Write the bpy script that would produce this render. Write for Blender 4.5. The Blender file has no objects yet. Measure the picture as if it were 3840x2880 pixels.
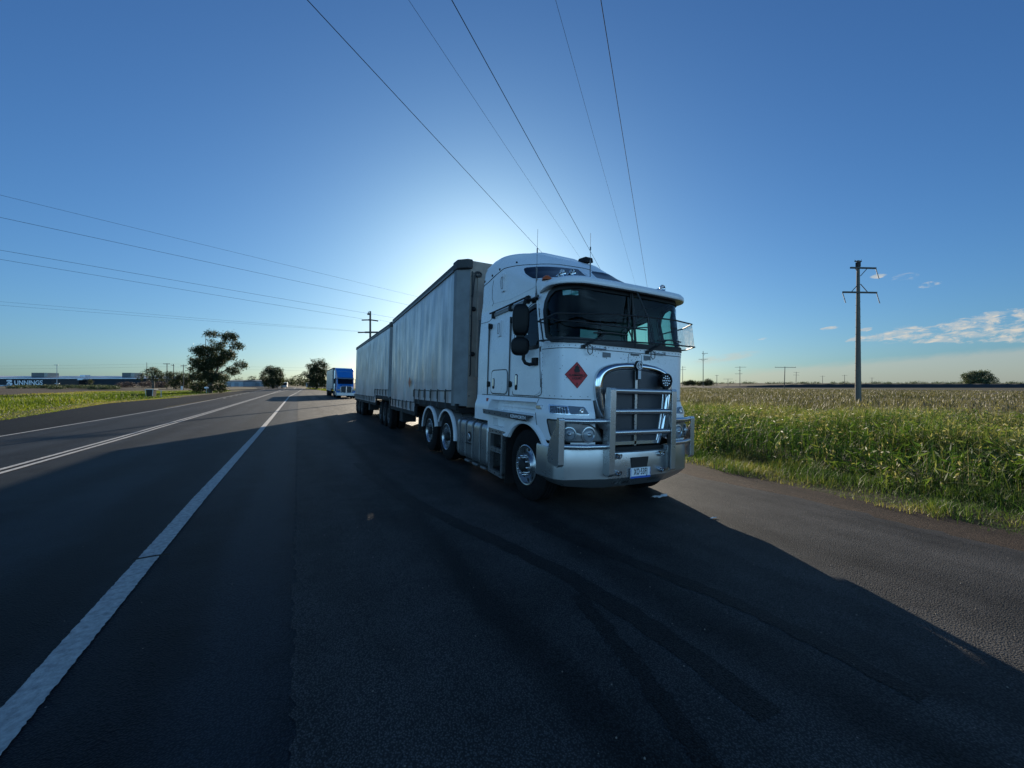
import bpy, bmesh, math, random
import numpy as np
from mathutils import Vector, Matrix
PI = math.pi
SC = bpy.context.scene
COL = SC.collection
random.seed(7)
RNG = np.random.default_rng(11)

# ------------------------------------------------------------------ camera, world, sun, exposure
EYE = 1.635
YAW = math.radians(27.82)
cam_d = bpy.data.cameras.new('camera')
cam = bpy.data.objects.new('camera', cam_d)
COL.objects.link(cam)
cam_d.sensor_width = 36.0
cam_d.lens = 405.0 / 1024.0 * 36.0
cam_d.shift_y = -1.3 / 1024.0
cam_d.clip_start = 0.05
cam_d.clip_end = 6000
cam.location = (0, 0, EYE)
cam.rotation_euler = (PI / 2, 0, -YAW)
SC.camera = cam

SUN_AZ = math.radians(24.2)      # to the right of the road direction (+Y)
SUN_EL = math.radians(12.5)
w = bpy.data.worlds.new('World')
SC.world = w
w.use_nodes = True
wn, wl = w.node_tree.nodes, w.node_tree.links
bg = wn['Background']
sky = wn.new('ShaderNodeTexSky')
sky.sky_type = 'NISHITA'
sky.sun_disc = False
sky.sun_elevation = SUN_EL
sky.sun_rotation = SUN_AZ
sky.altitude = 200
sky.air_density = 1.0
sky.dust_density = 1.0
sky.ozone_density = 1.0
bg.inputs['Strength'].default_value = 0.055


def wmath(op, a, b=None, c=None, clamp=False):
    n = wn.new('ShaderNodeMath')
    n.operation = op
    n.use_clamp = clamp
    for i, v in enumerate((a, b, c)):
        if v is None:
            continue
        if isinstance(v, (int, float)):
            n.inputs[i].default_value = v
        else:
            wl.new(v, n.inputs[i])
    return n.outputs[0]


def wdot(vec_out, v):
    n = wn.new('ShaderNodeVectorMath')
    n.operation = 'DOT_PRODUCT'
    wl.new(vec_out, n.inputs[0])
    n.inputs[1].default_value = v
    return n.outputs['Value']


def wstep(x, lo, hi):
    n = wn.new('ShaderNodeMapRange')
    n.interpolation_type = 'SMOOTHSTEP'
    wl.new(x, n.inputs[0])
    n.inputs[1].default_value = lo
    n.inputs[2].default_value = hi
    return n.outputs[0]


tc = wn.new('ShaderNodeTexCoord')
dirv = tc.outputs['Generated']
H1 = (math.sin(YAW), math.cos(YAW), 0)      # a heading; the cloud band lies to its right
H2 = (math.cos(YAW), -math.sin(YAW), 0)
df = wmath('MAXIMUM', wdot(dirv, H1), 0.02)
ca = wmath('DIVIDE', wdot(dirv, H2), df)
cb = wmath('DIVIDE', wdot(dirv, (0, 0, 1)), df)
comb = wn.new('ShaderNodeCombineXYZ')
wl.new(wmath('MULTIPLY', ca, 15.0), comb.inputs[0])
wl.new(wmath('MULTIPLY', wmath('SUBTRACT', cb, wmath('MULTIPLY', ca, 0.10)), 62.0), comb.inputs[1])
nz = wn.new('ShaderNodeTexNoise')
nz.inputs['Scale'].default_value = 1.0
nz.inputs['Detail'].default_value = 9
nz.inputs['Roughness'].default_value = 0.68
nz.inputs['Distortion'].default_value = 0.4
wl.new(comb.outputs[0], nz.inputs['Vector'])
nzv = nz.outputs['Fac']
top_line = wmath('ADD', wmath('MULTIPLY', wmath('SUBTRACT', ca, 0.775), 0.17), 0.110)
band = wmath('MULTIPLY', wstep(wmath('SUBTRACT', top_line, cb), -0.010, 0.018), wstep(cb, 0.088, 0.104))
band = wmath('MULTIPLY', band, wstep(ca, 0.76, 0.90))


def puff(a0, b0, ra, rb):
    da = wmath('DIVIDE', wmath('SUBTRACT', ca, a0), ra)
    db = wmath('DIVIDE', wmath('SUBTRACT', wmath('SUBTRACT', cb, b0), wmath('MULTIPLY', wmath('SUBTRACT', ca, a0), 0.15)), rb)
    r = wmath('ADD', wmath('MULTIPLY', da, da), wmath('MULTIPLY', db, db))
    return wmath('SUBTRACT', 1.0, wstep(r, 0.15, 1.0))


m = band
for p in ((0.972, 0.262, 0.055, 0.014), (1.030, 0.243, 0.050, 0.012), (0.905, 0.264, 0.03, 0.008), (0.785, 0.135, 0.035, 0.006),
          (0.62, 0.108, 0.02, 0.004), (0.87, 0.13, 0.03, 0.008)):
    m = wmath('MAXIMUM', m, wmath('MULTIPLY', puff(*p), 0.97))
thr = wmath('SUBTRACT', wmath('ADD', wmath('MULTIPLY', m, 0.42), wmath('MULTIPLY', nzv, 1.5)), 1.02)
cl = wmath('MULTIPLY', wstep(thr, 0.0, 0.30), wstep(m, 0.02, 0.5))
# pale veil low over the right horizon
veil_top = wmath('ADD', wmath('MULTIPLY', wmath('SUBTRACT', ca, 0.45), 0.085), 0.016)
veil = wmath('MULTIPLY', wstep(wmath('SUBTRACT', wmath('ADD', veil_top, wmath('MULTIPLY', nzv, 0.02)), cb), 0.0, 0.022), wstep(ca, 0.44, 0.62))
veil = wmath('MULTIPLY', veil, 0.42)
veil2 = wmath('MULTIPLY', puff(0.53, 0.062, 0.10, 0.012), wstep(nzv, 0.35, 0.6))
veil = wmath('MAXIMUM', veil, wmath('MULTIPLY', veil2, 0.4))
# cloud colour: cream with greyer undersides
n2 = wn.new('ShaderNodeTexNoise')
n2.inputs['Scale'].default_value = 1.7
n2.inputs['Detail'].default_value = 5
wl.new(comb.outputs[0], n2.inputs['Vector'])
ramp = wn.new('ShaderNodeMixRGB')
wl.new(wstep(n2.outputs['Fac'], 0.42, 0.62), ramp.inputs[0])
ramp.inputs[1].default_value = (4.3, 4.9, 5.2, 1)
ramp.inputs[2].default_value = (6.6, 6.1, 5.3, 1)
mx0 = wn.new('ShaderNodeMixRGB')
wl.new(veil, mx0.inputs[0])
# white balance of the sky light, with the aureole's peak held down
SKY_TINT = (0.325, 0.70, 1.34)
SKY_KNEE = (0.0, 0.027, 0.034)
sep = wn.new('ShaderNodeSeparateColor')
wl.new(sky.outputs[0], sep.inputs[0])
cmb = wn.new('ShaderNodeCombineColor')
for _i in range(3):
    _t = wmath('MULTIPLY', sep.outputs[_i], SKY_TINT[_i])
    wl.new(wmath('DIVIDE', _t, wmath('ADD', 1.0, wmath('MULTIPLY', _t, SKY_KNEE[_i]))), cmb.inputs[_i])
wl.new(cmb.outputs[0], mx0.inputs[1])
mx0.inputs[2].default_value = (5.4, 5.1, 4.3, 1)
mx = wn.new('ShaderNodeMixRGB')
wl.new(wmath('MULTIPLY', cl, 0.85), mx.inputs[0])
wl.new(mx0.outputs[0], mx.inputs[1])
wl.new(ramp.outputs[0], mx.inputs[2])
# added unseen fill, cloud-like, opposite the sun: brightens the cab's shaded front
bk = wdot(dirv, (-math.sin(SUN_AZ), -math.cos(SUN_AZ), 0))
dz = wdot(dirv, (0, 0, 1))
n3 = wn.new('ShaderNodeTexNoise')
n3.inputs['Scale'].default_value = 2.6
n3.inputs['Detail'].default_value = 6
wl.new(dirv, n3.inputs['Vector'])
fill_bank = wmath('MULTIPLY', wstep(bk, -0.15, 0.60), wmath('MULTIPLY', wstep(dz, 0.0, 0.06), wmath('SUBTRACT', 1.0, wstep(dz, 0.22, 0.5))))
fill_bank = wmath('MULTIPLY', fill_bank, wmath('ADD', 0.45, wmath('MULTIPLY', wstep(n3.outputs['Fac'], 0.40, 0.60), 0.55)))
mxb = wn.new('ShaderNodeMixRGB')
wl.new(fill_bank, mxb.inputs[0])
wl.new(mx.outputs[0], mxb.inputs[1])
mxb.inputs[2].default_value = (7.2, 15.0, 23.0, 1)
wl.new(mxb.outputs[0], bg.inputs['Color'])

sun_d = bpy.data.lights.new('sun', 'SUN')
sun_d.energy = 5.0
sun_d.angle = math.radians(0.5)
sun_d.color = (1.0, 0.88, 0.70)
sun = bpy.data.objects.new('sun', sun_d)
COL.objects.link(sun)
sv = Vector((math.sin(SUN_AZ) * math.cos(SUN_EL), math.cos(SUN_AZ) * math.cos(SUN_EL), math.sin(SUN_EL)))
sun.rotation_euler = sv.to_track_quat('Z', 'Y').to_euler()

SC.render.engine = 'CYCLES'
SC.view_settings.view_transform = 'Standard'
SC.view_settings.look = 'None'
SC.view_settings.gamma = 1
SC.view_settings.exposure = 1.0
try:
    SC.cycles.use_denoising = True
    SC.cycles.max_bounces = 8
    SC.cycles.transparent_max_bounces = 16
    SC.cycles.sample_clamp_indirect = 4
except Exception:
    pass

# ------------------------------------------------------------------ materials
MAT = {}


def nt(name):
    m = bpy.data.materials.new(name)
    m.use_nodes = True
    return m, m.node_tree.nodes, m.node_tree.links, m.node_tree.nodes['Principled BSDF']


def P(name, col, rough=0.5, metal=0.0, coat=0.0, spec=None, trans=0.0, emit=None, var=0.0, scale=3.0, dirt=None, dirt_amt=0.0,
      bump=0.0, bscale=40.0, rvar=0.0, stretch=(1, 1, 1)):
    if name in MAT:
        return MAT[name]
    m, N, L, b = nt(name)
    b.inputs['Base Color'].default_value = (*col, 1)
    b.inputs['Roughness'].default_value = rough
    b.inputs['Metallic'].default_value = metal
    b.inputs['Coat Weight'].default_value = coat
    if spec is not None:
        b.inputs['Specular IOR Level'].default_value = spec
    if trans:
        b.inputs['Transmission Weight'].default_value = trans
    if emit:
        b.inputs['Emission Color'].default_value = (*emit[:3], 1)
        b.inputs['Emission Strength'].default_value = emit[3]
    if var or dirt or bump or rvar:
        t = N.new('ShaderNodeTexCoord')
        mp = N.new('ShaderNodeMapping')
        mp.inputs['Scale'].default_value = stretch
        L.new(t.outputs['Object'], mp.inputs[0])
        n = N.new('ShaderNodeTexNoise')
        n.inputs['Scale'].default_value = scale
        n.inputs['Detail'].default_value = 8
        n.inputs['Roughness'].default_value = 0.65
        L.new(mp.outputs[0], n.inputs['Vector'])
        mr = N.new('ShaderNodeMapRange')
        mr.inputs[1].default_value = 0.3
        mr.inputs[2].default_value = 0.7
        L.new(n.outputs['Fac'], mr.inputs[0])
        if var or dirt:
            mi = N.new('ShaderNodeMixRGB')
            c2 = dirt if dirt else tuple(c * (1 - var) for c in col)
            mi.inputs[1].default_value = (*col, 1)
            mi.inputs[2].default_value = (*c2, 1)
            mu = N.new('ShaderNodeMath')
            mu.operation = 'MULTIPLY'
            mu.inputs[1].default_value = dirt_amt if dirt else 1.0
            L.new(mr.outputs[0], mu.inputs[0])
            L.new(mu.outputs[0], mi.inputs[0])
            L.new(mi.outputs[0], b.inputs['Base Color'])
        if rvar:
            r2 = N.new('ShaderNodeMapRange')
            r2.inputs[1].default_value = 0.3
            r2.inputs[2].default_value = 0.7
            r2.inputs[3].default_value = max(0.02, rough - rvar)
            r2.inputs[4].default_value = min(1, rough + rvar)
            L.new(n.outputs['Fac'], r2.inputs[0])
            L.new(r2.outputs[0], b.inputs['Roughness'])
        if bump:
            nb = N.new('ShaderNodeTexNoise')
            nb.inputs['Scale'].default_value = bscale
            nb.inputs['Detail'].default_value = 6
            L.new(mp.outputs[0], nb.inputs['Vector'])
            bp = N.new('ShaderNodeBump')
            bp.inputs['Strength'].default_value = bump
            bp.inputs['Distance'].default_value = 0.02
            L.new(nb.outputs['Fac'], bp.inputs['Height'])
            L.new(bp.outputs[0], b.inputs['Normal'])
    MAT[name] = m
    return m


WHITE = P('white_paint', (0.80, 0.82, 0.84), 0.28, coat=0.25, dirt=(0.5, 0.51, 0.50), dirt_amt=0.25, scale=2.2, rvar=0.1)
WHITE2 = P('white_gelcoat', (0.80, 0.82, 0.85), 0.3, coat=0.2, dirt=(0.42, 0.40, 0.37), dirt_amt=0.32, scale=1.4, rvar=0.08)
SEAM = P('seam_dark', (0.02, 0.022, 0.025), 0.7)
RUB = P('black_rubber', (0.012, 0.013, 0.014), 0.5)
PLAS = P('black_plastic', (0.006, 0.007, 0.008), 0.55, spec=0.25, var=0.2, scale=8)
DARK = P('dark_chassis', (0.012, 0.012, 0.013), 0.75, var=0.4, scale=6)
TYRE = P('tyre_rubber', (0.006, 0.006, 0.007), 0.85, spec=0.12, dirt=(0.022, 0.021, 0.019), dirt_amt=0.5, scale=7, bump=0.3, bscale=60)
ALLOY = P('bumper_alloy', (0.50, 0.51, 0.52), 0.30, metal=0.88, dirt=(0.34, 0.33, 0.31), dirt_amt=0.4, scale=1.6, rvar=0.08)
ALLOYB = P('bullbar_alloy', (0.55, 0.56, 0.57), 0.27, metal=0.9, dirt=(0.40, 0.39, 0.36), dirt_amt=0.2, scale=1.2, rvar=0.04)
CHROME = P('chrome', (0.72, 0.73, 0.74), 0.09, metal=1.0, rvar=0.05, scale=9)
TANKM = P('tank_alloy', (0.42, 0.43, 0.44), 0.33, metal=0.85, dirt=(0.22, 0.22, 0.21), dirt_amt=0.5, scale=5, rvar=0.12)
STEEL = P('worn_steel', (0.16, 0.165, 0.17), 0.5, metal=0.5, dirt=(0.08, 0.08, 0.08), dirt_amt=0.6, scale=8)
RIM = P('wheel_alloy', (0.50, 0.51, 0.52), 0.28, metal=0.9, dirt=(0.2, 0.2, 0.2), dirt_amt=0.5, scale=9, rvar=0.12)
GREYP = P('grey_panel', (0.23, 0.235, 0.24), 0.5, var=0.25, scale=7)
REDP = P('placard_red', (0.52, 0.022, 0.028), 0.5, var=0.2, scale=9)
BLACK = P('black_ink', (0.012, 0.01, 0.01), 0.6)
LETW = P('letter_white', (0.75, 0.76, 0.78), 0.5)
AMBER = P('amber_lens', (0.42, 0.085, 0.02), 0.3)
REDL = P('red_lens', (0.35, 0.03, 0.03), 0.3)
LAMP = P('lamp_lens', (0.26, 0.28, 0.30), 0.12, coat=0.6, var=0.3, scale=14)
LAMPH = P('lamp_housing', (0.22, 0.235, 0.25), 0.22, metal=0.5, coat=0.6, var=0.25, scale=8)
DECAL = P('decal_grey', (0.22, 0.23, 0.24), 0.8, var=0.35, scale=60)
LIT = P('chrome_reflector', (0.70, 0.71, 0.73), 0.2, metal=0.8)
CONC = P('concrete_pole', (0.15, 0.13, 0.105), 0.85, var=0.3, scale=2, stretch=(4, 4, 0.6))
TIMB = P('timber_pole', (0.13, 0.11, 0.09), 0.9, var=0.4, scale=2, stretch=(4, 4, 0.5))
TIMD = P('crossarm_steel', (0.07, 0.068, 0.062), 0.8)
WIRE = P('wire', (0.05, 0.055, 0.06), 0.9, spec=0.05)
INSUL = P('insulator', (0.20, 0.21, 0.22), 0.4)
INT = P('cab_interior', (0.03, 0.032, 0.036), 0.8, var=0.3, scale=5)
PAPER = P('paper', (0.55, 0.6, 0.58), 0.8, var=0.12, scale=12)
POST = P('trailer_post', (0.17, 0.18, 0.19), 0.5, metal=0.3, dirt=(0.07, 0.07, 0.07), dirt_amt=0.6, scale=3)
WALLT = P('trailer_front_wall', (0.40, 0.32, 0.26), 0.6, dirt=(0.14, 0.12, 0.10), dirt_amt=0.7, scale=2.2)
COAM = P('trailer_coaming', (0.035, 0.036, 0.036), 0.6, var=0.4, scale=6)
STRAP = P('strap', (0.022, 0.03, 0.032), 0.7)
BUCK = P('buckle', (0.05, 0.06, 0.06), 0.5, metal=0.3)


def glass_mat(name, tint, ior=1.45, rough=0.02):
    m, N, L, b = nt(name)
    N.remove(b)
    out = N['Material Output']
    tr = N.new('ShaderNodeBsdfTransparent')
    tr.inputs[0].default_value = (*tint, 1)
    gl = N.new('ShaderNodeBsdfGlossy')
    gl.inputs['Roughness'].default_value = rough
    gl.inputs['Color'].default_value = (0.9, 0.95, 1, 1)
    fr = N.new('ShaderNodeFresnel')
    fr.inputs[0].default_value = ior
    mx = N.new('ShaderNodeMixShader')
    L.new(fr.outputs[0], mx.inputs[0])
    L.new(tr.outputs[0], mx.inputs[1])
    L.new(gl.outputs[0], mx.inputs[2])
    L.new(mx.outputs[0], out.inputs[0])
    MAT[name] = m
    return m


GLASS = glass_mat('windscreen_glass', (0.42, 0.66, 0.62), ior=1.25)
GLASSD = glass_mat('dark_glass', (0.10, 0.14, 0.19), ior=1.3)
GLASSC = glass_mat('clear_side_glass', (0.62, 0.85, 0.78), ior=1.25)
GLASSB = P('black_glass', (0.003, 0.006, 0.014), 0.3, spec=0.15)


def curtain_mat(name, base, dark):
    m, N, L, b = nt(name)
    t = N.new('ShaderNodeTexCoord')
    mp = N.new('ShaderNodeMapping')
    mp.inputs['Scale'].default_value = (1, 2.2, 0.22)
    L.new(t.outputs['Object'], mp.inputs[0])
    n = N.new('ShaderNodeTexNoise')
    n.inputs['Scale'].default_value = 2.2
    n.inputs['Detail'].default_value = 9
    n.inputs['Roughness'].default_value = 0.7
    L.new(mp.outputs[0], n.inputs['Vector'])
    n2 = N.new('ShaderNodeTexNoise')
    n2.inputs['Scale'].default_value = 1.1
    n2.inputs['Detail'].default_value = 5
    L.new(t.outputs['Object'], n2.inputs['Vector'])
    ad = N.new('ShaderNodeMath')
    ad.operation = 'ADD'
    L.new(n.outputs['Fac'], ad.inputs[0])
    L.new(n2.outputs['Fac'], ad.inputs[1])
    mr = N.new('ShaderNodeMapRange')
    mr.inputs[1].default_value = 0.72
    mr.inputs[2].default_value = 1.25
    L.new(ad.outputs[0], mr.inputs[0])
    mi = N.new('ShaderNodeMixRGB')
    mi.inputs[1].default_value = (*base, 1)
    mi.inputs[2].default_value = (*dark, 1)
    L.new(mr.outputs[0], mi.inputs[0])
    L.new(mi.outputs[0], b.inputs['Base Color'])
    b.inputs['Roughness'].default_value = 0.33
    b.inputs['Coat Weight'].default_value = 0.15
    mp2 = N.new('ShaderNodeMapping')
    mp2.inputs['Scale'].default_value = (1, 3, 0.5)
    L.new(t.outputs['Object'], mp2.inputs[0])
    nb = N.new('ShaderNodeTexNoise')
    nb.inputs['Scale'].default_value = 3
    nb.inputs['Detail'].default_value = 7
    L.new(mp2.outputs[0], nb.inputs['Vector'])
    bp = N.new('ShaderNodeBump')
    bp.inputs['Strength'].default_value = 0.5
    bp.inputs['Distance'].default_value = 0.035
    L.new(nb.outputs['Fac'], bp.inputs['Height'])
    L.new(bp.outputs[0], b.inputs['Normal'])
    MAT[name] = m
    return m


CURT = curtain_mat('curtain_pvc', (0.56, 0.585, 0.61), (0.22, 0.235, 0.25))
CURT2 = curtain_mat('curtain_pvc_pale', (0.60, 0.60, 0.60), (0.38, 0.38, 0.38))


def mesh_grille_mat():
    m, N, L, b = nt('grille_mesh')
    t = N.new('ShaderNodeTexCoord')
    mp = N.new('ShaderNodeMapping')
    mp.inputs['Rotation'].default_value = (0, PI / 4, 0)
    mp.inputs['Scale'].default_value = (46, 46, 46)
    L.new(t.outputs['Object'], mp.inputs[0])
    sx = N.new('ShaderNodeSeparateXYZ')
    L.new(mp.outputs[0], sx.inputs[0])
    cx = N.new('ShaderNodeCombineXYZ')
    L.new(sx.outputs[0], cx.inputs[0])
    L.new(sx.outputs[2], cx.inputs[1])
    br = N.new('ShaderNodeTexBrick')
    br.inputs['Scale'].default_value = 1.0
    br.inputs['Brick Width'].default_value = 1.1
    br.inputs['Row Height'].default_value = 0.55
    br.inputs['Mortar Size'].default_value = 0.10
    br.inputs['Color1'].default_value = (0.006, 0.006, 0.008, 1)
    br.inputs['Color2'].default_value = (0.009, 0.009, 0.011, 1)
    br.inputs['Mortar'].default_value = (0.16, 0.17, 0.19, 1)
    L.new(cx.outputs[0], br.inputs['Vector'])
    L.new(br.outputs['Color'], b.inputs['Base Color'])
    b.inputs['Roughness'].default_value = 0.35
    b.inputs['Metallic'].default_value = 0.3
    bp = N.new('ShaderNodeBump')
    bp.inputs['Strength'].default_value = 0.6
    bp.inputs['Distance'].default_value = 0.004
    L.new(br.outputs['Fac'], bp.inputs['Height'])
    L.new(bp.outputs[0], b.inputs['Normal'])
    return m


GRILLE = mesh_grille_mat()
CHEQ = P('chequer_plate', (0.07, 0.073, 0.078), 0.42, metal=0.6, var=0.5, scale=60, bump=0.6, bscale=110)


def asphalt_mat(name, c1, c2, tracks=0.0, agg=1.0, rough=0.62, xbands=None, spec=0.10):
    m, N, L, b = nt(name)
    g = N.new('ShaderNodeNewGeometry')
    pos = g.outputs['Position']
    big = N.new('ShaderNodeTexNoise')
    mp = N.new('ShaderNodeMapping')
    mp.inputs['Scale'].default_value = (0.9, 0.12, 1)
    L.new(pos, mp.inputs[0])
    big.inputs['Scale'].default_value = 1.2
    big.inputs['Detail'].default_value = 6
    L.new(mp.outputs[0], big.inputs['Vector'])
    bl = N.new('ShaderNodeTexNoise')
    bl.inputs['Scale'].default_value = 1.7
    bl.inputs['Detail'].default_value = 7
    bl.inputs['Roughness'].default_value = 0.7
    L.new(pos, bl.inputs['Vector'])
    av = N.new('ShaderNodeMath')
    av.operation = 'MULTIPLY_ADD'
    L.new(big.outputs['Fac'], av.inputs[0])
    av.inputs[1].default_value = 0.6
    sc = N.new('ShaderNodeMath')
    sc.operation = 'MULTIPLY'
    sc.inputs[1].default_value = 0.4
    L.new(bl.outputs['Fac'], sc.inputs[0])
    L.new(sc.outputs[0], av.inputs[2])
    mr = N.new('ShaderNodeMapRange')
    mr.inputs[1].default_value = 0.36
    mr.inputs[2].default_value = 0.64
    L.new(av.outputs[0], mr.inputs[0])
    fac = mr.outputs[0]
    if xbands:
        sx = N.new('ShaderNodeSeparateXYZ')
        L.new(pos, sx.inputs[0])
        nw = N.new('ShaderNodeTexNoise')
        nw.inputs['Scale'].default_value = 0.35
        L.new(pos, nw.inputs['Vector'])
        wob = N.new('ShaderNodeMath')
        wob.operation = 'MULTIPLY_ADD'
        L.new(nw.outputs['Fac'], wob.inputs[0])
        wob.inputs[1].default_value = 0.5
        L.new(sx.outputs[0], wob.inputs[2])
        tot = None
        for x0, hw, amt in xbands:
            s1 = N.new('ShaderNodeMath')
            s1.operation = 'SUBTRACT'
            L.new(wob.outputs[0], s1.inputs[0])
            s1.inputs[1].default_value = x0 + 0.25
            ab = N.new('ShaderNodeMath')
            ab.operation = 'ABSOLUTE'
            L.new(s1.outputs[0], ab.inputs[0])
            r = N.new('ShaderNodeMapRange')
            r.interpolation_type = 'SMOOTHSTEP'
            r.inputs[1].default_value = hw
            r.inputs[2].default_value = 0.0
            r.inputs[3].default_value = 0.0
            r.inputs[4].default_value = amt
            L.new(ab.outputs[0], r.inputs[0])
            if tot is None:
                tot = r.outputs[0]
            else:
                a = N.new('ShaderNodeMath')
                L.new(tot, a.inputs[0])
                L.new(r.outputs[0], a.inputs[1])
                tot = a.outputs[0]
        a = N.new('ShaderNodeMath')
        L.new(fac, a.inputs[0])
        L.new(tot, a.inputs[1])
        a.use_clamp = True
        fac = a.outputs[0]
    mi = N.new('ShaderNodeMixRGB')
    mi.inputs[1].default_value = (*c1, 1)
    mi.inputs[2].default_value = (*c2, 1)
    L.new(fac, mi.inputs[0])
    vo = N.new('ShaderNodeTexVoronoi')
    vo.inputs['Scale'].default_value = 95
    L.new(pos, vo.inputs['Vector'])
    vr = N.new('ShaderNodeMapRange')
    vr.inputs[1].default_value = 0.0
    vr.inputs[2].default_value = 0.6
    vr.inputs[3].default_value = 1 + 0.75 * agg
    vr.inputs[4].default_value = 1 - 0.75 * agg
    L.new(vo.outputs['Distance'], vr.inputs[0])
    mu = N.new('ShaderNodeMixRGB')
    mu.blend_type = 'MULTIPLY'
    mu.inputs[0].default_value = 1
    L.new(mi.outputs[0], mu.inputs[1])
    L.new(vr.outputs[0], mu.inputs[2])
    # scattered pale stones
    v2 = N.new('ShaderNodeTexVoronoi')
    v2.inputs['Scale'].default_value = 11
    L.new(pos, v2.inputs['Vector'])
    lt = N.new('ShaderNodeMath')
    lt.operation = 'LESS_THAN'
    lt.inputs[1].default_value = 0.045
    L.new(v2.outputs['Distance'], lt.inputs[0])
    wn_ = N.new('ShaderNodeSeparateColor')
    L.new(v2.outputs['Color'], wn_.inputs[0])
    gt = N.new('ShaderNodeMath')
    gt.operation = 'GREATER_THAN'
    gt.inputs[1].default_value = 0.82
    L.new(wn_.outputs[0], gt.inputs[0])
    ml = N.new('ShaderNodeMath')
    ml.operation = 'MULTIPLY'
    L.new(lt.outputs[0], ml.inputs[0])
    L.new(gt.outputs[0], ml.inputs[1])
    m2 = N.new('ShaderNodeMixRGB')
    L.new(ml.outputs[0], m2.inputs[0])
    L.new(mu.outputs[0], m2.inputs[1])
    m2.inputs[2].default_value = (0.22, 0.19, 0.16, 1)
    L.new(m2.outputs[0], b.inputs['Base Color'])
    b.inputs['Roughness'].default_value = rough
    b.inputs['Specular IOR Level'].default_value = spec
    bp = N.new('ShaderNodeBump')
    bp.inputs['Strength'].default_value = min(1.0, 0.9 * agg)
    bp.inputs['Distance'].default_value = 0.009
    nf = N.new('ShaderNodeTexNoise')
    nf.inputs['Scale'].default_value = 48
    nf.inputs['Detail'].default_value = 4
    L.new(pos, nf.inputs['Vector'])
    hs = N.new('ShaderNodeMath')
    hs.operation = 'MULTIPLY_ADD'
    L.new(nf.outputs['Fac'], hs.inputs[0])
    hs.inputs[1].default_value = 0.25
    L.new(vo.outputs['Distance'], hs.inputs[2])
    L.new(hs.outputs[0], bp.inputs['Height'])
    L.new(bp.outputs[0], b.inputs['Normal'])
    return m


ROAD = asphalt_mat('old_asphalt', (0.029, 0.036, 0.044), (0.008, 0.010, 0.013), agg=0.6, rough=0.6, spec=0.08,
                   xbands=[(-1.75, 0.55, 0.55), (-2.9, 0.35, 0.3), (-3.9, 0.5, 0.5), (-5.5, 0.6, 0.5), (-7.3, 0.6, 0.5), (-.38, .36, -.75)])  # tonal bands put the wheel paths' sheen into the colour; last is worn seam strip
NEWA = asphalt_mat('shoulder_asphalt', (0.092, 0.089, 0.086), (0.028, 0.028, 0.028), agg=0.8, rough=0.68,
                   xbands=[(1.3, 0.25, 0.5), (2.6, 0.35, 0.5)])
GRAV = asphalt_mat('gravel_edge', (0.125, 0.090, 0.068), (0.060, 0.044, 0.034), agg=1.1, rough=0.85)
LEFTA = asphalt_mat('left_shoulder_asphalt', (0.017, 0.020, 0.023), (0.011, 0.013, 0.016), agg=0.6, spec=.04, rough=0.68)
PAINTM = P('road_paint', (0.52, 0.51, 0.48), 0.7, dirt=(0.14, 0.14, 0.14), dirt_amt=0.8, scale=22, bump=0.4, bscale=90)


def ground_mat(name, cols, scale, bumpd=0.03):
    m, N, L, b = nt(name)
    g = N.new('ShaderNodeNewGeometry')
    n = N.new('ShaderNodeTexNoise')
    n.inputs['Scale'].default_value = scale
    n.inputs['Detail'].default_value = 9
    n.inputs['Roughness'].default_value = 0.7
    L.new(g.outputs['Position'], n.inputs['Vector'])
    cr = N.new('ShaderNodeValToRGB')
    els = cr.color_ramp.elements
    els[0].position = 0.33
    els[0].color = (*cols[0], 1)
    els[1].position = 0.68
    els[1].color = (*cols[-1], 1)
    for i, c in enumerate(cols[1:-1]):
        e = els.new(0.33 + 0.35 * (i + 1) / (len(cols) - 1))
        e.color = (*c, 1)
    L.new(n.outputs['Fac'], cr.inputs[0])
    L.new(cr.outputs[0], b.inputs['Base Color'])
    b.inputs['Roughness'].default_value = 0.95
    b.inputs['Specular IOR Level'].default_value = 0.1
    nb = N.new('ShaderNodeTexNoise')
    nb.inputs['Scale'].default_value = scale * 12
    nb.inputs['Detail'].default_value = 8
    L.new(g.outputs['Position'], nb.inputs['Vector'])
    bp = N.new('ShaderNodeBump')
    bp.inputs['Strength'].default_value = 0.8
    bp.inputs['Distance'].default_value = bumpd
    L.new(nb.outputs['Fac'], bp.inputs['Height'])
    L.new(bp.outputs[0], b.inputs['Normal'])
    return m


FIELD = ground_mat('dry_field_ground', [(0.045, 0.038, 0.028), (0.075, 0.062, 0.040), (0.048, 0.050, 0.024), (0.10, 0.082, 0.055)], 0.09, 0.1)
SOIL = ground_mat('verge_soil', [(0.022, 0.024, 0.010), (0.036, 0.034, 0.018), (0.065, 0.052, 0.034)], 1.3)


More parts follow.
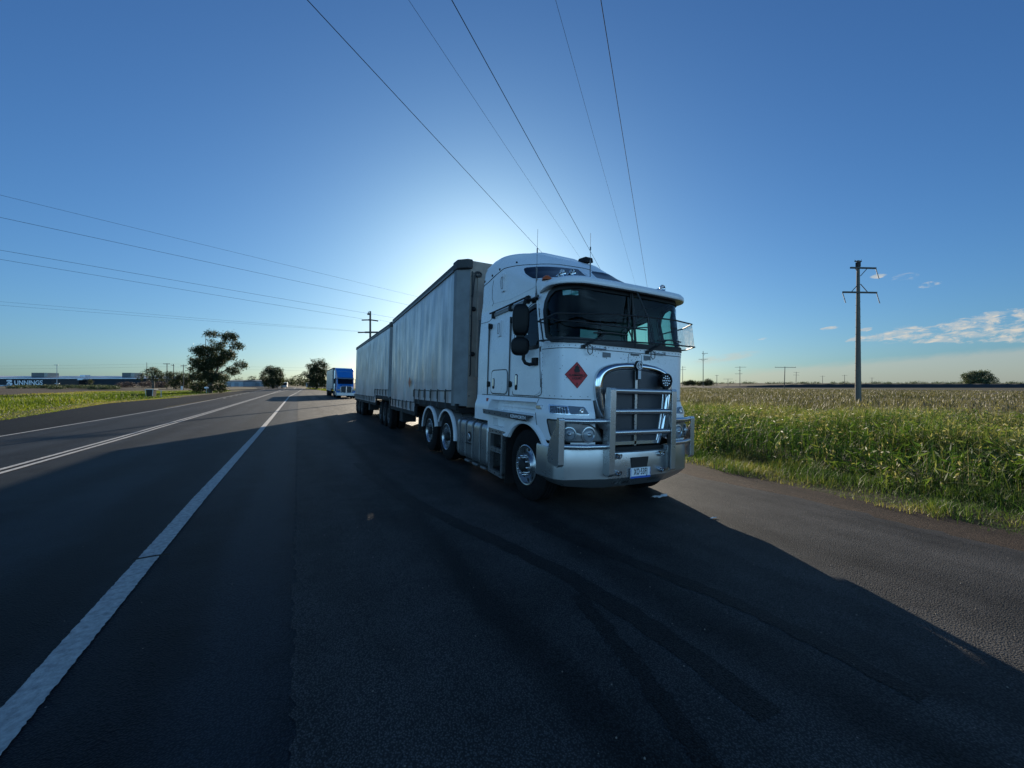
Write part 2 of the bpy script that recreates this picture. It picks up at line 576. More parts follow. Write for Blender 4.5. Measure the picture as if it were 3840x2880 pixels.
def leaf_mat(name, ramp, transl=0.45, rough=0.6):
    """Foliage: colour varies per blade or leaf through the mesh attribute 'tint'."""
    m, N, L, b = nt(name)
    out = N['Material Output']
    a = N.new('ShaderNodeAttribute')
    a.attribute_name = 'tint'
    cr = N.new('ShaderNodeValToRGB')
    els = cr.color_ramp.elements
    els[0].position, els[0].color = ramp[0][0], (*ramp[0][1], 1)
    els[1].position, els[1].color = ramp[-1][0], (*ramp[-1][1], 1)
    for p, c in ramp[1:-1]:
        e = els.new(p)
        e.color = (*c, 1)
    L.new(a.outputs['Fac'], cr.inputs[0])
    L.new(cr.outputs[0], b.inputs['Base Color'])
    b.inputs['Roughness'].default_value = rough
    b.inputs['Specular IOR Level'].default_value = 0.3
    tl = N.new('ShaderNodeBsdfTranslucent')
    br = N.new('ShaderNodeMixRGB')
    br.blend_type = 'MULTIPLY'
    br.inputs[0].default_value = 1
    br.inputs[2].default_value = (1.3, 1.35, 0.7, 1)
    L.new(cr.outputs[0], br.inputs[1])
    L.new(br.outputs[0], tl.inputs[0])
    mx = N.new('ShaderNodeMixShader')
    mx.inputs[0].default_value = transl
    L.new(b.outputs[0], mx.inputs[1])
    L.new(tl.outputs[0], mx.inputs[2])
    L.new(mx.outputs[0], out.inputs[0])
    return m


TALLG = leaf_mat('tall_weeds', [(0.0, (0.020, 0.050, 0.010)), (0.35, (0.065, 0.110, 0.020)), (0.6, (0.135, 0.155, 0.040)), (0.8, (0.20, 0.180, 0.080)), (1.0, (0.32, 0.27, 0.165))], 0.42)
SHORTG = leaf_mat('short_grass', [(0.0, (0.022, 0.052, 0.010)), (0.5, (0.062, 0.100, 0.020)), (0.8, (0.15, 0.145, 0.040)), (1.0, (0.24, 0.20, 0.09))], 0.40)
FIELDG = leaf_mat('field_grass', [(0.0, (0.045, 0.050, 0.020)), (0.4, (0.085, 0.078, 0.038)), (1.0, (0.16, 0.135, 0.085))], 0.3)
LEFTG = leaf_mat('left_grass', [(0.0, (0.032, 0.062, 0.008)), (0.5, (0.100, 0.130, 0.014)), (0.8, (0.170, 0.165, 0.030)), (1.0, (0.19, 0.155, 0.065))], 0.45)
GUM = leaf_mat('gum_leaves', [(0.0, (0.014, 0.020, 0.009)), (0.5, (0.030, 0.038, 0.014)), (1.0, (0.075, 0.078, 0.026))], 0.28)
BUSHM = leaf_mat('bush_leaves', [(0.0, (0.025, 0.04, 0.02)), (0.5, (0.06, 0.08, 0.04)), (1.0, (0.12, 0.14, 0.08))], 0.25)
TWIG = leaf_mat('bare_twigs', [(0.0, (0.05, 0.035, 0.03)), (1.0, (0.14, 0.09, 0.08))], 0.1)
BARK = P('bark', (0.11, 0.095, 0.08), 0.9, var=0.5, scale=2)

# ------------------------------------------------------------------ helpers


def ob(name, me, m, parent=None, smooth=False):
    o = bpy.data.objects.new(name, me)
    COL.objects.link(o)
    if m is not None and not me.materials:
        me.materials.append(m)
    if parent is not None:
        o.parent = parent
    if smooth:
        me.polygons.foreach_set('use_smooth', [True] * len(me.polygons))
        me.update()
    return o


class MB:
    def __init__(s):
        s.v = []
        s.f = []

    def add(s, vs, fs):
        k = len(s.v)
        s.v += [tuple(p) for p in vs]
        s.f += [tuple(i + k for i in f) for f in fs]
        return s

    def box(s, x0, x1, y0, y1, z0, z1):
        return s.add([(x0, y0, z0), (x1, y0, z0), (x1, y1, z0), (x0, y1, z0), (x0, y0, z1), (x1, y0, z1), (x1, y1, z1), (x0, y1, z1)],
                     [(3, 2, 1, 0), (4, 5, 6, 7), (0, 1, 5, 4), (1, 2, 6, 5), (2, 3, 7, 6), (3, 0, 4, 7)])

    def prism(s, poly, axis, a, b):
        """poly: 2D points in the plane across the axis (x: (y,z); y: (x,z); z: (x,y))"""
        def p3(p, t):
            return {'x': (t, p[0], p[1]), 'y': (p[0], t, p[1]), 'z': (p[0], p[1], t)}[axis]
        n = len(poly)
        vs = [p3(p, a) for p in poly] + [p3(p, b) for p in poly]
        fs = [tuple(range(n))[::-1], tuple(range(n, 2 * n))] + [(i, (i + 1) % n, (i + 1) % n + n, i + n) for i in range(n)]
        return s.add(vs, fs)

    def tube(s, pts, r, n=8, close=False, cap=True):
        pts = [Vector(p) for p in pts]
        rs = r if isinstance(r, (list, tuple)) else [r] * len(pts)
        N = len(pts)
        rings = []
        up = None
        for i, p in enumerate(pts):
            if close:
                d = (pts[(i + 1) % N] - pts[i - 1])
            else:
                d = pts[min(i + 1, N - 1)] - pts[max(i - 1, 0)]
            d = d.normalized() if d.length > 1e-9 else Vector((0, 0, 1))
            if up is None:
                up = Vector((0, 0, 1)) if abs(d.z) < 0.9 else Vector((1, 0, 0))
            u = (up - d * up.dot(d))
            if u.length < 1e-6:
                u = d.orthogonal()
            u.normalize()
            up = u
            v = d.cross(u)
            rings.append([p + (u * math.cos(2 * PI * k / n) + v * math.sin(2 * PI * k / n)) * rs[i] for k in range(n)])
        vs = [q for r_ in rings for q in r_]
        fs = []
        M = N if close else N - 1
        for i in range(M):
            j = (i + 1) % N
            for k in range(n):
                fs.append((i * n + k, i * n + (k + 1) % n, j * n + (k + 1) % n, j * n + k))
        if cap and not close:
            fs.append(tuple(range(n))[::-1])
            fs.append(tuple((N - 1) * n + k for k in range(n)))
        return s.add(vs, fs)

    def lathe(s, prof, axis='x', c=(0, 0, 0), n=32, a0=0.0, a1=2 * PI):
        """prof: list of (along, radius)"""
        full = abs(a1 - a0 - 2 * PI) < 1e-6
        m = n if full else n + 1
        vs = []
        for (t, r) in prof:
            for k in range(m):
                a = a0 + (a1 - a0) * k / n
                u, v = r * math.cos(a), r * math.sin(a)
                vs.append({'x': (c[0] + t, c[1] + u, c[2] + v), 'y': (c[0] + u, c[1] + t, c[2] + v), 'z': (c[0] + u, c[1] + v, c[2] + t)}[axis])
        fs = []
        for i in range(len(prof) - 1):
            for k in range(n if full else m - 1):
                k2 = (k + 1) % m
                fs.append((i * m + k, i * m + k2, (i + 1) * m + k2, (i + 1) * m + k))
        return s.add(vs, fs)

    def disc(s, c, r, axis='x', n=24, sy=1.0):
        vs = []
        for k in range(n):
            a = 2 * PI * k / n
            u, v = r * math.cos(a), r * sy * math.sin(a)
            vs.append({'x': (c[0], c[1] + u, c[2] + v), 'y': (c[0] + u, c[1], c[2] + v), 'z': (c[0] + u, c[1] + v, c[2])}[axis])
        return s.add(vs, [tuple(range(n))])

    def grid(s, fn, nu, nv, skip=None):
        vs = [fn(i / nu, j / nv) for j in range(nv + 1) for i in range(nu + 1)]
        fs = []
        for j in range(nv):
            for i in range(nu):
                if skip and skip((i + .5) / nu, (j + .5) / nv):
                    continue
                a = j * (nu + 1) + i
                fs.append((a, a + 1, a + nu + 2, a + nu + 1))
        return s.add(vs, fs)

    def mesh(s, name):
        me = bpy.data.meshes.new(name)
        me.from_pydata(s.v, [], s.f)
        me.validate()
        me.update()
        return me

    def build(s, name, m, parent=None, smooth=False, bevel=0.0, seg=2, weld=False, solid=0.0, normals=True):
        me = s.mesh(name)
        if weld or normals:
            b = bmesh.new()
            b.from_mesh(me)
            if weld:
                bmesh.ops.remove_doubles(b, verts=b.verts, dist=1e-4)
            if normals:
                bmesh.ops.recalc_face_normals(b, faces=b.faces)
            b.to_mesh(me)
            b.free()
        o = ob(name, me, m, parent, smooth)
        if solid:
            md = o.modifiers.new('solid', 'SOLIDIFY')
            md.thickness = solid
            md.offset = -1
        if bevel:
            md = o.modifiers.new('bevel', 'BEVEL')
            md.width = bevel
            md.segments = seg
            md.limit_method = 'ANGLE'
            md.angle_limit = math.radians(35)
            md.harden_normals = False
        return o


def auto_smooth(o, ang=35):
    """shade smooth but keep edges sharper than ang degrees"""
    me = o.data
    me.polygons.foreach_set('use_smooth', [True] * len(me.polygons))
    b = bmesh.new()
    b.from_mesh(me)
    for e in b.edges:
        if len(e.link_faces) == 2 and e.calc_face_angle(0) > math.radians(ang):
            e.smooth = False
    b.to_mesh(me)
    b.free()
    return o


def empty(name, loc=(0, 0, 0), rot=(0, 0, 0)):
    o = bpy.data.objects.new(name, None)
    o.empty_display_size = 0.3
    COL.objects.link(o)
    o.location = loc
    o.rotation_euler = rot
    return o


def tag(o, label=None, cat=None, group=None, kind=None):
    for k, v in (('label', label), ('category', cat), ('group', group), ('kind', kind)):
        if v:
            o[k] = v
    return o


def text(s, size, loc, rot, m, name, parent=None, ext=0.002, align='CENTER', sx=1.0, bold=0.0, space=1.0):
    c = bpy.data.curves.new(name, 'FONT')
    c.body = s
    c.size = size
    c.align_x = align
    c.align_y = 'CENTER'
    c.extrude = ext
    c.offset = bold
    c.space_character = space
    c.materials.append(m)
    tmp = bpy.data.objects.new(name + '_outline', c)
    COL.objects.link(tmp)
    dg = bpy.context.evaluated_depsgraph_get()
    me = bpy.data.meshes.new_from_object(tmp.evaluated_get(dg))
    bpy.data.objects.remove(tmp, do_unlink=True)
    o = bpy.data.objects.new(name, me)
    COL.objects.link(o)
    o.location = loc
    o.rotation_euler = rot
    o.scale = (sx, 1, 1)
    if parent:
        o.parent = parent
    return o


def booldiff(o, cutters):
    for c in cutters:
        c.parent = o.parent
        md = o.modifiers.new('b', 'BOOLEAN')
        md.object = c
        md.operation = 'DIFFERENCE'
        md.solver = 'EXACT'
    dg = bpy.context.evaluated_depsgraph_get()
    me = bpy.data.meshes.new_from_object(o.evaluated_get(dg))
    o.modifiers.clear()
    o.data = me
    for c in cutters:
        bpy.data.objects.remove(c, do_unlink=True)
    return o


def copy_tree(o, parent=None):
    c = o.copy()
    COL.objects.link(c)
    if parent is not None:
        c.parent = parent
    for ch in list(o.children):
        copy_tree(ch, c)
    return c


def fast_mesh(name, verts, faces_flat, counts, m, tint=None):
    me = bpy.data.meshes.new(name)
    me.vertices.add(len(verts))
    me.vertices.foreach_set('co', np.asarray(verts, dtype=np.float32).ravel())
    me.loops.add(len(faces_flat))
    me.loops.foreach_set('vertex_index', np.asarray(faces_flat, dtype=np.int32))
    me.polygons.add(len(counts))
    starts = np.concatenate(([0], np.cumsum(counts)[:-1])).astype(np.int32)
    me.polygons.foreach_set('loop_start', starts)
    try:
        me.polygons.foreach_set('loop_total', np.asarray(counts, dtype=np.int32))
    except Exception:
        pass
    me.update(calc_edges=True)
    if tint is not None:
        a = me.attributes.new('tint', 'FLOAT', 'POINT')
        a.data.foreach_set('value', np.asarray(tint, dtype=np.float32))
    me.materials.append(m)
    o = bpy.data.objects.new(name, me)
    COL.objects.link(o)
    return o


# ------------------------------------------------------------------ terrain profile
_DY = ([-50, 7, 16, 29, 58, 100, 200, 400, 3000], [0, 0, .12, .22, .36, .45, .6, .7, .7])
_CX = ([-4000, -13, -4.3, 7.6, 10.5, 4000], [-.2, -.13, .129, -.228, -.38, -.38])


def gz(X, Y):
    return np.interp(X, *_CX) - np.interp(Y, *_DY)


def sheet(name, xs_fn, ys, lift, m, nx=6, kind='structure'):
    """a strip of ground: xs_fn(y) -> (x0, x1)"""
    b = MB()
    ny = len(ys)
    for y in ys:
        x0, x1 = xs_fn(y)
        for i in range(nx + 1):
            x = x0 + (x1 - x0) * i / nx
            b.v.append((x, y, float(gz(x, y)) + lift))
    for j in range(ny - 1):
        for i in range(nx):
            a = j * (nx + 1) + i
            b.f.append((a, a + 1, a + nx + 2, a + nx + 1))
    o = b.build(name, m)
    tag(o, kind=kind)
    return o


def lin(pts):
    ys = [p[0] for p in pts]
    xs = [p[1] for p in pts]
    return lambda y: float(np.interp(y, ys, xs))


# base ground as one sheet out to the horizon
gx = [-3500, -1200, -500, -200, -100, -60, -40, -25, -18, -13, -4.3, 0, 7.6, 9, 10.5, 14, 20, 40, 80, 150, 300, 700, 1500, 3500]
gy = [-3500, -1000, -300, -100, -50, -20, 0, 7, 11, 16, 22, 29, 40, 58, 80, 100, 140, 200, 300, 400, 800, 1600, 3500]
b = MB()
for y in gy:
    for x in gx:
        b.v.append((x, y, float(gz(x, y)) - 0.02))
for j in range(len(gy) - 1):
    for i in range(len(gx) - 1):
        a = j * len(gx) + i
        b.f.append((a, a + 1, a + len(gx) + 1, a + len(gx)))
tag(b.build('ground', FIELD), kind='structure')

YS = [-40, -20, -10, -5, 0, 4, 7, 10, 13, 16, 20, 24, 29, 35, 42, 50, 58, 70, 85, 100, 120, 145, 170, 200, 230, 260, 300]
bendL = lin([(-40, -13.2), (20, -13.4), (31, -13.9), (50, -16.6), (56, -17.3), (64, -16.8), (71, -15.9), (90, -15.0), (114, -14.3), (190, -14), (230, -18), (300, -34)])
bendR = lin([(-40, 7.35), (110, 7.4), (120, 7.0), (160, 4.2), (186, 1.9), (230, -3), (300, -18)])
ROADW = sheet('road', lambda y: (max(bendL(y), -8.9 if y < 60 else -9.8), min(0.0 if y < 75 else (y - 75) * 0.02, bendR(y))), YS, 0.008, ROAD, 12)
sheet('left_shoulder', lambda y: (bendL(y), -8.55 if y < 40 else -9.3), YS, 0.004, LEFTA, 6)
sheet('shoulder', lambda y: (0.0 if y < 75 else min(bendR(y) - 1.2, (y - 75) * 0.02), bendR(y) - .62), YS, 0.0115, NEWA, 8)
sheet('gravel_path', lambda y: (bendR(y) - 1.2, bendR(y) + 0.55), YS, 0.0075, GRAV, 3)
sheet('verge', lambda y: (bendR(y) - 0.2, bendR(y) + 6), YS, 0.0, SOIL, 6)
sheet('left_verge', lambda y: (bendL(y) - 7, bendL(y) + 0.3), YS, 0.0, SOIL, 6)

# rubber marks curving over the shoulder
for (pts_, wd_) in ((((2.1, 1.2), (2.2, 2.2), (2.0, 3.4), (1.55, 5.0), (1.2, 6.8), (1.1, 9)), .20), (((3.0, .9), (3.05, 1.8), (2.8, 3.0), (2.5, 4.2)), .16), (((1.5, .9), (1.75, 1.7), (1.95, 2.6)), .12)):
    b = MB()
    py_ = [q[1] for q in pts_]
    px_ = [q[0] for q in pts_]
    ys_ = np.linspace(py_[0], py_[-1], 60)
    xs_ = np.interp(ys_, py_, px_)
    xs_ = np.convolve(np.pad(xs_, 6, mode='edge'), np.ones(13) / 13, 'valid')
    for x, y in zip(xs_, ys_):
        for q in (-1, 1):
            xx = x + q * (wd_ / 2 + random.uniform(-.02, .02))
            b.v.append((xx, y, float(gz(xx, y)) + .0145))
    for i in range(59):
        b.f.append((2 * i, 2 * i + 1, 2 * i + 3, 2 * i + 2))
    tag(b.build('road_marking_rubber', asphalt_mat('rubbered_asphalt', (0.040, 0.040, 0.040), (0.019, 0.019, 0.020), agg=0.9)), kind='structure')

# ragged broken edge of the newer seal along the old lane, and of its far edge
b = MB()
y = -8.0
pts = []
while y < 75:
    pts.append((random.uniform(-0.055, -0.005), y))
    y += random.uniform(0.03, 0.10) * (1 + max(0, y) * 0.03)
for (x0, y0), (x1, y1) in zip(pts, pts[1:]):
    b.add([(x0, y0, float(gz(x0, y0)) + .0125), (0.01, y0, float(gz(0, y0)) + .0125), (0.01, y1, float(gz(0, y1)) + .0125), (x1, y1, float(gz(x1, y1)) + .0125)], [(0, 1, 2, 3)])
tag(b.build('shoulder_surface', NEWA), kind='structure')
b = MB()
y = -20.0
pts = []
while y < 110:
    pts.append((6.82 + random.uniform(0.0, 0.16) + 0.12 * math.sin(y * .7) + .05 * math.sin(y * 2.3), y))
    y += random.uniform(0.08, 0.3) * (1 + max(0, y) * 0.03)
for (x0, y0), (x1, y1) in zip(pts, pts[1:]):
    b.add([(6.7, y0, float(gz(6.7, y0)) + .0125), (x0, y0, float(gz(x0, y0)) + .0125), (x1, y1, float(gz(x1, y1)) + .0125), (6.7, y1, float(gz(6.7, y1)) + .0125)], [(0, 1, 2, 3)])
tag(b.build('gravel_edge_surface', NEWA), kind='structure')


def marking(name, fn, y0, y1, wd, lift=0.0165, rag=0.004):
    b = MB()
    y = y0
    rows = []
    while y < y1:
        rows.append(y)
        y += max(0.02, abs(y) * 0.006) if y > 0 else 0.3
    rows.append(y1)
    for i, y in enumerate(rows):
        x = fn(y)
        for s in (-1, 1):
            xx = x + s * (wd / 2 + random.uniform(-rag, rag))
            b.v.append((xx, y, float(gz(xx, y)) + lift))
    for i in range(len(rows) - 1):
        b.f.append((2 * i, 2 * i + 1, 2 * i + 3, 2 * i + 2))
    return tag(b.build(name, PAINTM), kind='structure')


edge_r = lin([(-30, -1.2), (30, -1.2), (66, -1.15), (98, -.1), (108, .1), (156, 1.4), (200, 1.4)])
dbl = lin([(-30, -4.62), (20, -4.6), (50, -4.5), (82, -4.25), (90, -4.2)])
dA = lin([(82, -4.25), (155, -3.9), (200, -4.6), (260, -9)])
dB = lin([(82, -4.1), (115, -3.0), (152, -1.2), (200, -1.0), (260, -5)])
edge_l = lin([(-30, -8.7), (20, -8.7), (40, -8.45), (60, -8.85), (90, -9.5), (111, -9.5), (151, -9.6), (260, -16)])
marking('road_marking_edge', edge_r, -14, 96, 0.155)
marking('road_marking_edge', edge_r, 100, 108, 0.15)
marking('road_marking_edge', edge_r, 111, 160, 0.15)
marking('road_marking_centre', lambda y: dbl(y) - 0.115, -10, 82, 0.11)
marking('road_marking_centre', lambda y: dbl(y) + 0.115, -10, 82, 0.11)
marking('road_marking_centre', lambda y: dA(y), 82, 230, 0.14)
marking('road_marking_centre', lambda y: dB(y), 82, 230, 0.14)
marking('road_marking_left', edge_l, 0, 104, 0.12)
marking('road_marking_left', edge_l, 122, 160, 0.12)
for k in range(12):
    marking('road_marking_left', lambda y: edge_l(y) + 0.55, 62 + k * 7, 64.5 + k * 7, 0.14)

# ------------------------------------------------------------------ the big cabover truck
ROLL = math.atan(.03)
TR = empty('prime_mover', (4.143, 5.17, -.124), (0, ROLL, 0))
tag(TR, 'white cabover prime mover with polished bull bar and red diamond placard', 'truck')

# outlines of the cab at rising heights: z, half width, front y, rear y, front corner radius, rear corner radius, bow
CAB = [(1.5, 1.15, -.87, 2.05, .25, .05, .05), (2.27, 1.15, -.87, 2.05, .25, .05, .05), (3.05, 1.115, -.79, 2.05, .28, .06, .05),
       (3.12, 1.125, -.74, 2.05, .42, .12, .03), (3.25, 1.133, -.42, 2.056, .55, .2, .02), (3.45, 1.137, -.02, 2.059, .66, .22, .02),
       (3.6, 1.137, .24, 2.06, .7, .25, .02), (3.78, 1.125, .44, 2.06, .85, .28, .01), (3.87, 1.106, .55, 2.05, .88, .32, 0),
       (3.958, 1.05, .76, 1.95, .6, .4, 0), (4.04, .79, .93, 1.78, .5, .3, 0), (4.096, .53, 1.02, 1.62, .24, .2, 0)]
LOW = [(.86, 1.215, -.93, 2.0, .30, .05, .07), (1.32, 1.215, -.92, 2.0, .30, .05, .06), (1.42, 1.18, -.89, 2.02, .27, .05, .055), (1.5, 1.155, -.875, 2.05, .25, .05, .05)]


def sec(H, z):
    if z <= H[0][0]:
        return H[0][1:]
    for a, c in zip(H, H[1:]):
        if z <= c[0]:
            t = (z - a[0]) / (c[0] - a[0])
            return tuple(p + (q - p) * t for p, q in zip(a[1:], c[1:]))
    return H[-1][1:]


def wrap(H, s, z):
    """point of the hull at distance s round the outline from the front centre (negative: the driver's side)"""
    xs, yf, yr, rf, rr, bow = sec(H, z)
    sg = 1 if s >= 0 else -1
    a = abs(s)
    f1 = xs - rf
    f2 = f1 + PI / 2 * rf
    f3 = f2 + (yr - rr - yf - rf)
    f4 = f3 + PI / 2 * rr
    if a <= f1:
        return (sg * a, yf - bow * (1 - (a / xs) ** 2), z)
    if a <= f2:
        t = (a - f1) / rf
        x = f1 + rf * math.sin(t)
        return (sg * x, yf + rf - rf * math.cos(t) - bow * (1 - (x / xs) ** 2), z)
    if a <= f3:
        return (sg * xs, yf + rf + a - f2, z)
    if a <= f4:
        t = (a - f3) / rr
        return (sg * (xs - rr + rr * math.cos(t)), yr - rr + rr * math.sin(t), z)
    return (sg * max(0, (xs - rr) - (a - f4)), yr, z)


def s_of_y(H, y, z, sg=-1):
    xs, yf, yr, rf, rr, bow = sec(H, z)
    return sg * ((xs - rf) + PI / 2 * rf + (y - yf - rf))


def hullp(H, s, z, off=0.0):
    p = Vector(wrap(H, s, z))
    if off == 0:
        return p
    e = .01
    a = Vector(wrap(H, s + e, z)) - Vector(wrap(H, s - e, z))
    c = Vector(wrap(H, s, z + e)) - Vector(wrap(H, s, z - e))
    n = a.cross(c)
    if n.length < 1e-9:
        return p
    n.normalize()
    ctr = Vector((0, .6, z))
    if n.dot(p - ctr) < 0:
        n = -n
    return p + n * off


def dense(poly, step=.05, close=True):
    out = []
    n = len(poly)
    for i in range(n if close else n - 1):
        a, c = poly[i], poly[(i + 1) % n]
        L = math.hypot(c[0] - a[0], c[1] - a[1])
        k = max(1, int(L / step))
        for j in range(k):
            t = j / k
            out.append((a[0] + (c[0] - a[0]) * t, a[1] + (c[1] - a[1]) * t))
    if not close:
        out.append(poly[-1])
    return out


def rounded(poly, r, n=4):
    """round the corners of a 2D polygon"""
    out = []
    N = len(poly)
    for i in range(N):
        p = Vector(poly[i])
        a = Vector(poly[i - 1]) - p
        c = Vector(poly[(i + 1) % N]) - p
        d = min(r, a.length * .45, c.length * .45)
        a = p + a.normalized() * d
        c = p + c.normalized() * d
        for k in range(n + 1):
            t = k / n
            q = a * (1 - t) ** 2 + p * 2 * t * (1 - t) + c * t * t
            out.append((q.x, q.y))
    return out


def inset(poly, d):
    N = len(poly)
    area = sum(poly[i][0] * poly[(i + 1) % N][1] - poly[(i + 1) % N][0] * poly[i][1] for i in range(N))
    sg = 1 if area > 0 else -1
    out = []
    for i in range(N):
        p0, p, p1 = Vector(poly[i - 1]), Vector(poly[i]), Vector(poly[(i + 1) % N])
        e = (p - p0)
        f = (p1 - p)
        if e.length < 1e-7 or f.length < 1e-7:
            out.append(poly[i])
            continue
        n = Vector((-e.y, e.x)).normalized() + Vector((-f.y, f.x)).normalized()
        if n.length < 1e-6:
            out.append(poly[i])
            continue
        n.normalize()
        out.append((p.x + n.x * d * sg, p.y + n.y * d * sg))
    return out


def patch(H, poly, off, name, m, parent, rings=10, thick=0.0, step=.05, smooth=True):
    """a panel lying on the hull, bounded by a polygon in (s, z)"""
    pd = dense(poly, step)
    n = len(pd)
    cx_, cz_ = sum(p[0] for p in pd) / n, sum(p[1] for p in pd) / n
    b = MB()
    if thick:
        for p in pd:
            b.v.append(tuple(hullp(H, p[0], p[1], off - thick)))
    k0 = len(b.v)
    for r in range(rings):
        t = r / rings
        for p in pd:
            b.v.append(tuple(hullp(H, p[0] + (cx_ - p[0]) * t, p[1] + (cz_ - p[1]) * t, off)))
    b.v.append(tuple(hullp(H, cx_, cz_, off)))
    if thick:
        for i in range(n):
            j = (i + 1) % n
            b.f.append((i, j, k0 + j, k0 + i))
    for r in range(rings - 1):
        for i in range(n):
            j = (i + 1) % n
            b.f.append((k0 + r * n + i, k0 + r * n + j, k0 + (r + 1) * n + j, k0 + (r + 1) * n + i))
    for i in range(n):
        b.f.append((k0 + (rings - 1) * n + i, k0 + (rings - 1) * n + (i + 1) % n, len(b.v) - 1))
    o = b.build(name, m, parent)
    if smooth:
        auto_smooth(o, 50)
    return o


def band(H, poly, w_in, w_out, off, name, m, parent, step=.05, thick=.02):
    pd = dense(poly, step)
    A = inset(pd, w_in)
    B = inset(pd, -w_out)
    n = len(pd)
    b = MB()
    for q, o_ in ((B, off - thick), (B, off), (A, off), (A, off - thick)):
        for p in q:
            b.v.append(tuple(hullp(H, p[0], p[1], o_)))
    for r in range(3):
        for i in range(n):
            j = (i + 1) % n
            b.f.append((r * n + i, r * n + j, (r + 1) * n + j, (r + 1) * n + i))
    return b.build(name, m, parent)


def seam(H, pts, name, parent, r=.006, m=None, off=.0, close=False):
    pd = dense(pts, .06, close)
    b = MB()
    b.tube([hullp(H, p[0], p[1], off) for p in pd], r, 6, close=close)
    return b.build(name, m or SEAM, parent)


def inpoly(p, poly):
    x, y = p
    c = False
    n = len(poly)
    for i in range(n):
        (x0, y0), (x1, y1) = poly[i], poly[i - 1]
        if (y0 > y) != (y1 > y) and x < (x1 - x0) * (y - y0) / (y1 - y0) + x0:
            c = not c
    return c


WS = [(-1.50, 2.37), (-1.53, 2.55), (-1.545, 2.75), (-1.50, 2.88), (-1.40, 2.98), (-1.25, 3.035), (-.9, 3.045), (0, 3.045), (.9, 3.045), (1.25, 3.035), (1.40, 2.98), (1.50, 2.88),
      (1.545, 2.75), (1.53, 2.55), (1.50, 2.37), (1.38, 2.30), (1.1, 2.275), (.5, 2.265), (0, 2.262), (-.5, 2.265), (-1.1, 2.275), (-1.38, 2.30)]


def side(yz, sg=-1, H=CAB):
    return [(s_of_y(H, y, z, sg), z) for y, z in yz]


SWIN = rounded([(-.10, 2.87), (-.235, 2.25), (.46, 2.25), (.46, 2.76)], .09)


def cab_shell():
    b = MB()
    zs = sorted(set([1.5 + i * .045 for i in range(35)] + [3.05, 3.12, 3.25, 3.45, 3.6, 3.78, 3.87, 3.958, 4.0, 4.04, 4.07, 4.096] + [3.08, 3.18, 3.32, 3.38, 3.52, 3.69, 3.82, 3.91]))
    n = 220
    for z in zs:
        xs, yf, yr, rf, rr, bow = sec(CAB, z)
        Lh = (xs - rf) + PI / 2 * rf + (yr - rr - yf - rf) + PI / 2 * rr + (xs - rr)
        for i in range(n):
            # finer sampling at the front
            t = -1 + 2 * i / n
            b.v.append(wrap(CAB, Lh * (t if abs(t) < 1 else -1), z))
    sw = {sg: side(SWIN, sg) for sg in (-1, 1)}
    for j in range(len(zs) - 1):
        zc = (zs[j] + zs[j + 1]) / 2
        xs, yf, yr, rf, rr, bow = sec(CAB, zc)
        Lh = (xs - rf) + PI / 2 * rf + (yr - rr - yf - rf) + PI / 2 * rr + (xs - rr)
        for i in range(n):
            s = Lh * (-1 + 2 * (i + .5) / n)
            if inpoly((s, zc), WS) or inpoly((s, zc), sw[-1]) or inpoly((s, zc), sw[1]):
                continue
            i2 = (i + 1) % n
            b.f.append((j * n + i, j * n + i2, (j + 1) * n + i2, (j + 1) * n + i))
    k = (len(zs) - 1) * n
    b.f.append(tuple(k + i for i in range(n)))
    b.f.append(tuple(range(n))[::-1])
    o = b.build('cab_body', WHITE, TR)
    auto_smooth(o, 50)
    return o


BODY = cab_shell()

# lower body with wheel arches, grille opening, lamp and step recesses
b = MB()
n = 160
zs = [.86, .95, 1.05, 1.15, 1.25, 1.32, 1.37, 1.42, 1.46, 1.499]
for z in zs:
    xs, yf, yr, rf, rr, bow = sec(LOW, z)
    Lh = (xs - rf) + PI / 2 * rf + (yr - rr - yf - rf) + PI / 2 * rr + (xs - rr)
    for i in range(n):
        b.v.append(wrap(LOW, Lh * (-1 + 2 * i / n), z))
for j in range(len(zs) - 1):
    for i in range(n):
        i2 = (i + 1) % n
        b.f.append((j * n + i, j * n + i2, (j + 1) * n + i2, (j + 1) * n + i))
b.f.append(tuple((len(zs) - 1) * n + i for i in range(n)))
b.f.append(tuple(range(n))[::-1])
low = b.build('lower_body', WHITE2, TR)
cut = []
c = MB()
c.prism([(.03 + .60 * math.cos(2 * PI * k / 48), .52 + .60 * math.sin(2 * PI * k / 48)) for k in range(48)], 'x', -1.6, 1.6)
cut.append(c.build('c1', None))
c = MB()
c.box(-1.5, 1.5, 1.36, 2.3, .7, 1.055)                 # behind the steps the skirt ends higher
cut.append(c.build('c2', None))
c = MB()
c.prism([(-.72, .7), (-.72, 1.6), (.72, 1.6), (.72, .7)][::-1], 'y', -1.2, -.6)
cut.append(c.build('c3', None))
for sg in (-1, 1):
    c = MB()
    c.prism([(-.24, 1.26), (-.24, 1.425), (-.20, 1.445), (1.32, 1.43), (1.36, 1.26)], 'x', sg * 1.02, sg * 1.4)   # shelf over the wheel
    cut.append(c.build('c4', None))
    c = MB()
    c.prism([(.72, .985), (.70, 1.12), (1.15, 1.13), (1.12, .985)], 'x', sg * 1.12, sg * 1.4)
    cut.append(c.build('c5', None))
    c = MB()
    c.prism([(-.9, .7), (-.9, .955), (-.42, .955), (-.42, .7)], 'x', sg * .2, sg * 1.5)
    cut.append(c.build('c6', None))
booldiff(low, cut)
auto_smooth(low, 30)
md = low.modifiers.new('bevel', 'BEVEL')
md.width = .008
md.segments = 2
md.limit_method = 'ANGLE'
md.angle_limit = math.radians(40)

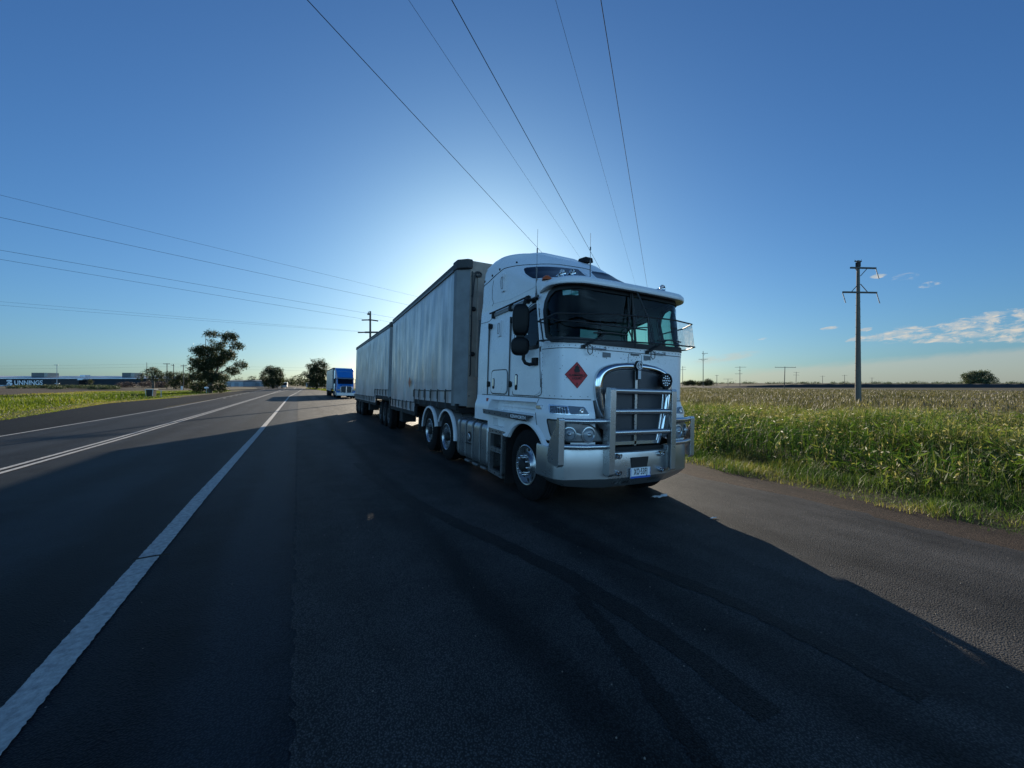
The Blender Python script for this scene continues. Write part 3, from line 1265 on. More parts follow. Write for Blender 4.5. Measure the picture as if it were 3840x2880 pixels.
# flared lip round the wheel arch
for sg in (-1, 1):
    b = MB()
    pts = []
    for k in range(37):
        a = math.radians(-38 + 218 * k / 36)
        pts.append((0.03 + .625 * math.cos(PI - a), .52 + .60 * math.sin(a)))
    for k, (y, z) in enumerate(pts):
        z = max(z, .86)
        for r, x in ((0.0, 1.20), (.0, 1.235), (.035, 1.245), (.075, 1.232), (.10, 1.212)):
            dy, dz = y - .03, z - .52
            L = math.hypot(dy, dz) or 1
            b.v.append((sg * x, y + dy / L * r, z + dz / L * r))
    for k in range(36):
        for j in range(4):
            b.f.append((k * 5 + j, k * 5 + j + 1, (k + 1) * 5 + j + 1, (k + 1) * 5 + j))
    o = b.build('wheel_arch_lip', WHITE2, TR)
    auto_smooth(o, 40)
    # dark liner
    b = MB()
    b.lathe([(0, .598), (.62, .598)], 'x', (sg * 1.19 if sg < 0 else .57, .03, .52), 40, math.radians(10), math.radians(170))
    b.build('wheel_arch_liner', DARK, TR, normals=False)

# ---- windscreen, gasket, divider
patch(CAB, WS, -.004, 'windscreen', GLASS, TR, rings=8)
band(CAB, WS, .055, .02, .012, 'windscreen_gasket', RUB, TR, thick=.03)
b = MB()
b.tube([hullp(CAB, 0.0, 2.25, .012), hullp(CAB, -.01, 2.65, .012), hullp(CAB, -.02, 3.05, .012)], .018, 8)
b.build('windscreen_divider', RUB, TR)
# side windows with frame, both doors
for sg in (-1, 1):
    dp = rounded(side([(-.31, 1.56), (-.245, 2.27), (-.07, 2.945), (.60, 2.76), (.575, 1.53), (-.2, 1.53)], sg), .05, 3)
    door = patch(CAB, rounded(side([(-.295, 1.60), (-.275, 2.2), (.565, 2.2), (.565, 1.54), (-.15, 1.54)], sg), .1, 4), .012, 'door', WHITE, TR, rings=8, thick=.014)
    seam(CAB, dp, 'door_seam', door, .006, close=True, off=.001)
    seam(CAB, side([(-.29, 1.66), (-.232, 2.27)], sg), 'door_edge_rail', door, .012, STEEL, off=.008)
    w_ = patch(CAB, side(SWIN, sg), -.006, 'side_window', GLASSD if sg < 0 else GLASSC, TR, rings=5)
    band(CAB, side(SWIN, sg), .02, .035, .014, 'window_frame', RUB, w_, thick=.03)
    seam(CAB, side([(-.265, 2.24), (-.105, 2.90), (-.07, 2.945), (.05, 2.93)], sg), 'quarter_trim', w_, .018, WHITE2, off=.012)
    # chrome grab handle recess
    b = MB()
    b.prism(rounded([(.395, 1.61), (.395, 1.86), (.475, 1.86), (.475, 1.61)], .03), 'x', sg * 1.151, sg * 1.168)
    h = b.build('door_handle', PLAS, door)
    b = MB()
    b.prism(rounded([(.405, 1.68), (.405, 1.845), (.44, 1.845), (.44, 1.68)], .015), 'x', sg * 1.164, sg * 1.185)
    b.build('handle_grip', CHROME, h, bevel=.004)
    # locker door at the back of the cab
    lk = patch(CAB, rounded(side([(.77, 1.55), (.77, 1.93), (1.37, 1.93), (1.39, 1.55)], sg), .09), .012, 'locker_door', WHITE, TR, rings=5, thick=.014)
    seam(CAB, rounded(side([(.755, 1.535), (.755, 1.945), (1.385, 1.945), (1.405, 1.535)], sg), .1), 'locker_seam', lk, .008, close=True, off=.001)
    b = MB()
    b.prism(rounded([(1.235, 1.62), (1.235, 1.80), (1.305, 1.80), (1.305, 1.62)], .025), 'x', sg * 1.151, sg * 1.17)
    b.build('locker_handle', PLAS, lk)
    b = MB()
    b.prism(rounded([(1.245, 1.66), (1.245, 1.79), (1.275, 1.79), (1.275, 1.66)], .012), 'x', sg * 1.166, sg * 1.182)
    b.build('locker_grip', CHROME, lk)
    # vertical drip channels and hinges
    for y0, z1 in ((.68, 2.80), (1.52, 2.80)):
        b = MB()
        b.box(min(sg * 1.14, sg * 1.168), max(sg * 1.14, sg * 1.168), y0, y0 + .022, 1.51, z1)
        ch = b.build('drip_channel', STEEL, TR)
        for zz in (2.74, 1.70):
            b = MB()
            b.box(min(sg * 1.13, sg * 1.185), max(sg * 1.13, sg * 1.185), y0 - .085, y0 - .01, zz - .035, zz + .035)
            b.box(min(sg * 1.13, sg * 1.20), max(sg * 1.13, sg * 1.20), y0 - .06, y0 - .035, zz - .05, zz + .05)
            b.build('hinge', DARK, ch, bevel=.006)
    # roof side rail (dark drip rail with brackets)
    b = MB()
    b.tube([(sg * 1.165, 1.50, 2.975), (sg * 1.165, .78, 3.0), (sg * 1.165, .10, 3.03)], .014, 8)
    rail = b.build('side_rail', DARK, TR)
    b = MB()
    b.prism([(1.46, 2.90), (1.46, 2.955), (.12, 3.005), (.12, 2.95)], 'x', sg * 1.11, sg * 1.15)
    b.build('drip_moulding', GREYP, rail)
    for y0, z0 in ((1.38, 2.93), (.72, 2.96), (.16, 2.99)):
        b = MB()
        b.box(min(sg * 1.11, sg * 1.18), max(sg * 1.11, sg * 1.18), y0 - .03, y0 + .03, z0 - .06, z0 + .055)
        b.build('rail_bracket', DARK, rail, bevel=.012)
    # white vents with ribbed faces on the cab side
    for (y0, z0, hh) in ((1.02, 3.43, .30), (1.12, 2.66, .28)):
        pan = patch(CAB, rounded(side([(y0 - .055, z0 - hh / 2), (y0 - .055, z0 + hh / 2), (y0 + .055, z0 + hh / 2), (y0 + .055, z0 - hh / 2)], sg), .025), .035, 'side_vent', WHITE2, TR, rings=3, thick=.04)
        seam(CAB, rounded(side([(y0 - .03, z0 - hh * .33), (y0 - .03, z0 + hh * .33), (y0 + .03, z0 + hh * .33), (y0 + .03, z0 - hh * .33)], sg), .02), 'vent_slots', pan, .006, GREYP, close=True, off=.036)
    # panel seams of the high roof
    seam(CAB, [(s_of_y(CAB, 2.0, 3.60, sg), 3.55), (s_of_y(CAB, 1.7, 3.62, sg), 3.585), (s_of_y(CAB, 1.30, 3.62, sg), 3.645), (s_of_y(CAB, 1.0, 3.66, sg), 3.685)] +
         [(sg * 1.15, 3.66), (sg * .94, 3.645), (sg * .5, 3.67), (0, 3.70)], 'roof_seam', BODY, .007, off=.001)
    seam(CAB, side([(1.43, 3.57), (1.43, 3.16), (1.49, 3.12)], sg), 'roof_seam', BODY, .005)
    seam(CAB, side([(2.03, 2.86), (1.62, 2.85), (1.52, 2.88), (1.40, 2.955)], sg), 'roof_seam', BODY, .005)
    seam(CAB, side([(1.42, 3.15), (.75, 3.11), (.02, 3.15), (-.05, 3.17)], sg), 'roof_crease', BODY, .006, WHITE2, off=-.001)
    for y0, z0 in ((1.82, 3.63), (1.5, 3.67), (1.2, 3.71), (.78, 3.74)):
        b = MB()
        p = hullp(CAB, s_of_y(CAB, y0, z0, sg), z0, .004)
        b.lathe([(-.008, .0001), (-.008, .02), (.006, .02), (.010, .0001)], 'x', p, 10)
        b.build('roof_bolt', DARK, BODY)
    # belt seam and rivets
    seam(CAB, [(sg * 1.62, 2.20), (sg * 1.0, 2.185), (0, 2.18)], 'belt_seam', BODY, .005)
    seam(CAB, [(sg * s_, 1.51) for s_ in (0.75, 1.2, 1.6, 2.4, 3.2, 3.7)], 'sill_seam', BODY, .006)
    b = MB()
    k = 0
    for s_, z_ in [(q, 2.222) for q in np.arange(.1, 1.5, .075)] + [(1.60, q) for q in np.arange(1.6, 2.25, .06)] + [(q, 1.55) for q in np.arange(.8, 1.5, .12)] + [(1.68 + q, 1.525) for q in np.arange(0, 1.7, .06)] + [(1.66, q) for q in np.arange(2.3, 2.9, .07)] + [(q, 2.05) for q in np.arange(1.75, 2.4, .1)]:
        p = hullp(CAB, sg * s_, z_, .001)
        ax = 'y' if s_ < 1.05 else 'x'
        b.lathe([(-.004, .0001), (-.004, .006), (.004, .006), (.006, .0001)], ax, p, 6)
    b.build('rivets', GREYP, BODY)['kind'] = 'stuff'

# ---- high roof windows
win_l = rounded([(-1.15, 3.575), (-.62, 3.575), (-.13, 3.63), (-.40, 3.215), (-1.02, 3.25), (-1.31, 3.28), (-1.27, 3.42)], .06)
win_r = rounded([(.14, 3.655), (.56, 3.685), (.95, 3.60), (1.15, 3.575), (1.27, 3.42), (1.31, 3.28), (1.02, 3.25), (.40, 3.215), (-.20, 3.235)], .06)
for wpoly in (win_l, win_r):
    o = patch(CAB, wpoly, .008, 'roof_window', GLASSB, TR, rings=7)
    band(CAB, wpoly, .0, .022, .008, 'roof_window_frame', WHITE2, o, thick=.02)

# ---- sun visor: a curved hood over the windscreen
b = MB()
NV = 60
prof = [(-.02, 3.065), (.015, 3.052), (.08, 3.044), (.128, 3.042), (.136, 3.055), (.132, 3.10), (.10, 3.135), (.05, 3.155), (.0, 3.165), (-.06, 3.17)]
for i in range(NV + 1):
    s_ = -1.62 + 3.24 * i / NV
    edge = min(1, (1.62 - abs(s_)) / .60)
    kf = math.sin(edge * PI / 2) ** .7 if edge > 0 else 0
    p0 = Vector(wrap(CAB, s_, 3.06))
    p1 = hullp(CAB, s_, 3.06, .1)
    nrm = (p1 - p0)
    nrm.z = 0
    nrm.normalize()
    for (d, z) in prof:
        zz = 3.05 + (z - 3.05) * (0.35 + .65 * kf) + (.0 if abs(s_) < 1.2 else -.02 * (abs(s_) - 1.2) / .42)
        b.v.append(tuple(Vector((p0.x, p0.y, zz)) + nrm * (d * (0.10 + .90 * kf) + .004)))
m_ = len(prof)
for i in range(NV):
    for j in range(m_ - 1):
        b.f.append((i * m_ + j, i * m_ + j + 1, (i + 1) * m_ + j + 1, (i + 1) * m_ + j))
vis = b.build('sun_visor', WHITE2, TR)
auto_smooth(vis, 60)
seam(CAB, [(-1.60, 3.05), (-1.3, 3.072), (0, 3.078), (1.3, 3.072), (1.60, 3.05)], 'visor_seam', vis, .008, off=.006)
# marker lamps and air horns on the roof
for (s_, z_) in ((-1.16, 3.235), (-.36, 3.225), (0.0, 3.225), (.36, 3.225), (1.16, 3.235)):
    p = hullp(CAB, s_, z_, .0)
    b = MB()
    b.lathe([(-.02, .075), (0, .072), (.025, .055), (.045, .03), (.052, .0001)], 'z', (p.x, p.y - .04, p.z - .005), 16)
    o = b.build('marker_lamp', AMBER, TR, smooth=True)
for (hx, hy, hz, hl) in ((-.90, -.40, 3.30, .30), (-.74, -.42, 3.325, .42), (.66, -.80, 3.215, .35)):
    b = MB()
    b.lathe([(0, .052), (.012, .056), (.02, .048), (.045, .028), (.10, .016), (hl, .012), (hl, .0001)], 'y', (hx, hy, hz), 20)
    b.lathe([(0.004, .05), (.03, .02), (.06, .0001)], 'y', (hx, hy, hz), 20)
    o = b.build('air_horn', CHROME, TR, smooth=True)
    b = MB()
    b.box(hx - .015, hx + .015, hy + .12, hy + .16, hz - .10, hz)
    b.build('horn_bracket', CHROME, o)
# dark beacon box on the roof
b = MB()
b.prism([(.66, 3.955), (.69, 4.06), (.90, 4.075), (.95, 4.0)], 'x', .33, .50)
b.build('roof_beacon', PLAS, TR, bevel=.02)
# aerials
for (p0, p1, r0) in (((-1.13, -.05, 2.97), (-1.10, .0, 4.02), .016), ((-.62, -.66, 3.14), (-.60, -.62, 3.86), .012)):
    P0, P1 = Vector(p0), Vector(p1)
    b = MB()
    b.tube([P0, P0.lerp(P1, .08)], r0, 8)
    b.tube([P0.lerp(P1, .08), P0.lerp(P1, .37)], r0 * .6, 8)
    b.tube([P0.lerp(P1, .37), P0.lerp(P1, .44)], r0 * .8, 8)
    b.tube([P0.lerp(P1, .44), P0.lerp(P1, .66)], .0035, 6)
    b.tube([P0.lerp(P1, .66), P0.lerp(P1, .72)], .010, 8)
    b.tube([P0.lerp(P1, .72), P1], .0028, 6)
    b.build('aerial', STEEL, TR)
b = MB()
b.tube([(-1.10, .10, 3.0), (-1.16, -.02, 2.975), (-1.17, -.16, 2.98)], .012, 8)
b.tube([(-1.17, -.16, 2.98), (-1.17, -.18, 2.98)], .02, 8)
b.build('aerial_bracket', STEEL, TR)

# ---- grille: polished surround, mesh, centre bar, badge
def surr(t, k):
    """outer (k=0) and inner (k=1) outline of the grille surround, t along it from the lower driver's side over the top"""
    O = [(-.47, .90), (-.56, 1.10), (-.655, 1.36), (-.705, 1.58), (-.715, 1.74), (-.69, 1.85), (-.63, 1.925), (-.53, 1.975), (-.38, 2.015), (-.2, 2.035), (0, 2.04)]
    I = [(-.43, .90), (-.49, 1.10), (-.555, 1.36), (-.59, 1.58), (-.595, 1.70), (-.575, 1.785), (-.525, 1.845), (-.45, 1.88), (-.33, 1.91), (-.18, 1.925), (0, 1.93)]
    O = O + [(-x, z) for x, z in O[-2::-1]]
    I = I + [(-x, z) for x, z in I[-2::-1]]
    A = [Vector(o).lerp(Vector(i), k) for o, i in zip(O, I)]
    u = t * (len(A) - 1)
    j = min(int(u), len(A) - 2)
    f = u - j
    # smooth interpolation through the points
    P0, P1, P2, P3 = A[max(j - 1, 0)], A[j], A[j + 1], A[min(j + 2, len(A) - 1)]
    return .5 * ((2 * P1) + (P2 - P0) * f + (2 * P0 - 5 * P1 + 4 * P2 - P3) * f * f + (3 * P1 - 3 * P2 + P3 - P0) * f ** 3)


b = MB()
kk = [(0, -.86), (0, -.925), (.08, -.955), (.35, -.985), (.65, -.985), (.92, -.955), (1.0, -.92), (1.0, -.80)]
NT = 90
for i in range(NT + 1):
    for k, yy in kk:
        p = surr(i / NT, k)
        b.v.append((p.x, yy, p.y))
m_ = len(kk)
for i in range(NT):
    for j in range(m_ - 1):
        b.f.append((i * m_ + j, i * m_ + j + 1, (i + 1) * m_ + j + 1, (i + 1) * m_ + j))
gs = b.build('grille_surround', CHROME, TR)
auto_smooth(gs, 60)
b = MB()
ring = [surr(i / NT, 1.0) for i in range(NT + 1)]
b.add([(p.x * .995, -.938, p.y) for p in ring], [tuple(range(NT + 1))])
gm = b.build('grille_mesh', GRILLE, TR)
b = MB()
b.box(-.022, .022, -.965, -.942, .88, 1.93)
b.build('grille_bar', ALLOYB, gm, bevel=.004)
b = MB()
b.box(-.05, .05, -.944, -.940, .9, 1.93)
b.build('grille_bar_back', DARK, gm)
b = MB()
for sx_ in (-1, 1):
    b.tube([(sx_ * .545, -.95, 1.62), (sx_ * .525, -.95, 1.40), (sx_ * .47, -.95, 1.12), (sx_ * .42, -.95, .94)], .012, 8)
b.box(-.45, .45, -.965, -.93, .90, .945)
b.build('grille_trim', LIT, gm)
b = MB()
b.prism(rounded([(-.055, 1.99), (-.055, 2.04), (-.03, 2.065), (.03, 2.065), (.055, 2.04), (.055, 1.99), (.035, 1.95), (.03, 1.80), (-.03, 1.80), (-.035, 1.95)], .01), 'y', -1.012, -.975)
bd = b.build('grille_badge', PLAS, gs, bevel=.004)
b = MB()
b.tube([(.05 * math.cos(a), -1.014, 1.995 + .05 * math.sin(a)) for a in np.linspace(0, 2 * PI, 25)[:-1]], .006, 6, close=True)
for xx in (-.018, 0, .018):
    b.box(xx - .005, xx + .005, -1.02, -1.01, 1.81, 1.93)
    b.box(xx - .005, xx + .005, -1.02, -1.01, 2.055, 2.07)
b.build('badge_trim', LETW, bd)
text('K', .055, (-.004, -1.016, 2.013), (PI / 2, 0, 0), LETW, 'badge_lettering', bd, bold=.002)
text('W', .05, (0.0, -1.016, 1.972), (PI / 2, 0, 0), LETW, 'badge_lettering', bd, bold=.002)

# ---- placard, grey squares, service flap
def front_quad(poly, off, name, m, parent, thick=.004):
    return patch(CAB, poly, off, name, m, parent, rings=3, thick=thick)


pl = front_quad([(-1.125, 1.835), (-.975, 2.005), (-.815, 1.83), (-.965, 1.655)], .008, 'hazard_placard', REDP, TR)
seam(CAB, [(-1.118, 1.835), (-.975, 1.997), (-.823, 1.83), (-.966, 1.663)], 'placard_border', pl, .0025, BLACK, off=.009, close=True)
pp = hullp(CAB, -.972, 1.83, .011)
ang = math.atan2(wrap(CAB, -.92, 1.83)[1] - wrap(CAB, -1.02, 1.83)[1], .1)
for sz_, dz, st in ((.042, -.002, 'FLAMMABLE'), (.042, -.042, 'LIQUID'), (.05, -.12, '3')):
    o = text(st, sz_, (pp.x, pp.y - .002, pp.z + dz), (PI / 2, 0, ang), BLACK, 'placard_lettering', pl, ext=.001, bold=.0006)
fl = MB()
fl.prism([(-.035, 1.868), (-.045, 1.90), (-.028, 1.915), (-.03, 1.94), (-.008, 1.955), (0, 1.975), (.012, 1.945), (.03, 1.935), (.026, 1.91), (.04, 1.895), (.03, 1.868)], 'y', -.0015, .0)
fl.box(-.038, .038, -.0015, 0, 1.853, 1.861)
o = fl.build('placard_flame', BLACK, pl)
o.location = (pp.x, pp.y - .002, 0)
o.rotation_euler = (0, 0, ang)
for s0 in (-.51, .235):
    bb = [(s0 - .068, 2.085), (s0 - .068, 2.155), (s0 + .068, 2.15), (s0 + .068, 2.09), (s0 + .03, 2.093), (s0 - .03, 2.083)]
    front_quad(bb, .006, 'grey_patch', DECAL, TR, .002)
seam(CAB, rounded([(-.12, 2.165), (.12, 2.165), (.13, 2.035), (-.13, 2.035)], .02), 'service_flap_seam', BODY, .0035, close=True)
seam(CAB, [(-.085, 2.15), (.07, 2.15)], 'service_flap_handle', BODY, .010, STEEL, off=.006)
for s0 in (-.66, .46):
    b = MB()
    q = [hullp(CAB, s0 - .13, 2.235, .01), hullp(CAB, s0 - .13, 2.20, .045), hullp(CAB, s0 + .10, 2.185, .05), hullp(CAB, s0 + .12, 2.225, .01)]
    b.tube(q, .008, 8)
    b.build('grab_rail', ALLOYB, TR)
# scuffs on the paint of the front
b = MB()
for _ in range(46):
    s_ = random.uniform(-1.25, 1.0)
    z_ = random.uniform(1.55, 2.17)
    if abs(s_) < .76:
        z_ = random.uniform(2.06, 2.17)
    r_ = random.uniform(.003, .009)
    n_ = 5
    pts = [hullp(CAB, s_ + r_ * random.uniform(.4, 1.3) * math.cos(2 * PI * k / n_), z_ + r_ * random.uniform(.4, 1.6) * math.sin(2 * PI * k / n_), .0018) for k in range(n_)]
    b.add(pts, [tuple(range(n_))])
b.build('paint_chips', GREYP, BODY)['kind'] = 'stuff'

# ---- wipers and hoses
for (s0, sb0, sb1, zb) in ((-.90, -.74, -.16, 2.41), (.22, .42, .96, 2.40)):
    b = MB()
    p0 = hullp(CAB, s0, 2.205, .03)
    p1 = hullp(CAB, (sb0 + sb1) / 2 - .10, zb - .005, .06)
    b.tube([hullp(CAB, s0, 2.205, .0), p0], .028, 10)
    b.tube([p0, p0.lerp(p1, .45), p1], [.019, .014, .008], 8)
    wi = b.build('wiper_arm', RUB, TR)
    b = MB()
    b.tube([hullp(CAB, sb0, zb - .012, .03), hullp(CAB, (sb0 + sb1) / 2, zb + .012, .035), hullp(CAB, sb1, zb + .005, .03)], .011, 6)
    b.build('wiper_blade', RUB, wi)
    b = MB()
    b.tube([hullp(CAB, s0 + .06, 2.225, .03), hullp(CAB, s0 + .055, 2.14, .04), hullp(CAB, s0 + .085, 2.105, .045), hullp(CAB, s0 + .125, 2.13, .045), hullp(CAB, s0 + .13, 2.22, .04)], .006, 6)
    b.build('washer_hose', RUB, wi)

# ---- stone guard frame across the windscreen
def gp(s_, z_, d):
    return hullp(CAB, s_, z_, d)


b = MB()
rt = .011
top = [gp(-1.53, 2.565, .03), gp(-1.50, 2.565, .14), gp(-1.15, 2.60, .20), gp(-.6, 2.625, .20), gp(0, 2.65, .20), gp(.6, 2.67, .20), gp(1.05, 2.675, .20), gp(1.25, 2.665, .20), gp(1.42, 2.63, .10), gp(1.52, 2.60, .02)]
bot = [gp(-1.53, 2.30, .03), gp(-1.44, 2.285, .16), gp(-1.1, 2.27, .20), gp(-.5, 2.275, .20), gp(0, 2.285, .20), gp(.6, 2.30, .20), gp(1.05, 2.315, .20), gp(1.25, 2.315, .20), gp(1.42, 2.31, .10), gp(1.52, 2.30, .02)]
b.tube(top, rt, 8)
b.tube(bot, rt, 8)
inner = [gp(-1.30, 2.60, .16), gp(-1.15, 2.52, .14), gp(-1.0, 2.50, .13), gp(-.4, 2.49, .13), gp(.1, 2.49, .13)]
b.tube(inner, .009, 8)
b.tube([gp(.06, 2.29, .20), gp(.07, 2.655, .20)], .013, 8)
b.tube([gp(.07, 2.655, .20), gp(-.01, 3.03, .10)], .011, 8)
b.tube([gp(-.06, 3.03, .03), gp(-.17, 2.50, .06), gp(-.10, 2.30, .08)], .010, 8)
b.tube([gp(-1.36, 2.575, .19), gp(-1.30, 2.28, .19)], .011, 8)
sg_ = b.build('stone_guard', RUB, TR)
# its wire mesh on the passenger side (fine wires)
b = MB()
for k in range(24):
    t = k / 23
    pa = [p_.lerp(q_, t) for p_, q_ in zip(bot[4:9], top[4:9])]
    pa[0] = bot[4].lerp(top[4], t).lerp(pa[1], .12)
    for a_, c_ in zip(pa, pa[1:]):
        b.tube([a_, c_], .0016, 3, cap=False)
for k in range(62):
    t = k / 61
    u = t * 4
    j = min(int(u), 3)
    f = u - j
    a_ = bot[4:9][j].lerp(bot[4:9][j + 1], f)
    c_ = top[4:9][j].lerp(top[4:9][j + 1], f)
    b.tube([a_, c_], .0008, 3, cap=False)
b.build('guard_mesh', STEEL, sg_, normals=False)
# stickers on the glass
for (s0, z0, w0, h0) in ((-1.08, 2.945, .06, .035), (-.97, 2.935, .045, .03)):
    patch(CAB, [(s0 - w0, z0 + h0), (s0 + w0, z0 + h0 - .004), (s0 + w0, z0 - h0 - .004), (s0 - w0, z0 - h0)], -.012, 'glass_sticker', P('sticker_green', (.22, .42, .42), .5, var=.3, scale=60), TR, rings=2)

# ---- mirrors on the driver's side and the far side
for sg in (-1, 1):
    def X(v):
        return sg * v
    b = MB()

    def shell(yc, zc, hy, hz, x0, x1, p=3.2):
        rings = []
        prof_ = [(x0, .30), (x0, .78), (x0 + (x1 - x0) * .12, .93), (x0 + (x1 - x0) * .45, 1.0), (x1, .985), (x1, .9)]
        n_ = 28
        for (xx, k) in prof_:
            r_ = []
            for i in range(n_):
                a = 2 * PI * i / n_
                ca_, sa_ = math.cos(a), math.sin(a)
                r_.append((xx, yc + math.copysign(abs(ca_) ** (2 / p), ca_) * hy * k, zc + math.copysign(abs(sa_) ** (2 / p), sa_) * hz * k))
            rings.append(r_)
        k0 = len(b.v)
        for r_ in rings:
            b.v.extend(r_)
        for j in range(len(rings) - 1):
            for i in range(n_):
                b.f.append((k0 + j * n_ + i, k0 + j * n_ + (i + 1) % n_, k0 + (j + 1) * n_ + (i + 1) % n_, k0 + (j + 1) * n_ + i))
        b.f.append(tuple(k0 + i for i in range(n_))[::-1])
        b.f.append(tuple(k0 + (len(rings) - 1) * n_ + i for i in range(n_)))

    # housings are built facing along x, then swung so that the backs face forward and outward
    shell(0, .0, .125, .235, -.075, .075)
    shell(0, -.385, .135, .135, -.07, .075, 2.8)
    b.box(-.03, .05, -.05, .05, -.30, -.22)
    mo = b.build('mirror', PLAS, TR)
    auto_smooth(mo, 60)
    mo.location = (X(1.355), -.01, 2.635)
    mo.rotation_euler = (0, 0, math.radians(62) if sg < 0 else math.radians(180 - 62))
    b = MB()
    b.box(.076, .080, -.105, .105, -.20, .20)
    b.box(.076, .080, -.11, .11, -.49, -.28)
    b.build('mirror_glass', CHROME, mo)
    b = MB()
    b.tube([(X(1.12), -.05, 2.95), (X(1.22), -.05, 2.935), (X(1.31), -.05, 2.92), (X(1.33), -.05, 2.85)], .028, 8)
    b.box(min(X(1.10), X(1.17)), max(X(1.10), X(1.17)), -.10, .02, 2.91, 2.98)
    b.build('mirror_arm', PLAS, TR, bevel=.008)
    b = MB()
    b.tube([(X(1.32), -.06, 2.14), (X(1.325), -.06, 2.06), (X(1.30), -.08, 2.005), (X(1.25), -.11, 1.985), (X(1.20), -.14, 1.995), (X(1.155), -.16, 2.02)], .027, 8)
    b.box(min(X(1.14), X(1.21)), max(X(1.14), X(1.21)), -.215, -.095, 1.975, 2.085)
    b.build('mirror_arm', PLAS, TR, bevel=.008)

# ---- interior: floor, back wall, dash, seats, wheel, curtains, papers
b = MB()
b.box(-1.08, 1.08, -.62, 1.15, 1.52, 1.56)
b.box(-1.08, 1.08, 1.10, 1.15, 1.56, 3.05)
b.box(-1.08, 1.08, -.62, 1.15, 3.06, 3.10)
b.build('cab_lining', INT, TR)
b = MB()
b.prism([(-.80, 2.20), (-.80, 2.255), (-.55, 2.30), (-.25, 2.28), (-.2, 1.9), (-.2, 1.56), (-.62, 1.56)], 'x', -1.06, 1.06)
b.build('dashboard', INT, TR, bevel=.02)
for sx_ in (-.62, .62):
    b = MB()
    b.box(sx_ - .24, sx_ + .24, .30, .78, 1.85, 2.0)
    b.box(sx_ - .23, sx_ + .23, .74, .88, 2.0, 2.68)
    b.box(sx_ - .13, sx_ + .13, .76, .86, 2.70, 2.88)
    b.build('seat', P('seat_cloth', (.05, .055, .065), .9), TR, bevel=.05, seg=3)
b = MB()
pts = [(-.62 + .22 * math.cos(a), -.02 + .12 * math.sin(a), 2.36 + .20 * math.sin(a)) for a in np.linspace(0, 2 * PI, 25)[:-1]]
b.tube(pts, .015, 8, close=True)
b.tube([(-.62, -.02, 2.36), (-.62, -.22, 2.24)], .03, 8)
b.tube([(-.84, -.02, 2.36), (-.40, -.02, 2.36)], .014, 6)
b.build('steering_wheel', PLAS, TR)
b = MB()
b.box(-.80, -.50, -.70, -.698, 2.29, 2.47)
b.build('paper_sheet', PAPER, TR)
b = MB()
for _ in range(22):
    x_ = random.uniform(-.95, -.05)
    z_ = random.uniform(2.285, 2.33)
    b.box(x_, x_ + random.uniform(.04, .12), -.66 + random.uniform(-.06, .1), -.55 + random.uniform(0, .1), z_ - .03, z_ + random.uniform(0, .03))
b.build('dash_clutter', P('clutter', (.16, .2, .2), .7, var=.6, scale=14), TR)

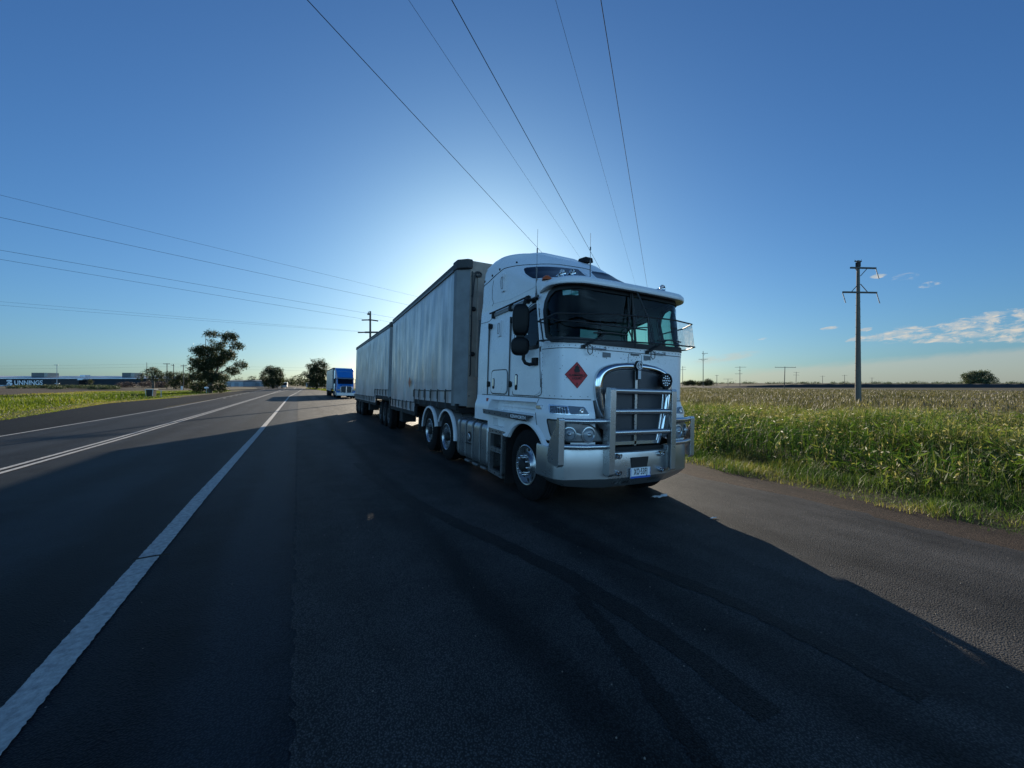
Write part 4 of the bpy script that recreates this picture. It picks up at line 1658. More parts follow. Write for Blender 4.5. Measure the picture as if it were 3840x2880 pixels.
# ---- lower front details: headlamps, fog lamps, indicators
for sg in (-1, 1):
    hl = patch(LOW, rounded([(sg * 1.44, 1.235), (sg * 1.20, 1.235), (sg * .82, 1.19), (sg * .70, 1.12), (sg * .60, .965), (sg * 1.30, .965), (sg * 1.36, 1.05)], .04), .010, 'headlight', LAMPH, TR, rings=6, thick=.02)
    band(LOW, rounded([(sg * 1.44, 1.235), (sg * 1.20, 1.235), (sg * .82, 1.19), (sg * .70, 1.12), (sg * .60, .965), (sg * 1.30, .965), (sg * 1.36, 1.05)], .04), .012, .008, .014, 'headlight_seal', RUB, hl, thick=.02)
    for (s0, z0, r0) in ((.835, 1.055, .095), (1.09, 1.065, .082)):
        p = hullp(LOW, sg * s0, z0, .012)
        q = hullp(LOW, sg * s0, z0, .05)
        d = (q - p)
        a_ = math.atan2(d.x, -d.y)
        b = MB()
        b.lathe([(0.004, r0 * 1.14), (-.012, r0 * 1.13), (-.014, r0 * .96), (-.004, r0 * .9), (-.002, r0 * .86)], 'y', (0, 0, 0), 28)
        o = b.build('lamp_ring', P('lamp_ring_grey', (.40, .42, .44), .25, metal=.8), hl)
        auto_smooth(o, 50)
        o.location = p
        o.rotation_euler = (0, 0, a_)
        b = MB()
        b.lathe([(-.004, r0 * .86), (-.016, r0 * .72), (-.024, r0 * .45), (-.028, .0001)], 'y', (0, 0, 0), 28)
        b.build('lamp_lens', LAMP, o, smooth=True)
        b = MB()
        b.lathe([(-.020, r0 * .36), (-.034, r0 * .30), (-.040, .0001)], 'y', (0, 0, 0), 20)
        b.build('lamp_bulb_shield', P('lamp_ring_grey', (.40, .42, .44), .25, metal=.8), o, smooth=True)
    # upper lamp cluster with louvred marker
    fg = patch(LOW, rounded([(sg * 1.42, 1.435), (sg * .87, 1.415), (sg * .81, 1.31), (sg * 1.38, 1.315)], .025), .008, 'marker_cluster', LIT, TR, rings=4, thick=.012)
    b = MB()
    for i in range(8):
        for j in range(5):
            s0 = 1.355 - i * .034
            z0 = 1.405 - j * .018 - i * .0005
            pts = [hullp(LOW, sg * (s0 + dx), z0 + dz, .0115) for dx, dz in ((-.013, -.0065), (.013, -.0065), (.013, .0065), (-.013, .0065))]
            b.add(pts, [(0, 1, 2, 3)])
    b.build('marker_louvre', BLACK, fg)
    patch(LOW, rounded([(sg * 1.09, 1.425), (sg * .88, 1.412), (sg * .825, 1.318), (sg * 1.08, 1.318)], .02), .0105, 'fog_panel', LAMPH, fg, rings=3)
    p = hullp(LOW, sg * .93, 1.362, .011)
    b = MB()
    b.lathe([(0, .034), (-.012, .034), (-.014, .026), (-.006, .0001)], 'y', tuple(p), 20)
    b.build('fog_lamp', LIT, fg, smooth=True)
    # indicator on the corner
    b = MB()
    b.prism(rounded([(-.41, 1.355), (-.41, 1.415), (-.27, 1.415), (-.27, 1.355)], .02), 'x', sg * 1.17, sg * 1.225)
    b.build('indicator', LIT, TR, bevel=.008)
    # red reflector
    b = MB()
    b.box(min(sg * 1.16, sg * 1.19), max(sg * 1.16, sg * 1.19), 1.44, 1.50, 1.39, 1.45)
    b.build('reflector', REDL, TR)
    # vertical seam between the corner panel and the wheel panel
    seam(LOW, side([(-.26, 1.30), (-.28, 1.20), (-.335, 1.05)], sg, LOW), 'corner_seam', low, .006, off=.0)
    seam(LOW, side([(-.235, 1.44), (-.25, 1.50)], sg, LOW), 'corner_seam', low, .005, off=.0)
    # step plate over the wheel with its edge strip
    b = MB()
    b.box(min(sg * 1.03, sg * 1.30), max(sg * 1.03, sg * 1.30), -.20, 1.36, 1.235, 1.25)
    stp = b.build('step_plate', CHEQ, TR)
    b = MB()
    b.prism([(-.20, 1.255), (-.17, 1.165), (1.35, 1.185), (1.37, 1.262)], 'x', sg * 1.30, sg * 1.315)
    b.build('step_edge', STEEL, stp, bevel=.003)
    b = MB()
    b.prism([(-.19, 1.252), (-.165, 1.17), (.34, 1.175), (.34, 1.255)], 'x', sg * 1.3155, sg * 1.318)
    b.build('step_name_strip', BLACK, stp)
    if sg < 0:
        text('KENWORTH', .072, (-1.319, .075, 1.213), (PI / 2, 0, -PI / 2), LETW, 'step_lettering', stp, ext=.001, sx=1.15, bold=.001)
    b = MB()
    for k in range(5):
        b.lathe([(0, .012), (.006, .010), (.007, .0001)] if sg > 0 else [(0, .012), (-.006, .010), (-.007, .0001)], 'x', (sg * 1.3155, .45 + k * .21, 1.215), 10)
    b.build('step_bolts', DARK, stp)
    b = MB()
    b.box(min(sg * 1.03, sg * 1.06), max(sg * 1.03, sg * 1.06), -.2, 1.15, 1.325, 1.375)
    b.build('shelf_rail', WHITE2, TR, bevel=.006)
    # side steps in a bolted alloy frame
    b = MB()
    x0, x1 = sorted((sg * 1.16, sg * 1.225))
    b.box(x0, x1, 1.20, 1.28, .20, .935)
    b.box(x0, x1, .74, .80, .20, .90)
    b.prism([(.66, .86), (.66, .93), (1.28, .945), (1.28, .87)], 'x', x0, x1)
    b.box(x0 - .003, x1 + .003, .80, 1.20, .555, .63)
    b.prism([(.74, .16), (.74, .235), (1.28, .24), (1.28, .185)], 'x', x0, x1)
    lad = b.build('step_frame', ALLOY, TR)
    b = MB()
    x2, x3 = sorted((sg * .90, sg * 1.17))
    b.box(x2, x3, .78, 1.24, .60, .615)
    b.box(x2, x3, .78, 1.24, .225, .24)
    b.box(min(sg * .88, sg * .90), max(sg * .88, sg * .90), .74, 1.3, .2, .95)
    b.build('step_tread', CHEQ, lad)
    b = MB()
    for (yy, zz) in [(.70 + k * .14, .90) for k in range(4)] + [(.85 + k * .14, .592) for k in range(3)] + [(.82 + k * .18, .205) for k in range(3)]:
        b.lathe([(0, .012), (sg * .006, .010), (sg * .007, .0001)], 'x', (sg * 1.2265, yy, zz), 8)
    b.build('step_rivets', DARK, lad)
    # fuel tank: rounded slab with bands
    b = MB()
    prof2 = rounded([(-1.23, .23), (-1.23, 1.0), (-.60, 1.0), (-.60, .23)], .13, 6)
    b.prism([(sg * -x_, z_) if sg > 0 else (x_, z_) for x_, z_ in prof2], 'y', 1.34, 2.86)
    tk = b.build('fuel_tank', TANKM, TR, bevel=.03, seg=3)
    auto_smooth(tk, 40)
    b = MB()
    for yy in (1.62, 1.98, 2.33, 2.68):
        pr2 = inset(prof2, -.008) if True else prof2
        loop = [((sg * -x_ if sg > 0 else x_), yy, z_) for x_, z_ in pr2]
        b.tube(loop, .012, 4, close=True)
        loop = [((sg * -x_ if sg > 0 else x_), yy + .03, z_) for x_, z_ in pr2]
        b.tube(loop, .008, 4, close=True)
    b.build('tank_strap', STEEL, tk)
    b = MB()
    b.lathe([(0, .06), (sg * .03, .06), (sg * .035, .05), (sg * .035, .0001)], 'x', (sg * 1.225, 2.14, .68), 20)
    b.build('tank_cap', LIT, tk, smooth=False)
    b = MB()
    b.box(min(sg * 1.2, sg * 1.27), max(sg * 1.2, sg * 1.27), 2.03, 2.27, .545, .56)
    b.lathe([(0, .10), (sg * .004, .10), (sg * .004, .0001)], 'x', (sg * 1.2325, 2.15, .68), 24)
    b.build('tank_recess', DARK, tk)
    b = MB()
    b.box(min(sg * .7, sg * 1.1), max(sg * .7, sg * 1.1), 1.5, 2.3, 1.02, 1.06)
    b.build('tank_walkway', STEEL, tk)
    b = MB()
    for yy in (1.5, 1.9, 2.3):
        b.box(min(sg * .75, sg * 1.18), max(sg * .75, sg * 1.18), yy, yy + .25, .14, .20)
    b.build('air_tank', STEEL, TR, bevel=.03)
    # front mudflap
    b = MB()
    b.box(min(sg * .9, sg * 1.2), max(sg * .9, sg * 1.2), .665, .68, .10, .9)
    b.build('mudflap', RUB, TR)

# chassis and engine mass
b = MB()
b.box(-.42, -.34, -.7, 5.6, .72, 1.0)
b.box(.34, .42, -.7, 5.6, .72, 1.0)
b.box(-.55, .55, -.55, 1.6, .45, 1.2)
b.box(-.6, .6, 1.0, 3.0, .5, .9)
b.box(-.9, .9, -.12, .12, .42, .58)
b.box(-.9, .9, 3.47, 3.63, .42, .6)
b.box(-.9, .9, 4.79, 4.95, .42, .6)
b.box(-.45, .45, 3.4, 5.0, 1.0, 1.16)
b.box(-.5, .5, 2.05, 2.2, 1.1, 1.5)
b.build('chassis', DARK, TR)
# rear edge of the cab: dark rubber fairing
b = MB()
b.box(-1.12, -1.09, 2.052, 2.12, .95, 2.95)
b.box(1.09, 1.12, 2.052, 2.12, .95, 2.95)
b.build('gap_fairing', RUB, TR)


# ---- wheels
def tyre_mb(x0, wd, R=.515, rim=.285):
    b = MB()
    pr = [(0.02, rim), (0.0, rim + .02), (-.008, rim + .09), (0.0, R - .07), (.02, R - .03), (.035, R - .008)]
    x = .035
    k = 0
    ws = (wd - .07)
    for i in range(4):
        a, c = .035 + ws * i / 4, .035 + ws * (i + 1) / 4
        pr += [(a + .004, R), (c - .012, R), (c - .010, R - .014), (c - .002, R - .014)]
    pr += [(wd - .035, R - .008), (wd - .02, R - .03), (wd, R - .07), (wd + .008, rim + .09), (wd, rim + .02), (wd - .02, rim)]
    b.lathe([(x0 + t, r) for t, r in pr], 'x', (0, 0, 0), 56)
    return b


def steer_wheel(parent, x, y, sg):
    r = empty('wheel', (x, y, .515))
    r.parent = parent
    b = tyre_mb(0 if sg < 0 else -.29, .29)
    o = b.build('tyre', TYRE, r)
    auto_smooth(o, 40)
    s = 1 if sg < 0 else -1
    b = MB()
    b.lathe([(s * t, q) for t, q in [(.03, .288), (-.004, .296), (-.010, .285), (-.006, .272), (.025, .262), (.05, .245), (.045, .20), (.02, .172), (-.01, .165), (-.02, .158), (-.022, .10), (-.02, .09)]], 'x', (0, 0, 0), 48)
    o = b.build('rim', RIM, r)
    auto_smooth(o, 40)
    b = MB()
    for k in range(10):
        a = 2 * PI * (k + .5) / 10
        cy_, cz_ = .222 * math.cos(a), .222 * math.sin(a)
        vs = []
        for j in range(16):
            t = 2 * PI * j / 16
            rr_, tt = .029 * math.cos(t), .031 * math.sin(t)
            q = .222 + rr_
            xx = .0465 + (q - .20) * (.05 - .045) / .045
            vs.append((s * (xx - .004), q * math.cos(a) - tt * math.sin(a), q * math.sin(a) + tt * math.cos(a)))
        b.add(vs, [tuple(range(16))])
    b.build('rim_holes', BLACK, r)
    b = MB()
    b.lathe([(s * t, q) for t, q in [(-.018, .092), (-.075, .088), (-.085, .075), (-.10, .05), (-.104, .0001)]], 'x', (0, 0, 0), 28)
    hb = b.build('hub', DARK, r, smooth=True)
    b = MB()
    for k in range(10):
        a = 2 * PI * k / 10 + .1
        c = (0, .135 * math.cos(a), .135 * math.sin(a))
        b.lathe([(s * t, q) for t, q in [(-.018, .024), (-.03, .022), (-.05, .014), (-.075, .012), (-.082, .0001)]], 'x', c, 10)
    b.build('wheel_nuts', CHROME, r, smooth=True)
    return r


def dual_wheel(parent, x, y, sg, m=RIM, R=.515):
    """x is the outer face of the outer tyre"""
    r = empty('wheel', (x, y, R))
    r.parent = parent
    s = 1 if sg < 0 else -1
    b = tyre_mb(0 if sg < 0 else -.28, .28, R)
    b2 = tyre_mb(.33 if sg < 0 else -.61, .28, R)
    b.add(b2.v, b2.f)
    o = b.build('tyre', TYRE, r)
    auto_smooth(o, 40)
    b = MB()
    b.lathe([(s * t, q) for t, q in [(.02, .288), (-.006, .296), (-.010, .286), (.0, .275), (.03, .262), (.15, .255), (.165, .235), (.168, .15), (.15, .14), (.15, .0001)]], 'x', (0, 0, 0), 40)
    o = b.build('rim', m, r)
    auto_smooth(o, 40)
    b = MB()
    b.lathe([(s * t, q) for t, q in [(.15, .10), (.02, .095), (-.01, .08), (-.03, .0001)]], 'x', (0, 0, 0), 24)
    b.build('hub', DARK, r, smooth=True)
    b = MB()
    for k in range(10):
        a = 2 * PI * k / 10
        b.lathe([(s * t, q) for t, q in [(.165, .022), (.13, .016), (.12, .0001)]], 'x', (0, .13 * math.cos(a), .13 * math.sin(a)), 8)
    b.build('wheel_nuts', LIT, r)
    return r


w0 = steer_wheel(TR, -1.20, 0, -1)
steer_wheel(TR, 1.20, 0, 1)
dw = dual_wheel(TR, -1.22, 3.55, -1)
for (x_, y_, sg) in ((-1.22, 4.87, -1),):
    c = copy_tree(dw, TR)
    c.location = (x_, y_, .515)
for y_ in (3.55, 4.87):
    c = copy_tree(dw, TR)
    c.location = (1.22, y_, .515)
    c.rotation_euler = (0, 0, PI)

# guards over the drive wheels
for sg in (-1, 1):
    for yc in (3.55, 4.87):
        b = MB()
        R0 = .605
        x0, x1 = (sg * 1.235, sg * .58)
        a0, a1 = (math.radians(-2), math.radians(150)) if yc < 4 else (math.radians(15), math.radians(175))
        n_ = 28
        for k in range(n_ + 1):
            a = a0 + (a1 - a0) * k / n_
            yy, zz = yc - math.cos(a) * R0, .515 + math.sin(a) * R0
            yo, zo = yc - math.cos(a) * (R0 + .012), .515 + math.sin(a) * (R0 + .012)
            b.v += [(x0, yy, zz), (x0, yo, zo), (x1, yo, zo), (x1, yy, zz)]
        for k in range(n_):
            for j in range(4):
                b.f.append((k * 4 + j, k * 4 + (j + 1) % 4, (k + 1) * 4 + (j + 1) % 4, (k + 1) * 4 + j))
        g_ = b.build('mudguard', GREYP, TR)
        auto_smooth(g_, 50)
        b = MB()
        for k in range(n_ + 1):
            a = a0 + (a1 - a0) * k / n_
            for (r_, xx) in ((R0 - .035, 1.24), (R0 - .03, 1.262), (R0 + .008, 1.262), (R0 + .02, 1.235), (R0 + .016, 1.19)):
                b.v.append((sg * xx, yc - math.cos(a) * r_, .515 + math.sin(a) * r_))
        for k in range(n_):
            for j in range(4):
                b.f.append((k * 5 + j, k * 5 + j + 1, (k + 1) * 5 + j + 1, (k + 1) * 5 + j))
        o = b.build('mudguard_edge', WHITE2, g_)
        auto_smooth(o, 50)
        b = MB()
        for xx in (1.0, .78):
            b.tube([(sg * xx, yc - math.cos(a0 + (a1 - a0) * k / n_) * (R0 + .016), .515 + math.sin(a0 + (a1 - a0) * k / n_) * (R0 + .016)) for k in range(n_ + 1)], .012, 6)
        b.build('mudguard_rib', STEEL, g_)

# ---- bumper
def bump_out(t):
    """plan outline of the bumper, t in [-1, 1]"""
    pts = [(-1.235, -.34), (-1.245, -.62), (-1.225, -.76), (-1.15, -.865), (-.62, -1.005), (-.56, -1.03), (0, -1.05)]
    L = [0]
    for a, c in zip(pts, pts[1:]):
        L.append(L[-1] + math.hypot(c[0] - a[0], c[1] - a[1]))
    u = (1 - abs(t)) * L[-1]
    for i in range(len(pts) - 1):
        if u <= L[i + 1] + 1e-9:
            f = (u - L[i]) / (L[i + 1] - L[i])
            x = pts[i][0] + (pts[i + 1][0] - pts[i][0]) * f
            y = pts[i][1] + (pts[i + 1][1] - pts[i][1]) * f
            break
    return (x if t < 0 else -x, y)


b = MB()
NB = 96
levels = [(.86, .10), (.868, .03), (.855, .008), (.83, 0), (.60, .0), (.47, .0), (.462, .006), (.34, .10), (.332, .11), (.335, .18)]
for i in range(NB + 1):
    t = -1 + 2 * i / NB
    x, y = bump_out(t)
    x2, y2 = bump_out(max(-1, t - .01))
    x3, y3 = bump_out(min(1, t + .01))
    nx_, ny_ = (y3 - y2), -(x3 - x2)
    L = math.hypot(nx_, ny_) or 1
    nx_, ny_ = nx_ / L, ny_ / L
    if nx_ * x + ny_ * (y + .3) < 0:
        nx_, ny_ = -nx_, -ny_
    for lv, (z, d) in enumerate(levels):
        mid = abs(x) < .57
        zz = z
        if lv <= 3:
            zz = z + (-.05 if mid else .0) + (0.02 * abs(x) if not mid else 0)
        if lv >= 7:
            zz = z + .10 * max(0, abs(x) - .7) ** 1.2
        b.v.append((x - nx_ * d, y - ny_ * d, zz))
m_ = len(levels)
for i in range(NB):
    for j in range(m_ - 1):
        b.f.append((i * m_ + j, i * m_ + j + 1, (i + 1) * m_ + j + 1, (i + 1) * m_ + j))
bp_ = b.build('bumper', ALLOY, TR)
auto_smooth(bp_, 28)
# black slot above the plate, slits, tow pins
b = MB()
b.prism([(-.165, .735), (.165, .735), (.14, .60), (-.14, .60)], 'y', -1.056, -1.045)
b.build('bumper_slot', BLACK, bp_)
for x_, z_ in ((-.40, .765), (.40, .765), (-.40, .54), (.40, .54)):
    b = MB()
    b.tube([(x_, -1.03, z_), (x_, -1.07, z_)], .035, 14)
    pts = [(x_ + .022 * math.cos(a) + .01, -1.09 - .02 * math.sin(a), z_ + .032 * math.sin(a)) for a in np.linspace(0, 2 * PI, 15)[:-1]]
    b.tube(pts, .009, 6, close=True)
    b.build('tow_eye', CHROME, bp_)
b = MB()
for k in range(4):
    x_ = .20 + k * .055
    b.add([(x_, -1.005 + .012, .385), (x_ + .015, -1.005 + .012, .385), (x_ + .05, -1.035 + .012, .43), (x_ + .035, -1.035 + .012, .43)], [(0, 1, 2, 3)])
for k in range(2):
    x_ = -.36 + k * .06
    b.add([(x_ + .10, -1.0, .38), (x_ + .125, -1.0, .38), (x_ + .135, -1.03, .42), (x_ + .115, -1.03, .42)], [(0, 1, 2, 3)])
b.build('bumper_slits', BLACK, bp_)
b = MB()
for k in range(2):
    x_ = -.50 + k * .06
    b.add([(x_ + .10, -1.0, .38), (x_ + .125, -1.0, .38), (x_ + .135, -1.03, .42), (x_ + .115, -1.03, .42)], [(0, 1, 2, 3)])
b.build('bumper_slits_worn', LIT, bp_)
# number plate
b = MB()
b.prism(rounded([(-.185, .455), (-.185, .595), (.185, .595), (.185, .455)], .012), 'y', -1.075, -1.066)
npl = b.build('number_plate', P('plate_white', (.78, .80, .82), .4), TR)
b = MB()
b.prism(rounded([(-.185, .4545), (-.185, .482), (.185, .482), (.185, .4545)], .008), 'y', -1.0765, -1.074)
b.build('plate_blue_strip', P('plate_blue', (.02, .10, .42), .4), npl)
text('XO·53FJ', .118, (0, -1.0765, .538), (PI / 2, 0, 0), BLACK, 'plate_lettering', npl, ext=.001, sx=.53, bold=.0022, space=1.16)
b = MB()
for s_ in (-1, 1):
    b.box(s_ * .178 - .004, s_ * .178 + .004, -1.0765, -1.074, .49, .585)
b.build('plate_edge', P('plate_blue', (.02, .10, .42), .4), npl)

# ---- bull bar
def post(x, zt, zb, yf, depth_t, depth_b, wdt, sgn):
    """an alloy channel: a front flange and a side plate that deepens downward"""
    b = MB()
    r = .045
    fl = [(yf, zb + .06), (yf, zt - r), (yf + .012, zt - .012), (yf + r, zt)]
    # flange
    x0, x1 = x - wdt / 2, x + wdt / 2
    b.box(x0, x1, yf, yf + .012, zb + .02, zt - .03)
    b.prism([(yf, zt - .03), (yf + .006, zt - .012), (yf + .02, zt), (yf + depth_t, zt), (yf + depth_t, zt - .012), (yf + .024, zt - .012), (yf + .012, zt - .03)], 'x', x0, x1)
    b.prism([(yf, zb + .02), (yf + .01, zb + .005), (yf + .05, zb - .02), (yf + .05, zb - .008), (yf + .02, zb + .012), (yf + .012, zb + .02)], 'x', x0, x1)
    # side plates
    pl_ = [(yf + .06, zb - .008), (yf + .006, zb + .02), (yf + .006, zt - .02), (yf + .03, zt - .004), (yf + depth_t, zt - .006), (yf + depth_t + .015, zt - .12), (yf + depth_b * .8, (zt + zb) / 2), (yf + depth_b, zb + .10), (yf + depth_b - .03, zb + .02)]
    xa = x0 if sgn < 0 else x1 - .01
    b.prism(pl_, 'x', xa, xa + .01)
    return b


bb_parts = []
for sx_ in (-1, 1):
    post(sx_ * .567, 1.68, .53, -1.135, .09, .17, .095, sx_).build('bull_bar_post', ALLOYB, TR, bevel=.003)
    post(sx_ * 1.225, 1.275, .66, -.93, .06, .27, .085, sx_).build('bull_bar_post', ALLOYB, TR, bevel=.003)
for z_ in (1.64, 1.365, 1.085):
    b = MB()
    b.tube([(-.53, -1.085, z_), (.53, -1.085, z_)], .036, 16)
    auto_smooth(b.build('bull_bar_rail', ALLOYB, TR), 60)
for sx_ in (-1, 1):
    for z_ in (1.235, .905):
        b = MB()
        b.tube([(sx_ * .61, -1.06, z_), (sx_ * .92, -1.02, z_), (sx_ * 1.21, -.88, z_)], .034, 16)
        auto_smooth(b.build('bull_bar_rail', ALLOYB, TR), 60)
b = MB()
b.box(-.53, .53, -.98, -.90, .80, .87)
b.build('bull_bar_mount', DARK, TR)
# round LED driving lamp by the grille
b = MB()
b.lathe([(.06, .06), (.03, .095), (-.02, .108), (-.045, .108), (-.045, .095), (-.03, .085), (-.028, .0001)], 'y', (.49, -1.02, 1.80), 28)
dl = b.build('driving_lamp', PLAS, TR)
auto_smooth(dl, 50)
b = MB()
for (u, v) in [(0, 0)] + [(.036 * math.cos(a), .036 * math.sin(a)) for a in np.arange(6) * PI / 3] + [(.068 * math.cos(a), .068 * math.sin(a)) for a in np.arange(10) * PI / 5]:
    b.lathe([(-.030, .0145), (-.036, .010), (-.038, .0001)], 'y', (.49 + u, -1.02, 1.80 + v), 8)
b.build('lamp_leds', LIT, dl)
b = MB()
b.box(.455, .525, -1.06, -1.02, 1.66, 1.71)
b.build('lamp_bracket', PLAS, dl)

# ------------------------------------------------------------------ the two curtain-sided trailers


def fold(y, z, seed, amp=1.0):
    """billow and vertical folds of a slack curtain, in metres"""
    r = random.Random(seed)
    v = 0
    for k in range(9):
        wl_ = r.uniform(.25, 1.6)
        ph = r.uniform(0, 6.28)
        tilt = r.uniform(-.25, .25)
        v += r.uniform(.2, 1) * math.sin(2 * PI * (y + tilt * z) / wl_ + ph + .5 * math.sin(z * 1.3 + ph))
    for k in range(4):
        ph = r.uniform(0, 6.28)
        v += .9 * math.sin(y * r.uniform(.5, 1.4) + z * r.uniform(.6, 1.8) + ph)
    return v * .0052 * amp


def trailer(name, loc, yaw, pitch, L, ys, label, seed, h=4.34, nfront=0, curt=CURT, placard=None, axles=(), straps=True, gap_wall=True):
    T = empty(name, loc, (-pitch, ROLL, -yaw))
    tag(T, label, 'trailer', 'curtain-sided trailers of the road train')
    ZF, ZR = 1.27, .90            # underside of the raised front deck and of the dropped rear deck
    ztop = h - .17
    y0, y1 = .32, L - .06
    for sg in (-1, 1):
        b = MB()
        ny, nz = int((y1 - y0) / .055), 44

        def fn(u, v, sg=sg):
            y = y0 + (y1 - y0) * u
            zb = ZF + .03 if y < ys else ZR + .03
            z = zb + (ztop - zb) * v
            e = min(1, (y - y0) / .3, (y1 - y) / .3) * min(1, (ztop - z) / .25) * (.35 + .65 * min(1, (z - zb) / .5))
            return (sg * (1.24 + fold(y, z, seed + (sg > 0), 1.0) * e + .02 * e), y, z)
        b.grid(fn, ny, nz)
        c = b.build('curtain', curt, T, normals=False)
        auto_smooth(c, 60)
        # hem bands and ropes
        for (ya, yb, zb) in ((y0, ys, ZF), (ys + .02, y1, ZR)):
            b = MB()
            b.tube([(sg * 1.268, ya + .05, zb + .30), (sg * 1.262, (ya + yb) / 2, zb + .285), (sg * 1.268, yb, zb + .30)], .012, 6)
            b.build('hem_rope', STRAP, c)
            if sg < 0 and straps:
                n_ = max(3, int((yb - ya) / (.56)))
                for k in range(n_):
                    yy = ya + .35 + (yb - ya - .45) * k / (n_ - 1)
                    b = MB()
                    dy_ = .03 * math.sin(k * 2.1)
                    b.prism([(yy - .028, zb + .33), (yy + .028, zb + .33), (yy + dy_ + .028, zb - .08), (yy + dy_ - .028, zb - .08)], 'x', -1.30, -1.286)
                    o = b.build('strap', STRAP, c)
                    b = MB()
                    b.box(-1.318, -1.30, yy - .042, yy + .042, zb + .10, zb + .30)
                    b.build('buckle', BUCK, o, bevel=.004)
        # roof coaming
        b = MB()
        b.box(*sorted((sg * 1.19, sg * 1.265)), .18, L, ztop - .02, h - .03)
        co = b.build('roof_rail', COAM, T, bevel=.012)
        b = MB()
        b.box(*sorted((sg * 1.265, sg * 1.275)), .3, L - .02, ztop - .02, ztop + .03)
        b.build('curtain_track', STEEL, co)
        # deck side rails
        b = MB()
        b.box(*sorted((sg * 1.17, sg * 1.235)), .1, ys, ZF - .10, ZF + .03)
        b.box(*sorted((sg * 1.17, sg * 1.235)), ys, L, ZR - .09, ZR + .03)
        b.box(*sorted((sg * 1.17, sg * 1.232)), ys - .04, ys + .02, ZR - .05, ZF)
        b.build('side_rail', DARK, T)
    # roof, slightly cambered
    b = MB()
    b.prism([(-1.22, h - .04), (-1.20, h - .008), (0, h + .02), (1.20, h - .008), (1.22, h - .04)], 'y', .12, L)
    b.build('roof', WHITE2, T)
    # front wall, angled corner posts
    b = MB()
    b.box(-1.02, 1.02, 0, .05, ZF - .04, h - .02)
    fw = b.build('front_wall', WALLT, T)
    for sg in (-1, 1):
        b = MB()
        poly = [(sg * 1.02, 0), (sg * 1.255, .20), (sg * 1.262, .36), (sg * 1.20, .36), (sg * 1.0, .06)]
        b.prism(poly, 'z', ZF - .02, h - .16)
        p_ = b.build('corner_post', POST, T, bevel=.008)
        b = MB()
        b.prism([(sg * .98, -.05), (sg * 1.10, -.05), (sg * 1.275, .12), (sg * 1.285, .40), (sg * .98, .40)], 'z', h - .20, h)
        b.build('corner_cap', COAM, p_, bevel=.025)
        b = MB()
        for zz in np.arange(ZF + .2, h - .3, .42):
            b.lathe([(-.006, .014), (0, .012), (.0, .0001)], 'y', (sg * .99, -.006, zz), 8)
        b.build('post_rivets', DARK, p_)
    b = MB()
    b.tube([(-.98, -.02, h - .25), (-.98, -.02, 1.9)], .014, 6)
    b.build('wall_conduit', RUB, fw)
    b = MB()
    b.box(-.86, .86, -.03, 0.0, 1.85, h - .35)
    b.build('wall_panel', WALLT, fw, bevel=.02)
    b = MB()
    pts = [(-.86 + .07 * math.cos(a), -.05, h - .30 + .045 * math.sin(a)) for a in np.linspace(0, 2 * PI, 20)]
    b.tube(pts, .02, 6)
    b.tube([(-.93, -.05, h - .32), (-.95, -.04, h - .5), (-.97, -.02, h - .8)], .015, 6)
    b.build('air_hose', RUB, fw)
    b = MB()
    for zz in (3.30, 2.35):
        b.lathe([(-.04, .0001), (-.04, .03), (-.012, .04), (-.012, .05), (0, .05)], 'y', (-.93, -.0, zz), 14)
    b.build('wall_coupling', DARK, fw)
    b = MB()
    b.box(-.60, -.2, -.05, -.03, 1.60, 1.64)
    b.box(-.58, -.54, -.05, -.03, 1.50, 1.60)
    b.build('wall_bracket', DARK, fw)
    b = MB()
    b.box(-1.18, 1.18, L - .06, L, ZR, h - .05)
    b.build('rear_doors', P('rear_doors', (.5, .5, .5), .5, var=.2), T)
    # chassis
    b = MB()
    b.box(-.55, .55, .15, L - .2, ZR - .32, ZR - .09)
    b.box(-1.15, 1.15, .15, ys, ZF - .16, ZF - .06)
    b.box(-.6, .6, .3, ys + .6, ZR - .05, ZF - .1)
    for k in range(int(L)):
        b.box(-1.16, 1.16, .6 + k, .66 + k, (ZF if .6 + k < ys else ZR) - .13, (ZF if .6 + k < ys else ZR) - .08)
    b.build('chassis', DARK, T)
    if len(axles):
        b = MB()
        for ya in axles:
            b.box(-1.0, 1.0, ya - .07, ya + .07, .44, .58)
        b.box(-.58, -.42, axles[0] - .8, axles[-1] + .6, .62, .85)
        b.box(.42, .58, axles[0] - .8, axles[-1] + .6, .62, .85)
        b.build('suspension', DARK, T)
        first = None
        for ya in axles:
            for sg in (-1, 1):
                if first is None:
                    first = dual_wheel(T, -1.23, ya, -1, P('dusty_rim', (.10, .10, .10), .6, metal=.3, var=.4))
                    continue
                cw = copy_tree(first, T)
                cw.location = (sg * 1.23, ya, .515)
                if sg > 0:
                    cw.rotation_euler = (0, 0, PI)
        b = MB()
        b.box(-1.2, -.6, axles[-1] + .62, axles[-1] + .64, .2, ZR - .1)
        b.build('mudflap', RUB, T)
    # landing legs and boxes on the dropped part
    for sg in (-1, 1):
        b = MB()
        b.box(*sorted((sg * .72, sg * .86)), ys + 1.0, ys + 1.14, .28, ZR - .08)
        b.box(*sorted((sg * .66, sg * .92)), ys + .95, ys + 1.19, .25, .28)
        b.build('landing_leg', DARK, T)
    b = MB()
    b.box(-1.18, -.7, ys + 2.2, ys + 2.7, .45, ZR - .1)
    b.build('tool_box', DARK, T, bevel=.02)
    if placard:
        ya, za = placard
        b = MB()
        b.prism([(ya - .17, za), (ya, za + .17), (ya + .17, za), (ya, za - .17)], 'x', -1.305, -1.30)
        b.build('hazard_placard', P('placard_orange', (.42, .10, .05), .5, var=.2, scale=9), T)
    return T


